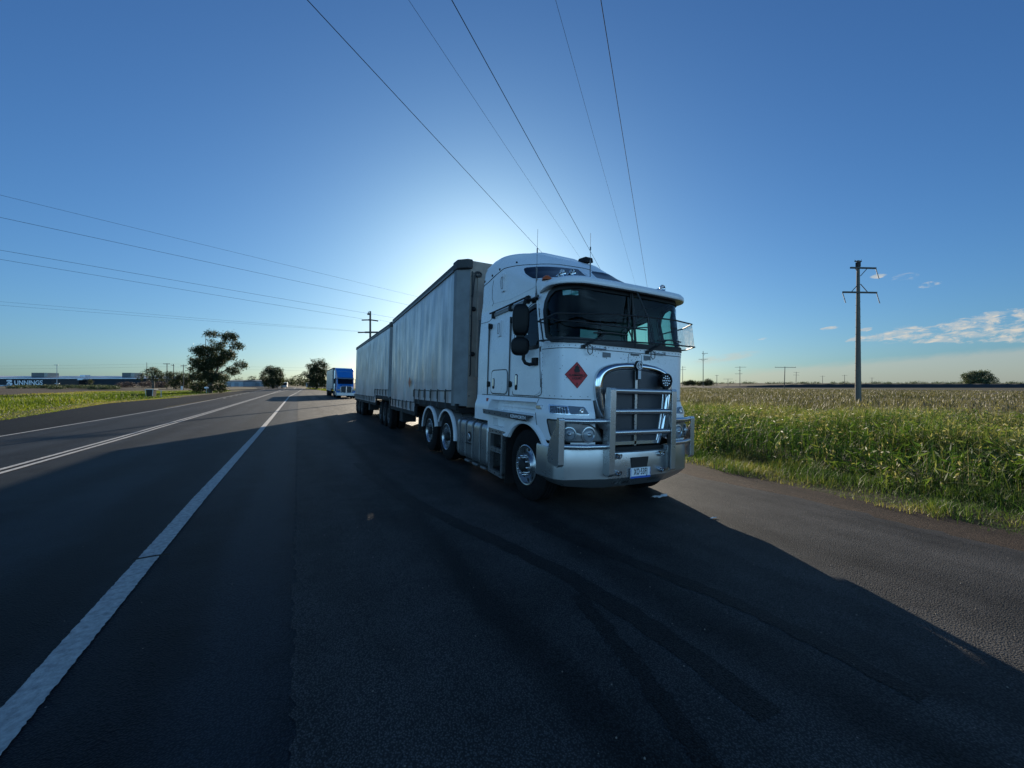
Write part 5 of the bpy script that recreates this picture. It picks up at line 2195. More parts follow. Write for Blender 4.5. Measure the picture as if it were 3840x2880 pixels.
T1 = trailer('curtain_trailer', (4.10, 7.87, -.14), math.radians(2.15), .0105, 8.35, 4.0,
             'shorter grey curtain-sided trailer coupled right behind the white truck', 3, axles=(8.75, 9.95, 11.1), placard=(4.55, 1.80))
T2 = trailer('curtain_trailer', (4.455, 16.62, -.262), math.radians(.5), .0077, 12.2, 3.6,
             'longer grey curtain-sided trailer at the tail of the road train', 9, axles=(8.6, 9.85, 11.1))
# skid of the first trailer under the nose of the second
b = MB()
b.box(-.5, .5, 8.2, 12.0, .62, .90)
b.box(-.6, .6, 9.2, 10.6, .9, 1.10)
b.build('coupling_skid', DARK, T1)

# ------------------------------------------------------------------ the blue truck parked behind
BLUEP = P('blue_paint', (.012, .16, .48), .3, coat=.3, var=.15, scale=3)
BT = empty('bonneted_truck', (5.74, 59.0, -.53), (0, ROLL, -math.radians(1)))
tag(BT, 'blue bonneted truck with high roof fairing parked behind the white road train', 'truck')
# local: x across, y back, z up, front bumper at y = 0
b = MB()
secs_ = [(0.35, .62, 1.0, 1.55), (.6, .66, .95, 1.62), (1.1, .72, .9, 1.72), (1.7, .80, .9, 1.86), (1.95, .92, .9, 1.98)]
for (y, hw, zb, zt) in secs_:
    b.v += [(-hw, y, zb), (-hw * 1.02, y, zt - .25), (-hw * .85, y, zt - .05), (-hw * .3, y, zt), (hw * .3, y, zt), (hw * .85, y, zt - .05), (hw * 1.02, y, zt - .25), (hw, y, zb)]
for i in range(len(secs_) - 1):
    for j in range(7):
        b.f.append((i * 8 + j, i * 8 + j + 1, (i + 1) * 8 + j + 1, (i + 1) * 8 + j))
b.f.append(tuple(range(8))[::-1])
hood = b.build('bonnet', BLUEP, BT)
auto_smooth(hood, 40)
for sg in (-1, 1):
    b = MB()
    n_ = 18
    for k in range(n_ + 1):
        a = math.radians(5 + 150 * k / n_)
        for (xx, rr_) in ((.62, .66), (1.10, .68), (1.21, .60), (1.21, .50)):
            b.v.append((sg * xx, 1.15 - math.cos(a) * rr_, .55 + math.sin(a) * rr_ * 1.05))
    for k in range(n_):
        for j in range(3):
            b.f.append((k * 4 + j, k * 4 + j + 1, (k + 1) * 4 + j + 1, (k + 1) * 4 + j))
    auto_smooth(b.build('front_guard', BLUEP, BT), 50)
    b = MB()
    b.prism([(sg * .66, .95), (sg * 1.18, 1.05), (sg * 1.16, 1.22), (sg * .70, 1.30)], 'y', .40, .55)
    b.build('headlight', LAMP, BT, bevel=.03)
    b = MB()
    b.box(*sorted((sg * 1.30, sg * 1.52)), 2.15, 2.27, 2.0, 2.7)
    b.tube([(sg * 1.05, 2.3, 2.62), (sg * 1.4, 2.22, 2.6)], .03, 6)
    b.build('mirror', PLAS, BT, bevel=.03)
    b = MB()
    b.tube([(sg * 1.22, 4.9, .9), (sg * 1.22, 4.9, 3.9)], .09, 12)
    b.build('exhaust_stack', CHROME, BT)
    b = MB()
    b.box(*sorted((sg * .62, sg * 1.2)), 2.4, 4.6, .35, .95)
    b.build('fuel_tank', TANKM, BT, bevel=.08, seg=3)
    for yy in (1.15,):
        c = copy_tree(dw, BT)
        c.location = (sg * 1.2, yy, .515)
        c.rotation_euler = (0, 0, 0 if sg < 0 else PI)
    for yy in (6.1, 7.4):
        c = copy_tree(dw, BT)
        c.location = (sg * 1.2, yy, .515)
        c.rotation_euler = (0, 0, 0 if sg < 0 else PI)
b = MB()
b.box(-1.22, 1.22, .02, .35, .38, .82)
b.build('bumper', P('bumper_white', (.55, .57, .58), .35, metal=.4, var=.2), BT, bevel=.07, seg=3)
b = MB()
b.prism([(-.62, .72), (-.70, 1.50), (-.56, 1.62), (.56, 1.62), (.70, 1.50), (.62, .72)], 'y', .24, .36)
b.build('grille', P('truck_grille', (.03, .04, .05), .4, metal=.5, var=.5, scale=30), BT)
b = MB()
rim_ = [(-.66, .22, .70), (-.75, .22, 1.52), (-.58, .22, 1.66), (0, .21, 1.70), (.58, .22, 1.66), (.75, .22, 1.52), (.66, .22, .70)]
b.tube(rim_, .05, 8, close=True)
b.box(-.05, .05, .18, .24, .72, 1.68)
b.build('grille_surround', LIT, BT)
b = MB()
b.prism([(1.95, .9), (1.95, 1.95), (2.25, 2.72), (2.4, 2.80), (4.9, 2.85), (4.9, .8), (2.0, .8)], 'x', -1.08, 1.08)
b.build('cab_body', BLUEP, BT, bevel=.06, seg=3)
b = MB()
b.prism([(1.94, 1.98), (2.23, 2.68), (2.30, 2.68), (2.02, 1.98)], 'x', -.98, .98)
b.build('windscreen', GLASSB, BT)
b = MB()
b.prism([(2.0, 2.68), (2.02, 2.84), (2.3, 2.90), (2.3, 2.70)], 'x', -1.08, 1.08)
b.build('sun_visor', P('visor_blue_grey', (.05, .09, .15), .5), BT, bevel=.02)
b = MB()
rows = [(2.35, 2.85, 1.05, 1.05), (3.3, 3.75, 1.08, 1.08), (3.9, 4.2, 1.22, 1.22), (4.85, 4.3, 1.27, 1.27)]
for (y, z, a_, c_) in rows:
    b.v += [(-a_, y, 2.8), (-a_, y, z - .12 if y > 3 else z), (-a_ * .92, y, z), (a_ * .92, y, z), (a_, y, z - .12 if y > 3 else z), (a_, y, 2.8)]
for i in range(3):
    for j in range(5):
        b.f.append((i * 6 + j, i * 6 + j + 1, (i + 1) * 6 + j + 1, (i + 1) * 6 + j))
b.f.append((18, 19, 20, 21, 22, 23))
fr_ = b.build('roof_fairing', BLUEP, BT)
auto_smooth(fr_, 30)
b = MB()
b.tube([(-1.0, 3.28, 3.72), (0, 3.22, 3.76), (1.0, 3.28, 3.72)], .02, 6)
b.build('fairing_crease', P('blue_crease', (.10, .3, .6), .3), fr_)
b = MB()
b.box(-.5, .5, 1.0, 8.2, .6, .95)
b.build('chassis', DARK, BT)

T3 = trailer('curtain_trailer', (5.62, 64.6, -.55), math.radians(0), 0.001, 14.5, 3.4,
             'off-white trailer behind the blue truck', 21, h=4.35, curt=CURT2, straps=False, axles=(10.5, 11.8, 13.1))
T3['group'] = None if False else 'curtain-sided trailers parked on the shoulder'
for t_ in (T1, T2):
    t_['group'] = 'curtain-sided trailers parked on the shoulder'

# ------------------------------------------------------------------ far car
CARW = P('car_white', (.55, .56, .57), .35, coat=.4)
x_, y_ = -4.8, 176.0
CR = empty('delivery_van', (x_, y_, float(gz(x_, y_))), (0, 0, math.radians(-3)))
tag(CR, 'small white van seen from the front far down the road', 'van')
b = MB()
b.prism([(0, .35), (0, .95), (.9, 1.15), (1.5, 2.1), (5.2, 2.2), (5.2, .35)], 'x', -.95, .95)
b.build('body', CARW, CR, bevel=.08, seg=3)
b = MB()
b.prism([(.88, 1.19), (1.42, 2.0), (1.46, 2.0), (.94, 1.17)], 'x', -.82, .82)
b.build('windscreen', GLASSB, CR)
for sg in (-1, 1):
    for yy in (.9, 4.2):
        b = MB()
        b.lathe([(-.1, .0001), (-.1, .34), (.1, .34), (.1, .0001)], 'x', (sg * .85, yy, .34), 20)
        b.build('wheel', TYRE, CR)
    b = MB()
    b.box(sg * .65 - .18, sg * .65 + .18, -.02, .02, .72, .88)
    b.build('headlight', LAMP, CR)

# ------------------------------------------------------------------ power poles and wires
Fv = Vector((math.sin(YAW), math.cos(YAW), 0))
Rv = Vector((math.cos(YAW), -math.sin(YAW), 0))


def pole(name, x, y, h, r0, r1, arms, label, group, m=TIMB, az=0.0, stays=False, steps=False):
    """arms: (height, reach on one side, reach on the other, insulator style)"""
    z = float(gz(x, y))
    o = empty(name, (x, y, z - .1), (0, 0, az))
    tag(o, label, 'power pole', group)
    b = MB()
    b.lathe([(0, r0), (h * .5, (r0 + r1) / 2), (h, r1), (h + .01, .001)], 'z', (0, 0, 0), 12)
    p_ = b.build('pole_shaft', m, o)
    auto_smooth(p_, 50)
    if steps:
        b = MB()
        for k in range(int(h * 2.2)):
            zz = 2 + k * .42
            if zz < h - 4:
                s_ = 1 if k % 2 else -1
                rr_ = r0 + (r1 - r0) * zz / h
                b.box(*sorted((s_ * rr_ * .9, s_ * (rr_ + .13))), -.012, .012, zz - .012, zz + .012)
        b.build('climbing_steps', DARK, p_)
    for (ha, ra, rb, st) in arms:
        b = MB()
        b.box(-ra, rb, -.08 - r1, .06 - r1, ha - .09, ha + .09)
        a_ = b.build('crossarm', TIMD, o)
        if st.startswith('v') or st.startswith('^'):
            up = -1 if st[0] == 'v' else 1
            for s_, rr_ in ((-1, ra), (1, rb)):
                b = MB()
                q = min(rr_ * .45, 1.0) if rr_ > .5 else .3
                b.tube([(s_ * q * 1.1, -r1, ha), (s_ * r1, -r1, ha + up * q)], .045, 6)
                b.build('arm_brace', TIMD, a_)
        if 'h' in st:
            for xx in ([rb] if 'r' in st else [-ra, rb]):
                b = MB()
                b.tube([(xx, -r1, ha - .09), (xx + .28, -r1 - .1, ha - 1.25)], .05, 6)
                b.build('insulator', INSUL, a_)
        elif 't' in st:
            for xx in (-ra + .1, 0, rb - .1):
                b = MB()
                b.lathe([(0, .04), (.05, .06), (.10, .04), (.14, .06), (.2, .03), (.22, .001)], 'z', (xx, -r1, ha + .09), 8)
                b.build('insulator', INSUL, a_)
        elif 's' in st:
            for s_, xx in ((-1, -ra), (1, rb)):
                b = MB()
                b.tube([(xx, -r1, ha), (xx + s_ * .8, -r1, ha - .02 - .1 * (s_ > 0))], .07, 8)
                b.build('insulator', DARK, a_)
    return o


BIG = pole('power_pole', 57.4, 22.8, 16.45, .31, .15, [(15.55, 1.10, 2.05, 'vhr'), (12.72, 2.05, 2.15, '^h')],
           'tall grey power pole with two crossarms, nearest in the right-hand field', 'power poles in the field', CONC, az=-YAW + math.radians(4), steps=True)
b = MB()
b.box(-.17, .17, -.17, .17, 15.7, 16.25)
b.box(-.42, .42, -.05, .05, 16.3, 16.4)
b.tube([(.3, 0, 16.4), (.42, 0, 16.55)], .03, 6)
b.tube([(-.3, 0, 16.4), (-.42, 0, 16.5)], .03, 6)
b.build('pole_cap', DARK, BIG)

pole('power_pole', 7.2, 48.0, 10.35, .15, .10, [(10.0, .28, .12, 't0'), (9.35, .12, .12, 's'), (7.95, .55, .95, 's')],
     'dark power pole rising behind the roof of the rear trailer', 'power poles by the road', TIMB, az=-YAW)
# further field poles: u-pixel kept only in the notes, positions are metres on the plain
for (x, y, h, arms, lab, r) in (
        (185.7, 139.5, 19.0, [(17.8, .6, 2.2, 'vt'), (14.8, 2.2, 2.2, 'vt')], 'tall thin two-armed power pole standing among the dark tree clumps', .19),
        (251.8, 206.3, 15.0, [(14.2, .6, 2.1, 't'), (12.4, 2.2, 2.2, 't')], 'two-armed power pole just clear of the edge of the truck', .2),
        (260.4, 167.9, 13.6, [(13.0, 2.9, 3.6, 't'), (10.9, .9, .5, 't'), (8.6, 2.9, 1.4, 't')], 'power pole with three uneven crossarms', .2),
        (180.4, 97.0, 9.3, [(9.0, 3.6, 3.8, 't')], 'leaning T-shaped timber power pole beside the dark embankment', .17),
        (434.7, 222.9, 13.5, [(12.9, 2.4, 2.4, 't'), (10.3, 2.6, 2.6, 't')], 'small two-armed pole right of the leaning T-shaped pole', .24),
        (319.9, 226.9, 9.5, [(9.0, 1.3, 1.3, 't')], 'short pole right of the dark tree clumps', .24),
        (328.4, 222.4, 6.2, [(5.9, 3.6, 3.6, 't')], 'low T-shaped pole left of the three-armed pole', .2),
        (572.5, 263.3, 11.5, [(10.6, 2.4, 2.4, 't')], 'far thin pole, first left of the tall grey pole', .27),
        (596.5, 250.6, 12.6, [(11.6, 2.6, 2.6, 't')], 'far thin pole close beside the tall grey pole', .27),
        (751.7, 281.8, 10.5, [(9.6, 2.6, 2.6, 't')], 'faint far pole on the horizon right of the tall grey pole', .3)):
    o = pole('power_pole', x, y, h, r, r * .7, arms, lab, 'power poles in the field', TIMB, az=-math.atan2(x, y) + math.radians(6))
    if 'leaning' in lab:
        o.rotation_euler = (0, math.radians(1.4), o.rotation_euler[2])
# left of the road
for (x, y, h, arms, lab, r) in (
        (-43.0, 192.3, 9.6, [(9.4, 1.2, 1.2, 't')], 'timber pole of a close pair by the bare roadside tree', .16),
        (-40.8, 191.0, 9.4, [(8.9, .9, .3, 't')], 'second timber pole of the pair by the bare tree, nearer the road', .14),
        (-32.6, 164.2, 8.2, [(7.8, .9, .9, 't')], 'slim timber pole half hidden by the left edge of the big gum tree', .12),
        (-79.4, 313.3, 14.5, [], 'thin grey pole in front of the dark shed, left of the bare tree', .16)):
    pole('power_pole', x, y, h, r, r * .7, arms, lab, 'power poles left of the road', TIMB, az=-YAW)

# street lamp in front of the big shed
x, y = -105.4, 281.7
LPz = float(gz(x, y))
LP = empty('street_lamp', (x, y, LPz - .1))
tag(LP, 'slender pale lamp post in front of the dark shed wall', 'street lamp')
b = MB()
b.lathe([(0, .16), (11.4, .11), (11.41, .001)], 'z', (0, 0, 0), 8)
b.build('lamp_post', P('galvanised', (.35, .36, .38), .5), LP)
b = MB()
b.box(-.9, .5, -.15, .15, 11.2, 11.4)
b.build('lamp_head', P('galvanised', (.35, .36, .38), .5), LP)
b = MB()
b.box(-.7, .9, -.2, .2, 1.9, 2.3)
b.build('lamp_base_sign', P('galvanised', (.35, .36, .38), .5), LP)


def wire(p0, p1, sag, r, label, group, n=24):
    p0, p1 = Vector(p0), Vector(p1)
    b = MB()
    b.tube([p0.lerp(p1, k / n) - Vector((0, 0, sag * 4 * (k / n) * (1 - k / n))) for k in range(n + 1)], r * .72, 5)
    o = b.build('power_line', WIRE, smooth=True)
    tag(o, label, 'power line', group)
    return o


# wires overhead: they run along the heading az and pass above the camera to a pole behind the truck
AZ1 = YAW + math.radians(20.4)
D1 = Vector((math.sin(AZ1), math.cos(AZ1), 0))
P1_ = Vector((math.cos(AZ1), -math.sin(AZ1), 0))
S1 = 66.0
sel = []
for (k, bh, thick, lab) in ((.903, 9.0, .014, 'thick overhead wire dropping steeply to the truck roof, leftmost of the fan'),
                            (.65, 12.0, .0085, 'thin overhead wire between the two thick ones on the left of the fan'),
                            (.536, 9.0, .015, 'thick dark overhead wire in the middle of the fan'),
                            (.274, 12.0, .0085, 'thin faint overhead wire left of the rightmost one'),
                            (.157, 9.0, .014, 'overhead wire falling almost straight down, rightmost of the fan')):
    a = -bh * .937 * k
    e = EYE + bh
    q0 = D1 * -40 + P1_ * a
    q1 = D1 * S1 + P1_ * a
    wire((q0.x, q0.y, e), (q1.x, q1.y, e), .25, thick, lab, 'overhead wires above the truck', 40)
    sel.append((a, e))
pc = D1 * (S1 + .3) + P1_ * -4.5
o = pole('power_pole', pc.x, pc.y, 14.6, .2, .14, [(11.0, 3.4, 3.3, 't'), (14.0, 3.0, 1.6, 't')], 'power pole hidden behind the white truck, carrying the overhead wires', 'power poles by the road', TIMB, az=-AZ1)

# wires crossing the sky on the left, ending behind the trailers
AZ2 = YAW + math.atan(258 / 405)
D2 = Vector((math.sin(AZ2), math.cos(AZ2), 0))
P2 = Vector((math.cos(AZ2), -math.sin(AZ2), 0))
dF2 = D2.dot(Fv)
for (v0, bh, s1, r_, lab) in ((192.2, 9.5, 60, .010, 'highest wire crossing the left of the sky'), (214.6, 8.6, 60, .013, 'second highest wire crossing the left of the sky'),
                              (247.6, 7.6, 62, .013, 'third wire from the top crossing the left of the sky')):
    a = -(770 - 0) / (382.7 - v0) * bh * dF2
    q0 = D2 * -30 + P2 * a
    q1 = D2 * s1 + P2 * a
    wire((q0.x, q0.y, EYE + bh), (q1.x, q1.y, EYE + bh), .15, r_, lab, 'wires crossing the sky on the left', 40)
# wires that end on the pole behind the rear trailer
px_, py_ = 7.2, 48.0
for (xq, yq, zq, x0_, z0_, r_, sg_, lab) in ((-16.4, 37.4, 9.45, -.9, 8.86, .013, .1, 'wire running left from the top insulator of the pole behind the rear trailer'),
                                   (-19.2, 43.3, 7.62, -1.1, 7.45, .008, .1, 'lower wire running left from the crossarm of the pole behind the trailer'),
                                   (-18.2, 41.6, 7.18, -1.2, 7.40, .008, .15, 'lowest wire running left from the crossarm of the pole behind the trailer')):
    p1 = Vector((px_, py_, 0)) + Rv * x0_ + Vector((0, 0, z0_))
    p0 = Vector((xq, yq, zq))
    d_ = p0 - p1
    wire(p1, p1 + d_ * 2.0, sg_, r_, lab, 'wires crossing the sky on the left', 24)
for (x0_, z0_) in ((.9, 8.75), (1.6, 7.35)):
    p1 = Vector((px_, py_, 0)) + Rv * x0_ + Vector((0, 0, z0_))
    wire(p1, (42, 62, 8.8), .6, .01, ('upper' if z0_ > 8 else 'lower') + ' wire running right from the pole behind the rear trailer', 'wires crossing the sky on the left', 24)
# wires low over the left horizon, between the pair of poles and the trees
for (z_, lab, xe) in ((8.6, 'upper of the two thin wires low over the left horizon', -43), (7.5, 'lower of the two thin wires low over the left horizon', -43)):
    pw = Vector((-43, 192.3, z_ + .1))
    wire(pw - Rv * 130 + Vector((0, 0, -.5)) + Fv * 6, pw, .5, .022, lab, 'thin wires over the left horizon', 16)
    wire(pw, pw + Rv * 75 + Vector((0, 0, -1.2)) + Fv * 10, .6, .02, 'continuation of the ' + lab.replace('two thin wires low over the left horizon', 'thin wires right of the big gum tree'), 'thin wires over the left horizon', 16)

# ------------------------------------------------------------------ trees and shrubs


def limbs(b, base, pts_r):
    for pts, r in pts_r:
        n = len(pts)
        b.tube([Vector(base) + Vector(p) for p in pts], [r * (1 - .75 * i / (n - 1)) for i in range(n)], 7)


def crown_mesh(name, m, base, blobs, n, size, seed, clump=14, droop=0.0):
    """leaf-sized quads gathered in clumps through several ellipsoids (offsets: across, deep, up)"""
    r = np.random.default_rng(seed)
    vol = np.array([bb[3] * bb[4] * bb[5] for bb in blobs])
    nc = max(1, n // clump)
    k = r.choice(len(blobs), nc, p=vol / vol.sum())
    B = np.array(blobs)[k]
    d = r.normal(size=(nc, 3))
    d /= np.linalg.norm(d, axis=1)[:, None]
    rad = r.uniform(0.25, 1.0, nc) ** 0.5
    c = d * rad[:, None] * B[:, 3:6]
    cen = B[:, 0:3] + c
    sp = np.repeat(cen, clump, axis=0) + r.normal(size=(nc * clump, 3)) * size * 1.5
    sp[:, 2] -= np.abs(r.normal(size=len(sp))) * droop
    N = len(sp)
    off = np.outer(sp[:, 0], np.array([math.cos(YAW), -math.sin(YAW), 0])) + np.outer(sp[:, 1], np.array([math.sin(YAW), math.cos(YAW), 0])) + np.outer(sp[:, 2], [0, 0, 1])
    a = r.normal(size=(N, 3))
    a /= np.linalg.norm(a, axis=1)[:, None]
    t = r.normal(size=(N, 3))
    u = np.cross(a, t)
    u /= np.linalg.norm(u, axis=1)[:, None]
    s1 = (size * r.uniform(.5, 1.2, N))[:, None]
    s2 = s1 * r.uniform(.3, .6, N)[:, None]
    ctr = off + np.array(base)
    V = np.stack([ctr - a * s1, ctr + u * s2, ctr + a * s1, ctr - u * s2], axis=1).reshape(-1, 3)
    F = np.arange(4 * N)
    tint = np.repeat(np.clip(np.repeat(r.uniform(.1, .9, nc), clump) + r.normal(0, .15, N), 0, 1), 4)
    return fast_mesh(name, V, F, np.full(N, 4), m, tint)


def tree(name, x, y, blobs, n, size, label, cat, group, seed, limbs_, m=GUM, bark=BARK, droop=0.0, part='crown'):
    z = float(gz(x, y))
    o = empty(name, (x, y, z))
    tag(o, label, cat, group)
    c = crown_mesh(part, m, (0, 0, 0), blobs, n, size, seed, droop=droop)
    c.parent = o
    if limbs_:
        b = MB()
        for pts, r in limbs_:
            pp_ = [(Rv * p[0] + Fv * p[1] + Vector((0, 0, p[2]))) for p in pts]
            nn = len(pp_)
            b.tube(pp_, [max(.02, r * (1 - .8 * i / (nn - 1))) for i in range(nn)], 7)
        t = b.build('trunk', bark, o)
        auto_smooth(t, 60)
    return o


# the big gum on the left: metres, across / deep / up
tree('gum_tree', -17.4, 110.9, [(.4, 0, 13.2, 1.8, 1.2, .45), (4.4, 0, 12.5, 1.7, 1.3, 1.0), (6.0, 0, 10.6, 1.4, 1.2, .8), (4.0, 0, 8.6, 1.8, 1.5, 1.3), (7.0, 0, 6.4, 1.4, 1.1, .8), (5.2, 0, 5.0, 1.4, 1.2, .9),
                              (-1.0, 0, 9.3, 2.2, 2.0, 1.3), (-3.2, 0, 9.7, 1.2, 1.1, .7), (-3.5, 0, 7.2, 1.0, 1.1, .8), (-1.4, 0, 6.4, 2.3, 2.0, 1.5), (1.6, 0, 7.2, 1.8, 1.9, 1.5), (1.8, 0, 10.4, 1.3, 1.3, .9), (.4, 0, 11.6, .8, .9, .5), (2.9, 0, 11.2, .8, .9, .6),
                              (-2.6, 0, 3.8, 1.7, 1.6, 1.3), (.4, 0, 3.8, 1.9, 1.8, 1.5), (2.8, 0, 3.4, 1.2, 1.4, 1.3), (-2.0, 0, 1.4, 2.0, 1.8, 1.0), (1.9, 0, 1.2, 1.9, 1.6, .9), (-4.4, 0, 5.4, .6, .6, .5)],
     36000, .17, 'tall spreading gum tree, tallest tree left of the road', 'tree', 'roadside trees', 5,
     [([(.1, 0, 0), (0, 0, 2), (-.2, 0, 4.5), (-.6, 0, 7), (-.4, 0, 10)], .5), ([(.1, 0, 1.5), (1.3, 0, 4), (2.4, 0, 7.5), (3.2, 0, 11)], .32), ([(0, 0, 3), (-1.6, 0, 5.5), (-2.6, 0, 8.4)], .25),
      ([(1.0, 0, 3.5), (3.5, 0, 5.0), (6.0, 0, 6.8)], .2), ([(2.2, 0, 7), (4.2, 0, 9), (5.8, 0, 10.2)], .18), ([(-.6, 0, 8), (-.9, 0, 10.5), (-.9, 0, 12.6)], .12), ([(-.4, 0, 4.6), (.6, -1, 8.0), (.3, -1, 9.2)], .1)], droop=.25)
tree('gum_tree', -8.5, 174.1, [(-1.2, 0, 4.6, 3.0, 2.8, 3.2), (1.6, 0, 4.2, 2.6, 2.6, 3.0), (-.4, 0, 7.0, 2.4, 2.2, 1.4), (2.2, 0, 6.6, 1.6, 1.6, 1.3), (0, 0, 2.0, 3.6, 3, 1.8), (-3.0, 0, 5.6, 1.0, 1.0, 1.0), (3.2, 0, 3.2, 1.2, 1.2, 1.6)],
     15000, .2, 'round dense tree standing alone where the road bends', 'tree', 'roadside trees', 8, [([(.3, 0, 0), (.2, 0, 3), (0, 0, 6)], .35)])
tree('gum_tree', 5.4, 155.4, [(.4, 0, 5.2, 3.1, 2.8, 2.6), (-.8, 0, 7.6, 2.0, 2.0, 1.6), (1.4, 0, 8.2, 2.2, 2.0, 1.5), (-.6, 0, 10.2, 1.0, 1.0, .8), (1.8, 0, 10.0, 1.3, 1.2, .8), (-2.6, 0, 8.4, .9, 1, .6), (3.4, 0, 8.0, 1.2, 1.2, 1.2),
                              (3.4, 0, 5.4, 1.7, 1.7, 1.9), (-3.6, 0, 5.4, 1.2, 1.2, .9), (-4.9, 0, 5.0, .7, .8, .5), (-2.0, 0, 4.0, 1.6, 1.6, 1.4), (.8, 0, 2.6, 2.6, 2.4, 1.9), (-1.4, 0, 1.8, 1.6, 1.8, 1.4), (3.0, 0, 2.0, 1.4, 1.6, 1.7)],
     20000, .19, 'ragged gum tree right beside the blue truck', 'tree', 'roadside trees', 12,
     [([(.2, 0, 0), (.1, 0, 3), (.3, 0, 6), (.2, 0, 9)], .4), ([(.2, 0, 2), (-2, 0, 4.2), (-4.6, 0, 5.2)], .15), ([(.2, 0, 4), (1.6, 0, 7), (2.0, 0, 10)], .2), ([(.2, 0, 5), (-.6, 0, 8), (-.6, 0, 10.4)], .15)], droop=.2)
# sparse bare tree and its neighbours by the dark shed
tree('bare_tree', -54.3, 220.9, [(-3.2, 0, 5.2, 2.2, 2, 1.4), (0, 0, 7.2, 2.8, 2, 1.6), (2.8, 0, 6.0, 2.0, 2, 1.5), (-5.0, 0, 4.4, 1.2, 1.2, 1.0), (1.2, 0, 4.4, 2.8, 2, 1.1), (4.6, 0, 4.2, 1.4, 1.4, 1.0)],
     4200, .22, 'thin open-crowned tree with dark forked trunk in front of the shed', 'tree', 'trees by the shed', 15,
     [([(.6, 0, 0), (.5, 0, 3), (.4, 0, 5), (-.6, 0, 8)], .5), ([(.5, 0, 2.4), (-1.6, 0, 4.4), (-4.4, 0, 5.4)], .25), ([(.5, 0, 3), (2.2, 0, 5), (3.6, 0, 7)], .25), ([(.4, 0, 4), (1.4, 0, 7), (1.0, 0, 8.4)], .18), ([(-.8, 0, 3.8), (-2, 0, 6), (-2.6, 0, 7)], .12)])
tree('shade_tree', -40.1, 190.7, [(0, 0, 4.6, 3.2, 2.4, 1.8), (2.6, 0, 3.4, 2.6, 2.2, 2.0), (-2.6, 0, 5.4, 1.6, 1.6, 1.0), (4.8, 0, 4.4, 1.8, 1.6, 1.6), (.5, 0, 1.6, 4.2, 2.4, 1.4), (5.0, 0, 1.6, 2.6, 2, 1.4)],
     7500, .22, 'mid green tree between the pair of poles and the big gum', 'tree', 'trees by the shed', 16, [([(0, 0, 0), (0, 0, 4)], .3)])
for (u, d, w_, h_, lab, sd) in ((126, 205, 4.6, 3.2, 'reddish brown thicket of bare scrub against the shed wall', 17), (148, 200, 6.2, 3.6, 'reddish brown scrub under the thin open-crowned tree', 18), (160, 190, 3.4, 3.0, 'brown scrub left of the pair of poles', 19)):
    p = Rv * ((u - 512) / 405 * d) + Fv * d
    tree('scrub_bush', p.x, p.y, [(0, 0, h_ * .4, w_, 2.0, h_ * .5), (w_ * .5, 0, h_ * .3, w_ * .6, 2, h_ * .4)], 2600, .22, lab, 'bush', 'scrub by the shed', sd, None, m=TWIG, part='twigs')
# clipped grey-green shrubs in front of the shed
k = 0
for (u, d, w_, h_) in ((14, 165, 3.2, 1.2), (22, 170, 3.6, 1.5), (30, 175, 4.2, 1.6), (40, 172, 4.0, 1.5), (49, 172, 3.8, 1.6), (61, 172, 4.4, 1.6), (71, 172, 3.8, 1.5), (82, 168, 3.8, 1.5), (90, 165, 3.4, 1.4), (100, 160, 3.2, 1.6), (110, 158, 3.4, 1.5), (56, 150, 3.2, 1.0), (95, 140, 2.8, 1.4), (104, 138, 2.6, 1.3), (113, 142, 2.2, 1.2)):
    p = Rv * ((u - 512) / 405 * d) + Fv * d
    k += 1
    tree('shrub', p.x, p.y, [(0, 0, h_ * .42, w_, 1.4, h_ * .46)], 1600, .16, 'low rounded grey-green shrub in the row before the dark shed', 'shrub', 'row of low shrubs before the dark shed', 40 + k, None, m=BUSHM, part='foliage')
# tall narrow young tree by the wall
p = Rv * ((51 * 2.16 / 2.16 + 0 - 512 + 11 * 3.6) / 405 * 200) + Fv * 200
tree('young_tree', p.x, p.y, [(0, 0, 2.6, 1.0, 1, 1.6)], 700, .16, 'small upright yellowish young tree against the dark shed wall', 'tree', 'trees by the shed', 61, [([(0, 0, 0), (0, 0, 2)], .08)])

# trees out on the right-hand plain
tree('lone_tree', 445.3, 104.2, [(-4.5, 0, 6.0, 6.5, 5, 4.6), (4.0, 0, 6.4, 6.0, 5, 4.8), (9.0, 0, 3.6, 4.6, 4, 3.2), (-1, 0, 3.0, 8, 5, 3), (-8.5, 0, 7.0, 3, 3, 2.4), (0, 0, 9.0, 4.5, 4, 2.2)],
     12000, .42, 'broad round lone tree on the far right plain', 'tree', 'trees on the right plain', 70, [([(0, 0, 0), (0, 0, 4)], .6)], m=BUSHM)
tree('plain_tree', 299.4, 237.8, [(-3.4, 0, 2.2, 3, 3, 2.0), (0, 0, 2.6, 3, 3, 2.2), (3.6, 0, 2.2, 2.8, 3, 1.9)], 4000, .35, 'low dark tree clump nearest the edge of the truck', 'tree', 'trees on the right plain', 71, None)
tree('plain_tree', 293.1, 218.5, [(-4.2, 0, 2.0, 2.6, 3, 1.8), (-.5, 0, 2.0, 2.6, 3, 1.6), (2.8, 0, 2.9, 3.2, 3, 2.7), (5.6, 0, 1.8, 1.6, 2, 1.4)], 4600, .35, 'low dark tree clump beside the tall two-armed pole', 'tree', 'trees on the right plain', 72, None)


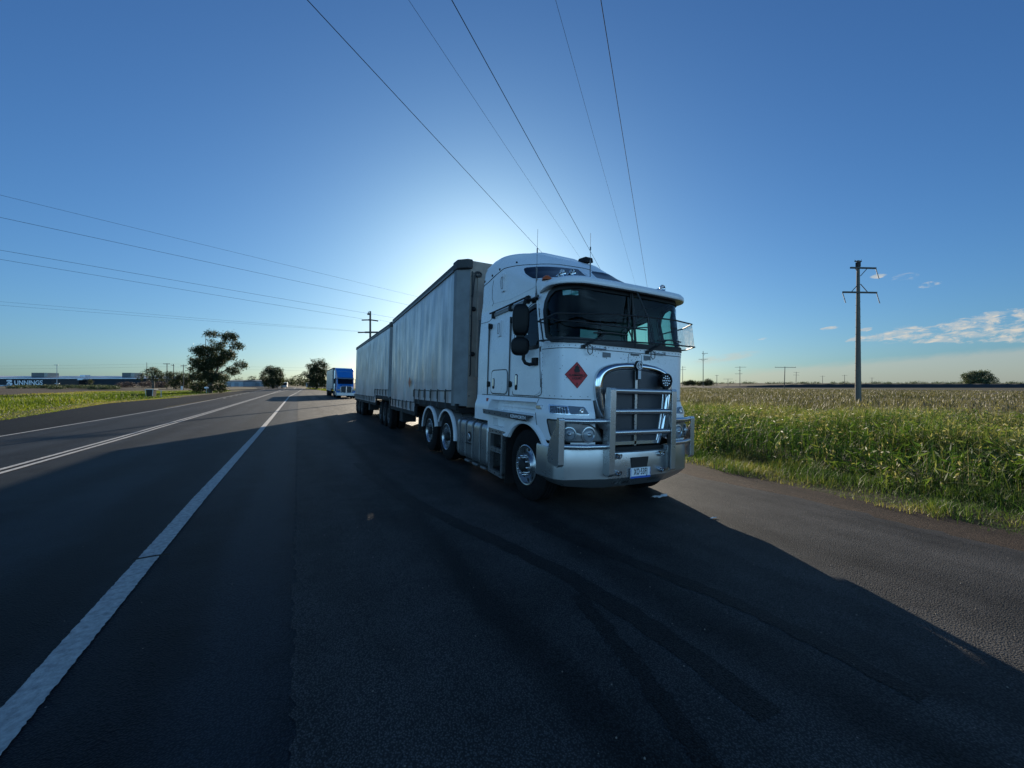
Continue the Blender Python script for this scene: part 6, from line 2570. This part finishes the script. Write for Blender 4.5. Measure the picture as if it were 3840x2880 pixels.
def treeline(name, u0, u1, d, hmin, hmax, n, label, seed, m, deep=20, size=.8):
    """a far belt of trees that reads as one mass"""
    r = np.random.default_rng(seed)
    blobs = []
    u = u0
    while u < u1:
        ww = r.uniform(2.5, 7) * d / 300
        p = (u - 512) / 405 * d
        hh = r.uniform(hmin, hmax)
        blobs.append((p, r.uniform(0, deep), hh * .45, ww, 4, hh * .55))
        u += ww * 405 / d * .9
    c = crown_mesh(name, m, (Fv.x * d, Fv.y * d, -.9), blobs, n, size, seed, clump=12)
    tag(c, label, 'trees', None, 'stuff')
    return c


treeline('distant_trees', 228, 306, 330, 4.0, 8.5, 9000, 'low belt of trees far down the road and above the pale sheds', 80, GUM, size=.45)
treeline('distant_trees', 284, 300, 260, 5.0, 9.0, 2500, 'far trees closing the view at the end of the road', 84, GUM, size=.4)
treeline('horizon_trees', 684, 1100, 1000, 1.5, 5.0, 14000, 'thin grey line of trees along the right horizon', 81, BUSHM, 60, 1.1)
treeline('horizon_trees', -80, 200, 900, 2.0, 8.0, 7000, 'thin line of trees along the left horizon', 82, BUSHM, 60, 1.1)

# ------------------------------------------------------------------ the dark shed with the big white name
SH = empty('hardware_shed', tuple(Fv * 300 + Rv * (-512 + 40) / 405 * 300 + Vector((0, 0, -.75))), (0, 0, -YAW))
tag(SH, 'long low dark shed with big white lettering on its wall and pale roof', 'shed')
WD = P('shed_wall', (.008, .018, .028), .8, var=.3, scale=.06)
x0_, x1_ = -76, 74
b = MB()
b.box(x0_, x1_, 0, 50, -.6, 5.3)
b.build('wall', WD, SH)
b = MB()
b.prism([(-1.0, 5.3), (-1.0, 5.6), (26, 7.9), (52, 5.6), (52, 5.3)], 'x', x0_ - 1, x1_ + 1)
rf_ = b.build('roof', P('shed_roof', (.50, .52, .54), .5, metal=.2, var=.2, scale=.1), SH)
b = MB()
b.box(x0_ - 1, x1_ + 1, -1.05, -.98, 5.22, 5.66)
b.build('fascia', P('fascia_white', (.85, .85, .85), .5), rf_)
b = MB()
for k in range(7):
    xa = -44 + k * 16.5
    b.add([(xa, -.6, 5.72), (xa + 12, -.6, 5.72), (xa + 17, 22, 7.66), (xa + 6, 22, 7.66)], [(0, 1, 2, 3)])
b.build('solar_panels', P('solar_blue', (.05, .08, .13), .25, spec=.6), rf_)
for (xa, xb_, lab) in ((-23.0, -10.6, 'a'), (47.3, 56.7, 'b')):
    b = MB()
    b.box(xa, xb_ - 3, 14, 22, 7.0, 10.1)
    un = b.build('rooftop_unit', P('roof_unit_dark', (.10, .115, .12), .6, var=.3, scale=.5), rf_)
    b = MB()
    b.box(xb_ - 2.99, xb_, 14.2, 22, 7.0, 10.0)
    b.build('rooftop_unit_side', P('roof_unit_tan', (.30, .29, .25), .6), un)
b = MB()
b.box(14.6, 18.6, 14, 18, 7.0, 8.4)
b.build('rooftop_unit', LETW, rf_)
b = MB()
b.box(13, 33, -4, 0, 0, 4.2)
b.build('entrance', P('entrance_brown', (.035, .03, .03), .8, var=.3, scale=.2), SH, bevel=.05)
b = MB()
b.prism([(32, 4.3), (33, 5.2), (37, 5.4), (36, 4.4)], 'y', -4.5, -.2)
b.build('entrance_awning', LETW, SH)
lt = text('UNNINGS', 4.7, (-8.4, -.12, 2.2), (PI / 2, 0, 0), LETW, 'wall_lettering', SH, ext=.05, sx=1.0, bold=.07)
b = MB()   # the slanting first letter, cut by three strokes
for ring in ([(-24.6, 3.3), (-24.6, 4.3), (-21.2, 4.5), (-20.4, 3.9), (-20.6, 3.1), (-21.6, 2.7), (-22.2, 3.4)], [(-24.0, 2.9), (-22.4, 3.2), (-21.8, 2.4), (-24.4, 1.5), (-24.4, 2.1), (-23.2, 2.5)],
             [(-24.6, 1.1), (-22.0, 2.1), (-20.9, 2.5), (-20.2, 1.7), (-20.6, .6), (-21.6, .15), (-24.2, .1), (-24.2, .55), (-22.2, .75), (-21.9, 1.3), (-24.6, .75)]):
    b.add([(x_, -.15, z_) for x_, z_ in ring], [tuple(range(len(ring)))])
b.build('wall_lettering', LETW, SH)
# pale annex and low white things at its foot
b = MB()
b.box(-76, -16, -9, -5, -.4, .75)
b.build('annex', P('annex_pale', (.42, .46, .50), .6, var=.2, scale=.2), SH)
# pale sheds farther along, between the big gum and the round tree
for (u0, u1, d, h_, lab) in ((224, 243, 250, 3.6, 'pale industrial shed just right of the big gum tree'), (243, 266, 262, 3.7, 'pale industrial shed left of the round tree'), (306, 314, 240, 2.6, 'small grey shed behind the ragged gum tree')):
    c0 = Fv * d + Rv * ((u0 + u1) / 2 - 512) / 405 * d
    S_ = empty('industrial_shed', (c0.x, c0.y, float(gz(c0.x, c0.y)) - .2), (0, 0, -YAW))
    tag(S_, lab, 'shed', 'pale industrial sheds')
    hw = (u1 - u0) / 2 / 405 * d
    b = MB()
    b.box(-hw, hw, 0, 14, 0, h_)
    b.build('wall', P('pale_shed_wall', (.34, .38, .42), .7, var=.3, scale=.3), S_)
    b = MB()
    b.prism([(-.5, h_), (7, h_ + .7), (14.5, h_), (14.5, h_ - .15), (-.5, h_ - .15)], 'x', -hw - .3, hw + .3)
    b.build('roof', P('grey_roof', (.12, .13, .14), .6), S_)
    for q in range(2):
        b = MB()
        b.box(-hw * .7 + q * hw * .8, -hw * .7 + q * hw * .8 + 2.6, -.05, .02, 0, 2.6)
        b.build('roller_door', P('roller_door', (.20, .22, .25), .7), S_)

# ------------------------------------------------------------------ small things on the left verge
x, y = -19.0, 77.0
BN = empty('roadside_bin', (x, y, float(gz(x, y))), (0, 0, -YAW + .15))
tag(BN, 'squat dark bin with pale lid on the left verge', 'bin')
b = MB()
b.v = [(-.34, -.35, 0), (.34, -.35, 0), (.34, .35, 0), (-.34, .35, 0), (-.44, -.42, 1.15), (.44, -.42, 1.15), (.44, .42, 1.15), (-.44, .42, 1.15)]
b.f = [(3, 2, 1, 0), (4, 5, 6, 7), (0, 1, 5, 4), (1, 2, 6, 5), (2, 3, 7, 6), (3, 0, 4, 7)]
b.build('bin_body', P('bin_dark', (.02, .018, .016), .7, var=.3), BN, bevel=.02)
b = MB()
b.box(-.56, .62, -.48, .48, 1.15, 1.24)
b.build('bin_lid', P('bin_lid', (.50, .49, .45), .6), BN, bevel=.02)
for s_ in (-1, 1):
    b = MB()
    b.tube([(s_ * .40, -.44, 0), (s_ * .50, -.46, 1.16)], .05, 6)
    b.build('bin_post', P('bin_lid', (.50, .49, .45), .6), BN)
x, y = -18.2, 78.3
b = MB()
b.prism([(-.06, 0), (-.06, 1.0), (0, 1.06), (.06, 1.0), (.06, 0)], 'y', -.02, .02)
o = b.build('marker_post', P('post_grey', (.42, .43, .42), .6))
o.location = (x, y, float(gz(x, y)))
o.rotation_euler = (0, 0, -YAW)
tag(o, 'thin pale marker post just right of the dark bin', 'marker post')
x, y = -17.4, 107.3
MBX = empty('letter_box', (x, y, float(gz(x, y))), (0, 0, -YAW))
tag(MBX, 'white letter box on a thin post at the foot of the big gum tree', 'letter box')
b = MB()
b.tube([(0, 0, 0), (0, 0, 1.0)], .05, 6)
b.build('post', P('post_grey', (.42, .43, .42), .6), MBX)
b = MB()
b.prism([(-.25, 1.0), (-.25, 1.25), (0, 1.36), (.25, 1.25), (.25, 1.0)], 'y', -.3, .3)
b.build('box', LETW, MBX)
p = Rv * ((182 - 512) / 405 * 132) + Fv * 132
b = MB()
b.box(-.28, .28, -.2, .2, 0, 1.15)
b.box(-.31, .31, -.23, .23, 1.15, 1.22)
o = b.build('service_pillar', P('pillar_white', (.62, .62, .60), .6), bevel=.02)
o.location = (p.x, p.y, float(gz(p.x, p.y)))
tag(o, 'small white service cabinet at the left foot of the big gum tree', 'cabinet')

# ------------------------------------------------------------------ dark embankment across the right-hand plain
b = MB()
pts = []
for u in np.linspace(700, 1150, 60):
    d = 205 if u < 760 else 205 - (u - 760) * .06
    p = Rv * ((u - 512) / 405 * d) + Fv * d
    hh = (.25 + 1.5 * min(1, (u - 700) / 120)) + .08 * math.sin(u * .31) + .05 * math.sin(u * 1.3)
    pts.append((p, hh))
for (p, hh) in pts:
    q = p + Fv * 5
    q2 = p + Fv * 9
    z0 = float(gz(p.x, p.y))
    b.v += [(p.x, p.y, z0 - .1), (q.x, q.y, z0 + hh), (q2.x, q2.y, z0 + hh), ((p + Fv * 14).x, (p + Fv * 14).y, z0 - .1)]
for i in range(len(pts) - 1):
    for j in range(3):
        b.f.append((i * 4 + j, i * 4 + j + 1, (i + 1) * 4 + j + 1, (i + 1) * 4 + j))
tag(b.build('embankment_terrain', P('burnt_soil', (.018, .016, .015), .95, var=.5, scale=.3)), kind='structure')

# ------------------------------------------------------------------ grass


def blades(name, X, Y, h, wd, m, label, lean=.35, tint=None, segs=3, z=None, seed=1, curl=1.0):
    r = np.random.default_rng(seed)
    N = len(X)
    Z = gz(X, Y) - .03 if z is None else z
    th = r.uniform(0, 2 * PI, N)
    dx, dy = np.cos(th), np.sin(th)
    ph = th + r.uniform(.8, 2.3, N)
    px, py = np.cos(ph), np.sin(ph)
    ln = np.abs(r.normal(0, lean, N)) * h
    V = np.zeros((N, 2 * segs + 1, 3), dtype=np.float32)
    for k in range(segs):
        t = k / segs
        cx_ = X + dx * ln * t ** (1 + curl)
        cy_ = Y + dy * ln * t ** (1 + curl)
        cz_ = Z + h * (t - .12 * curl * t * t * (ln / np.maximum(h, .01)))
        wk = wd * (1 - t * .55) / 2
        V[:, 2 * k, 0] = cx_ - px * wk
        V[:, 2 * k, 1] = cy_ - py * wk
        V[:, 2 * k, 2] = cz_
        V[:, 2 * k + 1, 0] = cx_ + px * wk
        V[:, 2 * k + 1, 1] = cy_ + py * wk
        V[:, 2 * k + 1, 2] = cz_
    V[:, 2 * segs, 0] = X + dx * ln
    V[:, 2 * segs, 1] = Y + dy * ln
    V[:, 2 * segs, 2] = Z + h * (1 - .12 * curl * (ln / np.maximum(h, .01)))
    nv = 2 * segs + 1
    base = (np.arange(N) * nv)[:, None]
    faces = []
    counts = []
    F = []
    for k in range(segs - 1):
        F.append(base + np.array([2 * k, 2 * k + 1, 2 * k + 3, 2 * k + 2]))
    Q = np.stack(F, axis=1).reshape(-1, 4) if F else np.zeros((0, 4), int)
    T = (base + np.array([2 * segs - 2, 2 * segs - 1, 2 * segs])).reshape(-1, 3)
    flat = np.concatenate([Q.ravel(), T.ravel()])
    counts = np.concatenate([np.full(len(Q), 4), np.full(len(T), 3)])
    tt = r.uniform(0, 1, N) if tint is None else tint
    o = fast_mesh(name, V.reshape(-1, 3), flat, counts, m, np.repeat(tt, nv))
    tag(o, label, 'grass', None, 'stuff')
    return o


def vnoise(X, Y, s, seed=0):
    """smooth value noise for patchiness"""
    r = np.random.default_rng(seed)
    G = r.uniform(0, 1, (64, 64))
    x, y = np.asarray(X) / s + 17.3, np.asarray(Y) / s + 9.1
    xi, yi = np.floor(x).astype(int), np.floor(y).astype(int)
    fx, fy = x - xi, y - yi
    fx, fy = fx * fx * (3 - 2 * fx), fy * fy * (3 - 2 * fy)
    a = G[xi % 64, yi % 64]
    b_ = G[(xi + 1) % 64, yi % 64]
    c = G[xi % 64, (yi + 1) % 64]
    d = G[(xi + 1) % 64, (yi + 1) % 64]
    return (a * (1 - fx) + b_ * fx) * (1 - fy) + (c * (1 - fx) + d * fx) * fy


def scatter(n, fx0, fx1, y0, y1, rng, power=1.0):
    Y = y0 + (y1 - y0) * rng.uniform(0, 1, n) ** power
    X = fx0 + (fx1 - fx0) * rng.uniform(0, 1, n)
    return X, Y


r_ = np.random.default_rng(5)
# short creeping grass along the right verge
X, Y = scatter(105000, 7.45, 11.4, -3, 42, r_, 1.5)
e = 7.62 + .7 * (vnoise(X * 0, Y, 1.3, 3) - .45) + .25 * vnoise(X * 0, Y, .3, 4)
dens = vnoise(X, Y, .5, 5) * .6 + vnoise(X, Y, .15, 6) * .4
k_ = (X > e) & (r_.uniform(0, 1, len(X)) < np.clip((X - e) * 1.6 + dens * .9 - .05, 0, 1))
X, Y = X[k_], Y[k_]
hh = (.035 + .08 * np.clip((X - 7.6) / 2.2, 0, 1) + .22 * vnoise(X, Y, .6, 7) ** 2.2) * r_.uniform(.4, 1.5, len(X))
tt = np.clip(.65 - .30 * np.clip((X - 7.8) / 1.5, 0, 1) + (vnoise(X, Y, .9, 8) - .5) * .9 + r_.normal(0, .15, len(X)), 0, 1)
blades('verge_grass', X, Y, hh, .009 + .004 * r_.uniform(0, 1, len(X)), SHORTG, 'short creeping green grass along the right verge', .75, tt, 2, seed=21)
# tall weeds behind it: blades, stems with pale seed heads, broad leaves


def tall_zone(n, x0, x1, y0, y1, seed, power=1.0):
    r = np.random.default_rng(seed)
    X, Y = scatter(n, x0, x1, y0, y1, r, power)
    edge = 10.0 + 2.0 * (vnoise(X * 0, Y, 2.5, 30) - .5) + .8 * (vnoise(X * 0, Y, .7, 34) - .5)
    lowp = vnoise(X, Y, 2.2, 31)
    k = (X > edge) & (r.uniform(0, 1, len(X)) < np.clip(.12 + 1.5 * (lowp - .15) * (.5 + vnoise(X, Y, .8, 35)), .06, 1))
    return X[k], Y[k], edge[k], lowp[k], r


X, Y, e, lp, r = tall_zone(150000, 9.6, 26, -3, 30, 50, 1.15)
rise = np.clip((X - e) / 1.6, .35, 1)
hh = rise * (.42 + .55 * lp + .45 * vnoise(X, Y, .9, 36) ** 2) * r.uniform(.5, 1.2, len(X))
grn = vnoise(X, Y, 3.2, 33)
tt = np.clip(.02 + .62 * grn ** 1.4 + .30 * np.clip((X - 13) / 8, 0, 1) + r.normal(0, .18, len(X)), 0, 1)
blades('tall_grass', X, Y, hh, .012 + .012 * r.uniform(0, 1, len(X)), TALLG, 'tall rank weeds and grass in the right-hand field', .85, tt, 4, seed=22, curl=1.6)
X, Y, e, lp, r = tall_zone(12000, 9.8, 24, -3, 28, 51, 1.15)
hh = np.clip((X - e) / 1.4, .4, 1) * (.60 + .75 * lp) * r.uniform(.5, 1.25, len(X))
blades('tall_grass', X, Y, hh, .006 + .004 * r.uniform(0, 1, len(X)), TALLG, 'pale stems with seed heads standing above the weeds on the right', .40, np.clip(.80 + r.normal(0, .12, len(X)), 0, 1), 3, seed=23)
# seed heads and broad leaves as leaf clumps at height
SX, SY, SH_ = X[::2], Y[::2], hh[::2]
n_ = len(SX) * 4
cx_ = np.repeat(SX, 4) + r.normal(0, .035, n_)
cy_ = np.repeat(SY, 4) + r.normal(0, .035, n_)
cz_ = np.repeat(gz(SX, SY) + SH_ * .86, 4) + r.normal(0, .06, n_)
a = r.normal(size=(n_, 3))
a[:, 2] += .6
a /= np.linalg.norm(a, axis=1)[:, None]
u = np.cross(a, r.normal(size=(n_, 3)))
u /= np.linalg.norm(u, axis=1)[:, None]
s1 = r.uniform(.02, .05, n_)[:, None]
C_ = np.stack([cx_, cy_, cz_], axis=1)
V = np.stack([C_ - a * s1, C_ + u * s1 * .28, C_ + a * s1, C_ - u * s1 * .28], axis=1).reshape(-1, 3)
tag(fast_mesh('seed_heads_grass', V, np.arange(4 * n_), np.full(n_, 4), TALLG, np.repeat(np.clip(.86 + r.normal(0, .12, n_), 0, 1), 4)), 'pale feathery seed heads over the weeds on the right', 'grass', None, 'stuff')
X, Y, e, lp, r = tall_zone(70000, 9.8, 24, -3, 28, 52, 1.1)
n_ = len(X)
hz = np.clip((X - e) / 1.6, .3, 1) * (.60 + .45 * lp) * r.uniform(.15, 1.0, n_)
C_ = np.stack([X, Y, gz(X, Y) + hz], axis=1)
a = r.normal(size=(n_, 3))
a[:, 2] = a[:, 2] * .5 + .3
a /= np.linalg.norm(a, axis=1)[:, None]
u = np.cross(a, r.normal(size=(n_, 3)))
u /= np.linalg.norm(u, axis=1)[:, None]
s1 = r.uniform(.05, .14, n_)[:, None]
V = np.stack([C_ - a * s1, C_ + u * s1 * .16, C_ + a * s1, C_ - u * s1 * .16], axis=1).reshape(-1, 3)
tag(fast_mesh('weed_leaves', V, np.arange(4 * n_), np.full(n_, 4), TALLG, np.repeat(np.clip(.15 + .5 * vnoise(X, Y, 3.2, 33) + r.normal(0, .2, n_), 0, 1), 4)), 'broad green weed leaves among the tall grass on the right', 'grass', None, 'stuff')
# the drier field beyond, thinning out with distance
r = np.random.default_rng(60)
X = 24 + 150 * r.uniform(0, 1, 90000) ** 1.9
Y = -12 + (X * 1.15 + 60) * r.uniform(0, 1, len(X))
dd = np.hypot(X, Y)
hh = (.28 + .45 * vnoise(X, Y, 9, 61)) * r.uniform(.5, 1.2, len(X)) * np.clip(1.25 - dd / 220, .4, 1)
tt = np.clip(.25 + .6 * vnoise(X, Y, 14, 62) + r.normal(0, .18, len(X)), 0, 1)
blades('field_grass', X, Y, hh, .018 + dd * .0011, FIELDG, 'dry straw-coloured grass across the field behind the weeds', .5, tt, 2, seed=24)
# bright grass of the left verge
r = np.random.default_rng(64)
Y = 8 + 130 * r.uniform(0, 1, 125000) ** 1.35
be = np.interp(Y, [8, 20, 31, 50, 56, 64, 71, 90, 114, 140], [-13.3, -13.4, -13.9, -16.6, -17.3, -16.8, -15.9, -15.0, -14.3, -14.1])
dist = 34 * r.uniform(0, 1, len(Y)) ** 1.5
X = be + .15 - dist
dd = np.hypot(X, Y)
tall = np.clip((dist - 2.2) / 2.5, 0, 1)
hh = (.08 + .52 * tall * (.5 + .8 * vnoise(X, Y, 5, 65))) * r.uniform(.5, 1.25, len(X)) * np.where(Y > 78, .45, 1)
tt = np.clip(.40 + .70 * (vnoise(X, Y, 6, 66) - .4) + .38 * (dist < 1.6) - .15 * tall + .35 * (dist > 21) + r.normal(0, .18, len(X)), 0, 1)
k_ = (dist < 27 + 6 * vnoise(X, Y, 7, 67))
blades('left_verge_grass', X[k_], Y[k_], hh[k_], (.014 + dd * .0011)[k_], LEFTG, 'bright yellow-green backlit grass on the left verge', .45, tt[k_], 2, seed=25)
# dark worked soil between the left grass and the shed
b = MB()
for yy in (16, 29, 58, 100, 140, 200, 250):
    for xx in (-26 if yy < 100 else -30, -60, -120, -220):
        b.v.append((xx - yy * .12, yy, float(gz(xx, yy)) - .005))
for j in range(6):
    for i in range(3):
        a = j * 4 + i
        b.f.append((a, a + 1, a + 5, a + 4))
tag(b.build('field_soil', ground_mat('dark_soil', [(.018, .013, .011), (.032, .024, .019), (.060, .046, .034)], .12, .1)), kind='structure')
# small verge beside the far right-hand trees
r = np.random.default_rng(68)
Y = 60 + 120 * r.uniform(0, 1, 22000)
be = np.interp(Y, [60, 110, 120, 160, 186], [7.5, 7.5, 7.1, 4.3, 2.0])
X = be + 18 * r.uniform(0, 1, len(Y)) ** 1.4
blades('far_verge_grass', X, Y, .35 * r.uniform(.4, 1.2, len(X)), np.full(len(X), .13), LEFTG, 'yellow-green grass at the foot of the ragged gum tree', .4, np.clip(.6 + r.normal(0, .2, len(X)), 0, 1), 2, seed=26)

# ------------------------------------------------------------------ small litter and stones
for (x, y, s, lab) in ((4.99, 4.47, .10, 'scrap of crumpled pale film on the asphalt by the bumper shadow'), (4.77, 3.44, .03, 'tiny white scrap at the edge of the truck shadow')):
    b = MB()
    r2 = random.Random(int(x * 100))
    n_ = 7
    for k in range(5):
        ox, oy = r2.uniform(-.12, .12) * s * 10, r2.uniform(-.03, .03) * s * 10
        ring = [(ox + s * r2.uniform(.4, 1.2) * math.cos(2 * PI * j / n_), oy + s * .35 * r2.uniform(.5, 1.2) * math.sin(2 * PI * j / n_), .006 + r2.uniform(0, .03) * s * 8) for j in range(n_)]
        b.add(ring + [(ox, oy, .012 + s * .2)], [(j, (j + 1) % n_, n_) for j in range(n_)])
    o = b.build('litter', P('pale_film', (.55, .55, .55), .35, coat=.3))
    o.location = (x, y, float(gz(x, y)) + .012)
    tag(o, lab, 'litter')
b = MB()
b.tube([(-.13, 0, .008), (.02, .01, .010), (.13, .0, .008)], .006, 5)
o = b.build('twig', P('twig_dark', (.02, .018, .015), .9))
o.location = (-1.17, 4.75, float(gz(-1.17, 4.75)) + .022)
tag(o, 'thin dark twig lying across the near white edge line', 'twig')
b = MB()
r2 = random.Random(4)
for _ in range(260):
    X_ = r2.uniform(.1, 7.4)
    Y_ = r2.uniform(.3, 9) if X_ > 5 else r2.uniform(.3, 5)
    s = r2.uniform(.002, .007)
    z_ = float(gz(X_, Y_)) + .0135
    k0 = len(b.v)
    b.v += [(X_ - s, Y_, z_), (X_, Y_ - s, z_), (X_ + s, Y_, z_), (X_, Y_ + s, z_), (X_, Y_, z_ + s * 1.2)]
    b.f += [(k0, k0 + 1, k0 + 4), (k0 + 1, k0 + 2, k0 + 4), (k0 + 2, k0 + 3, k0 + 4), (k0 + 3, k0, k0 + 4)]
tag(b.build('loose_gravel', P('loose_stone', (.16, .14, .12), .9)), 'loose chips of gravel scattered over the asphalt', 'gravel', None, 'stuff')
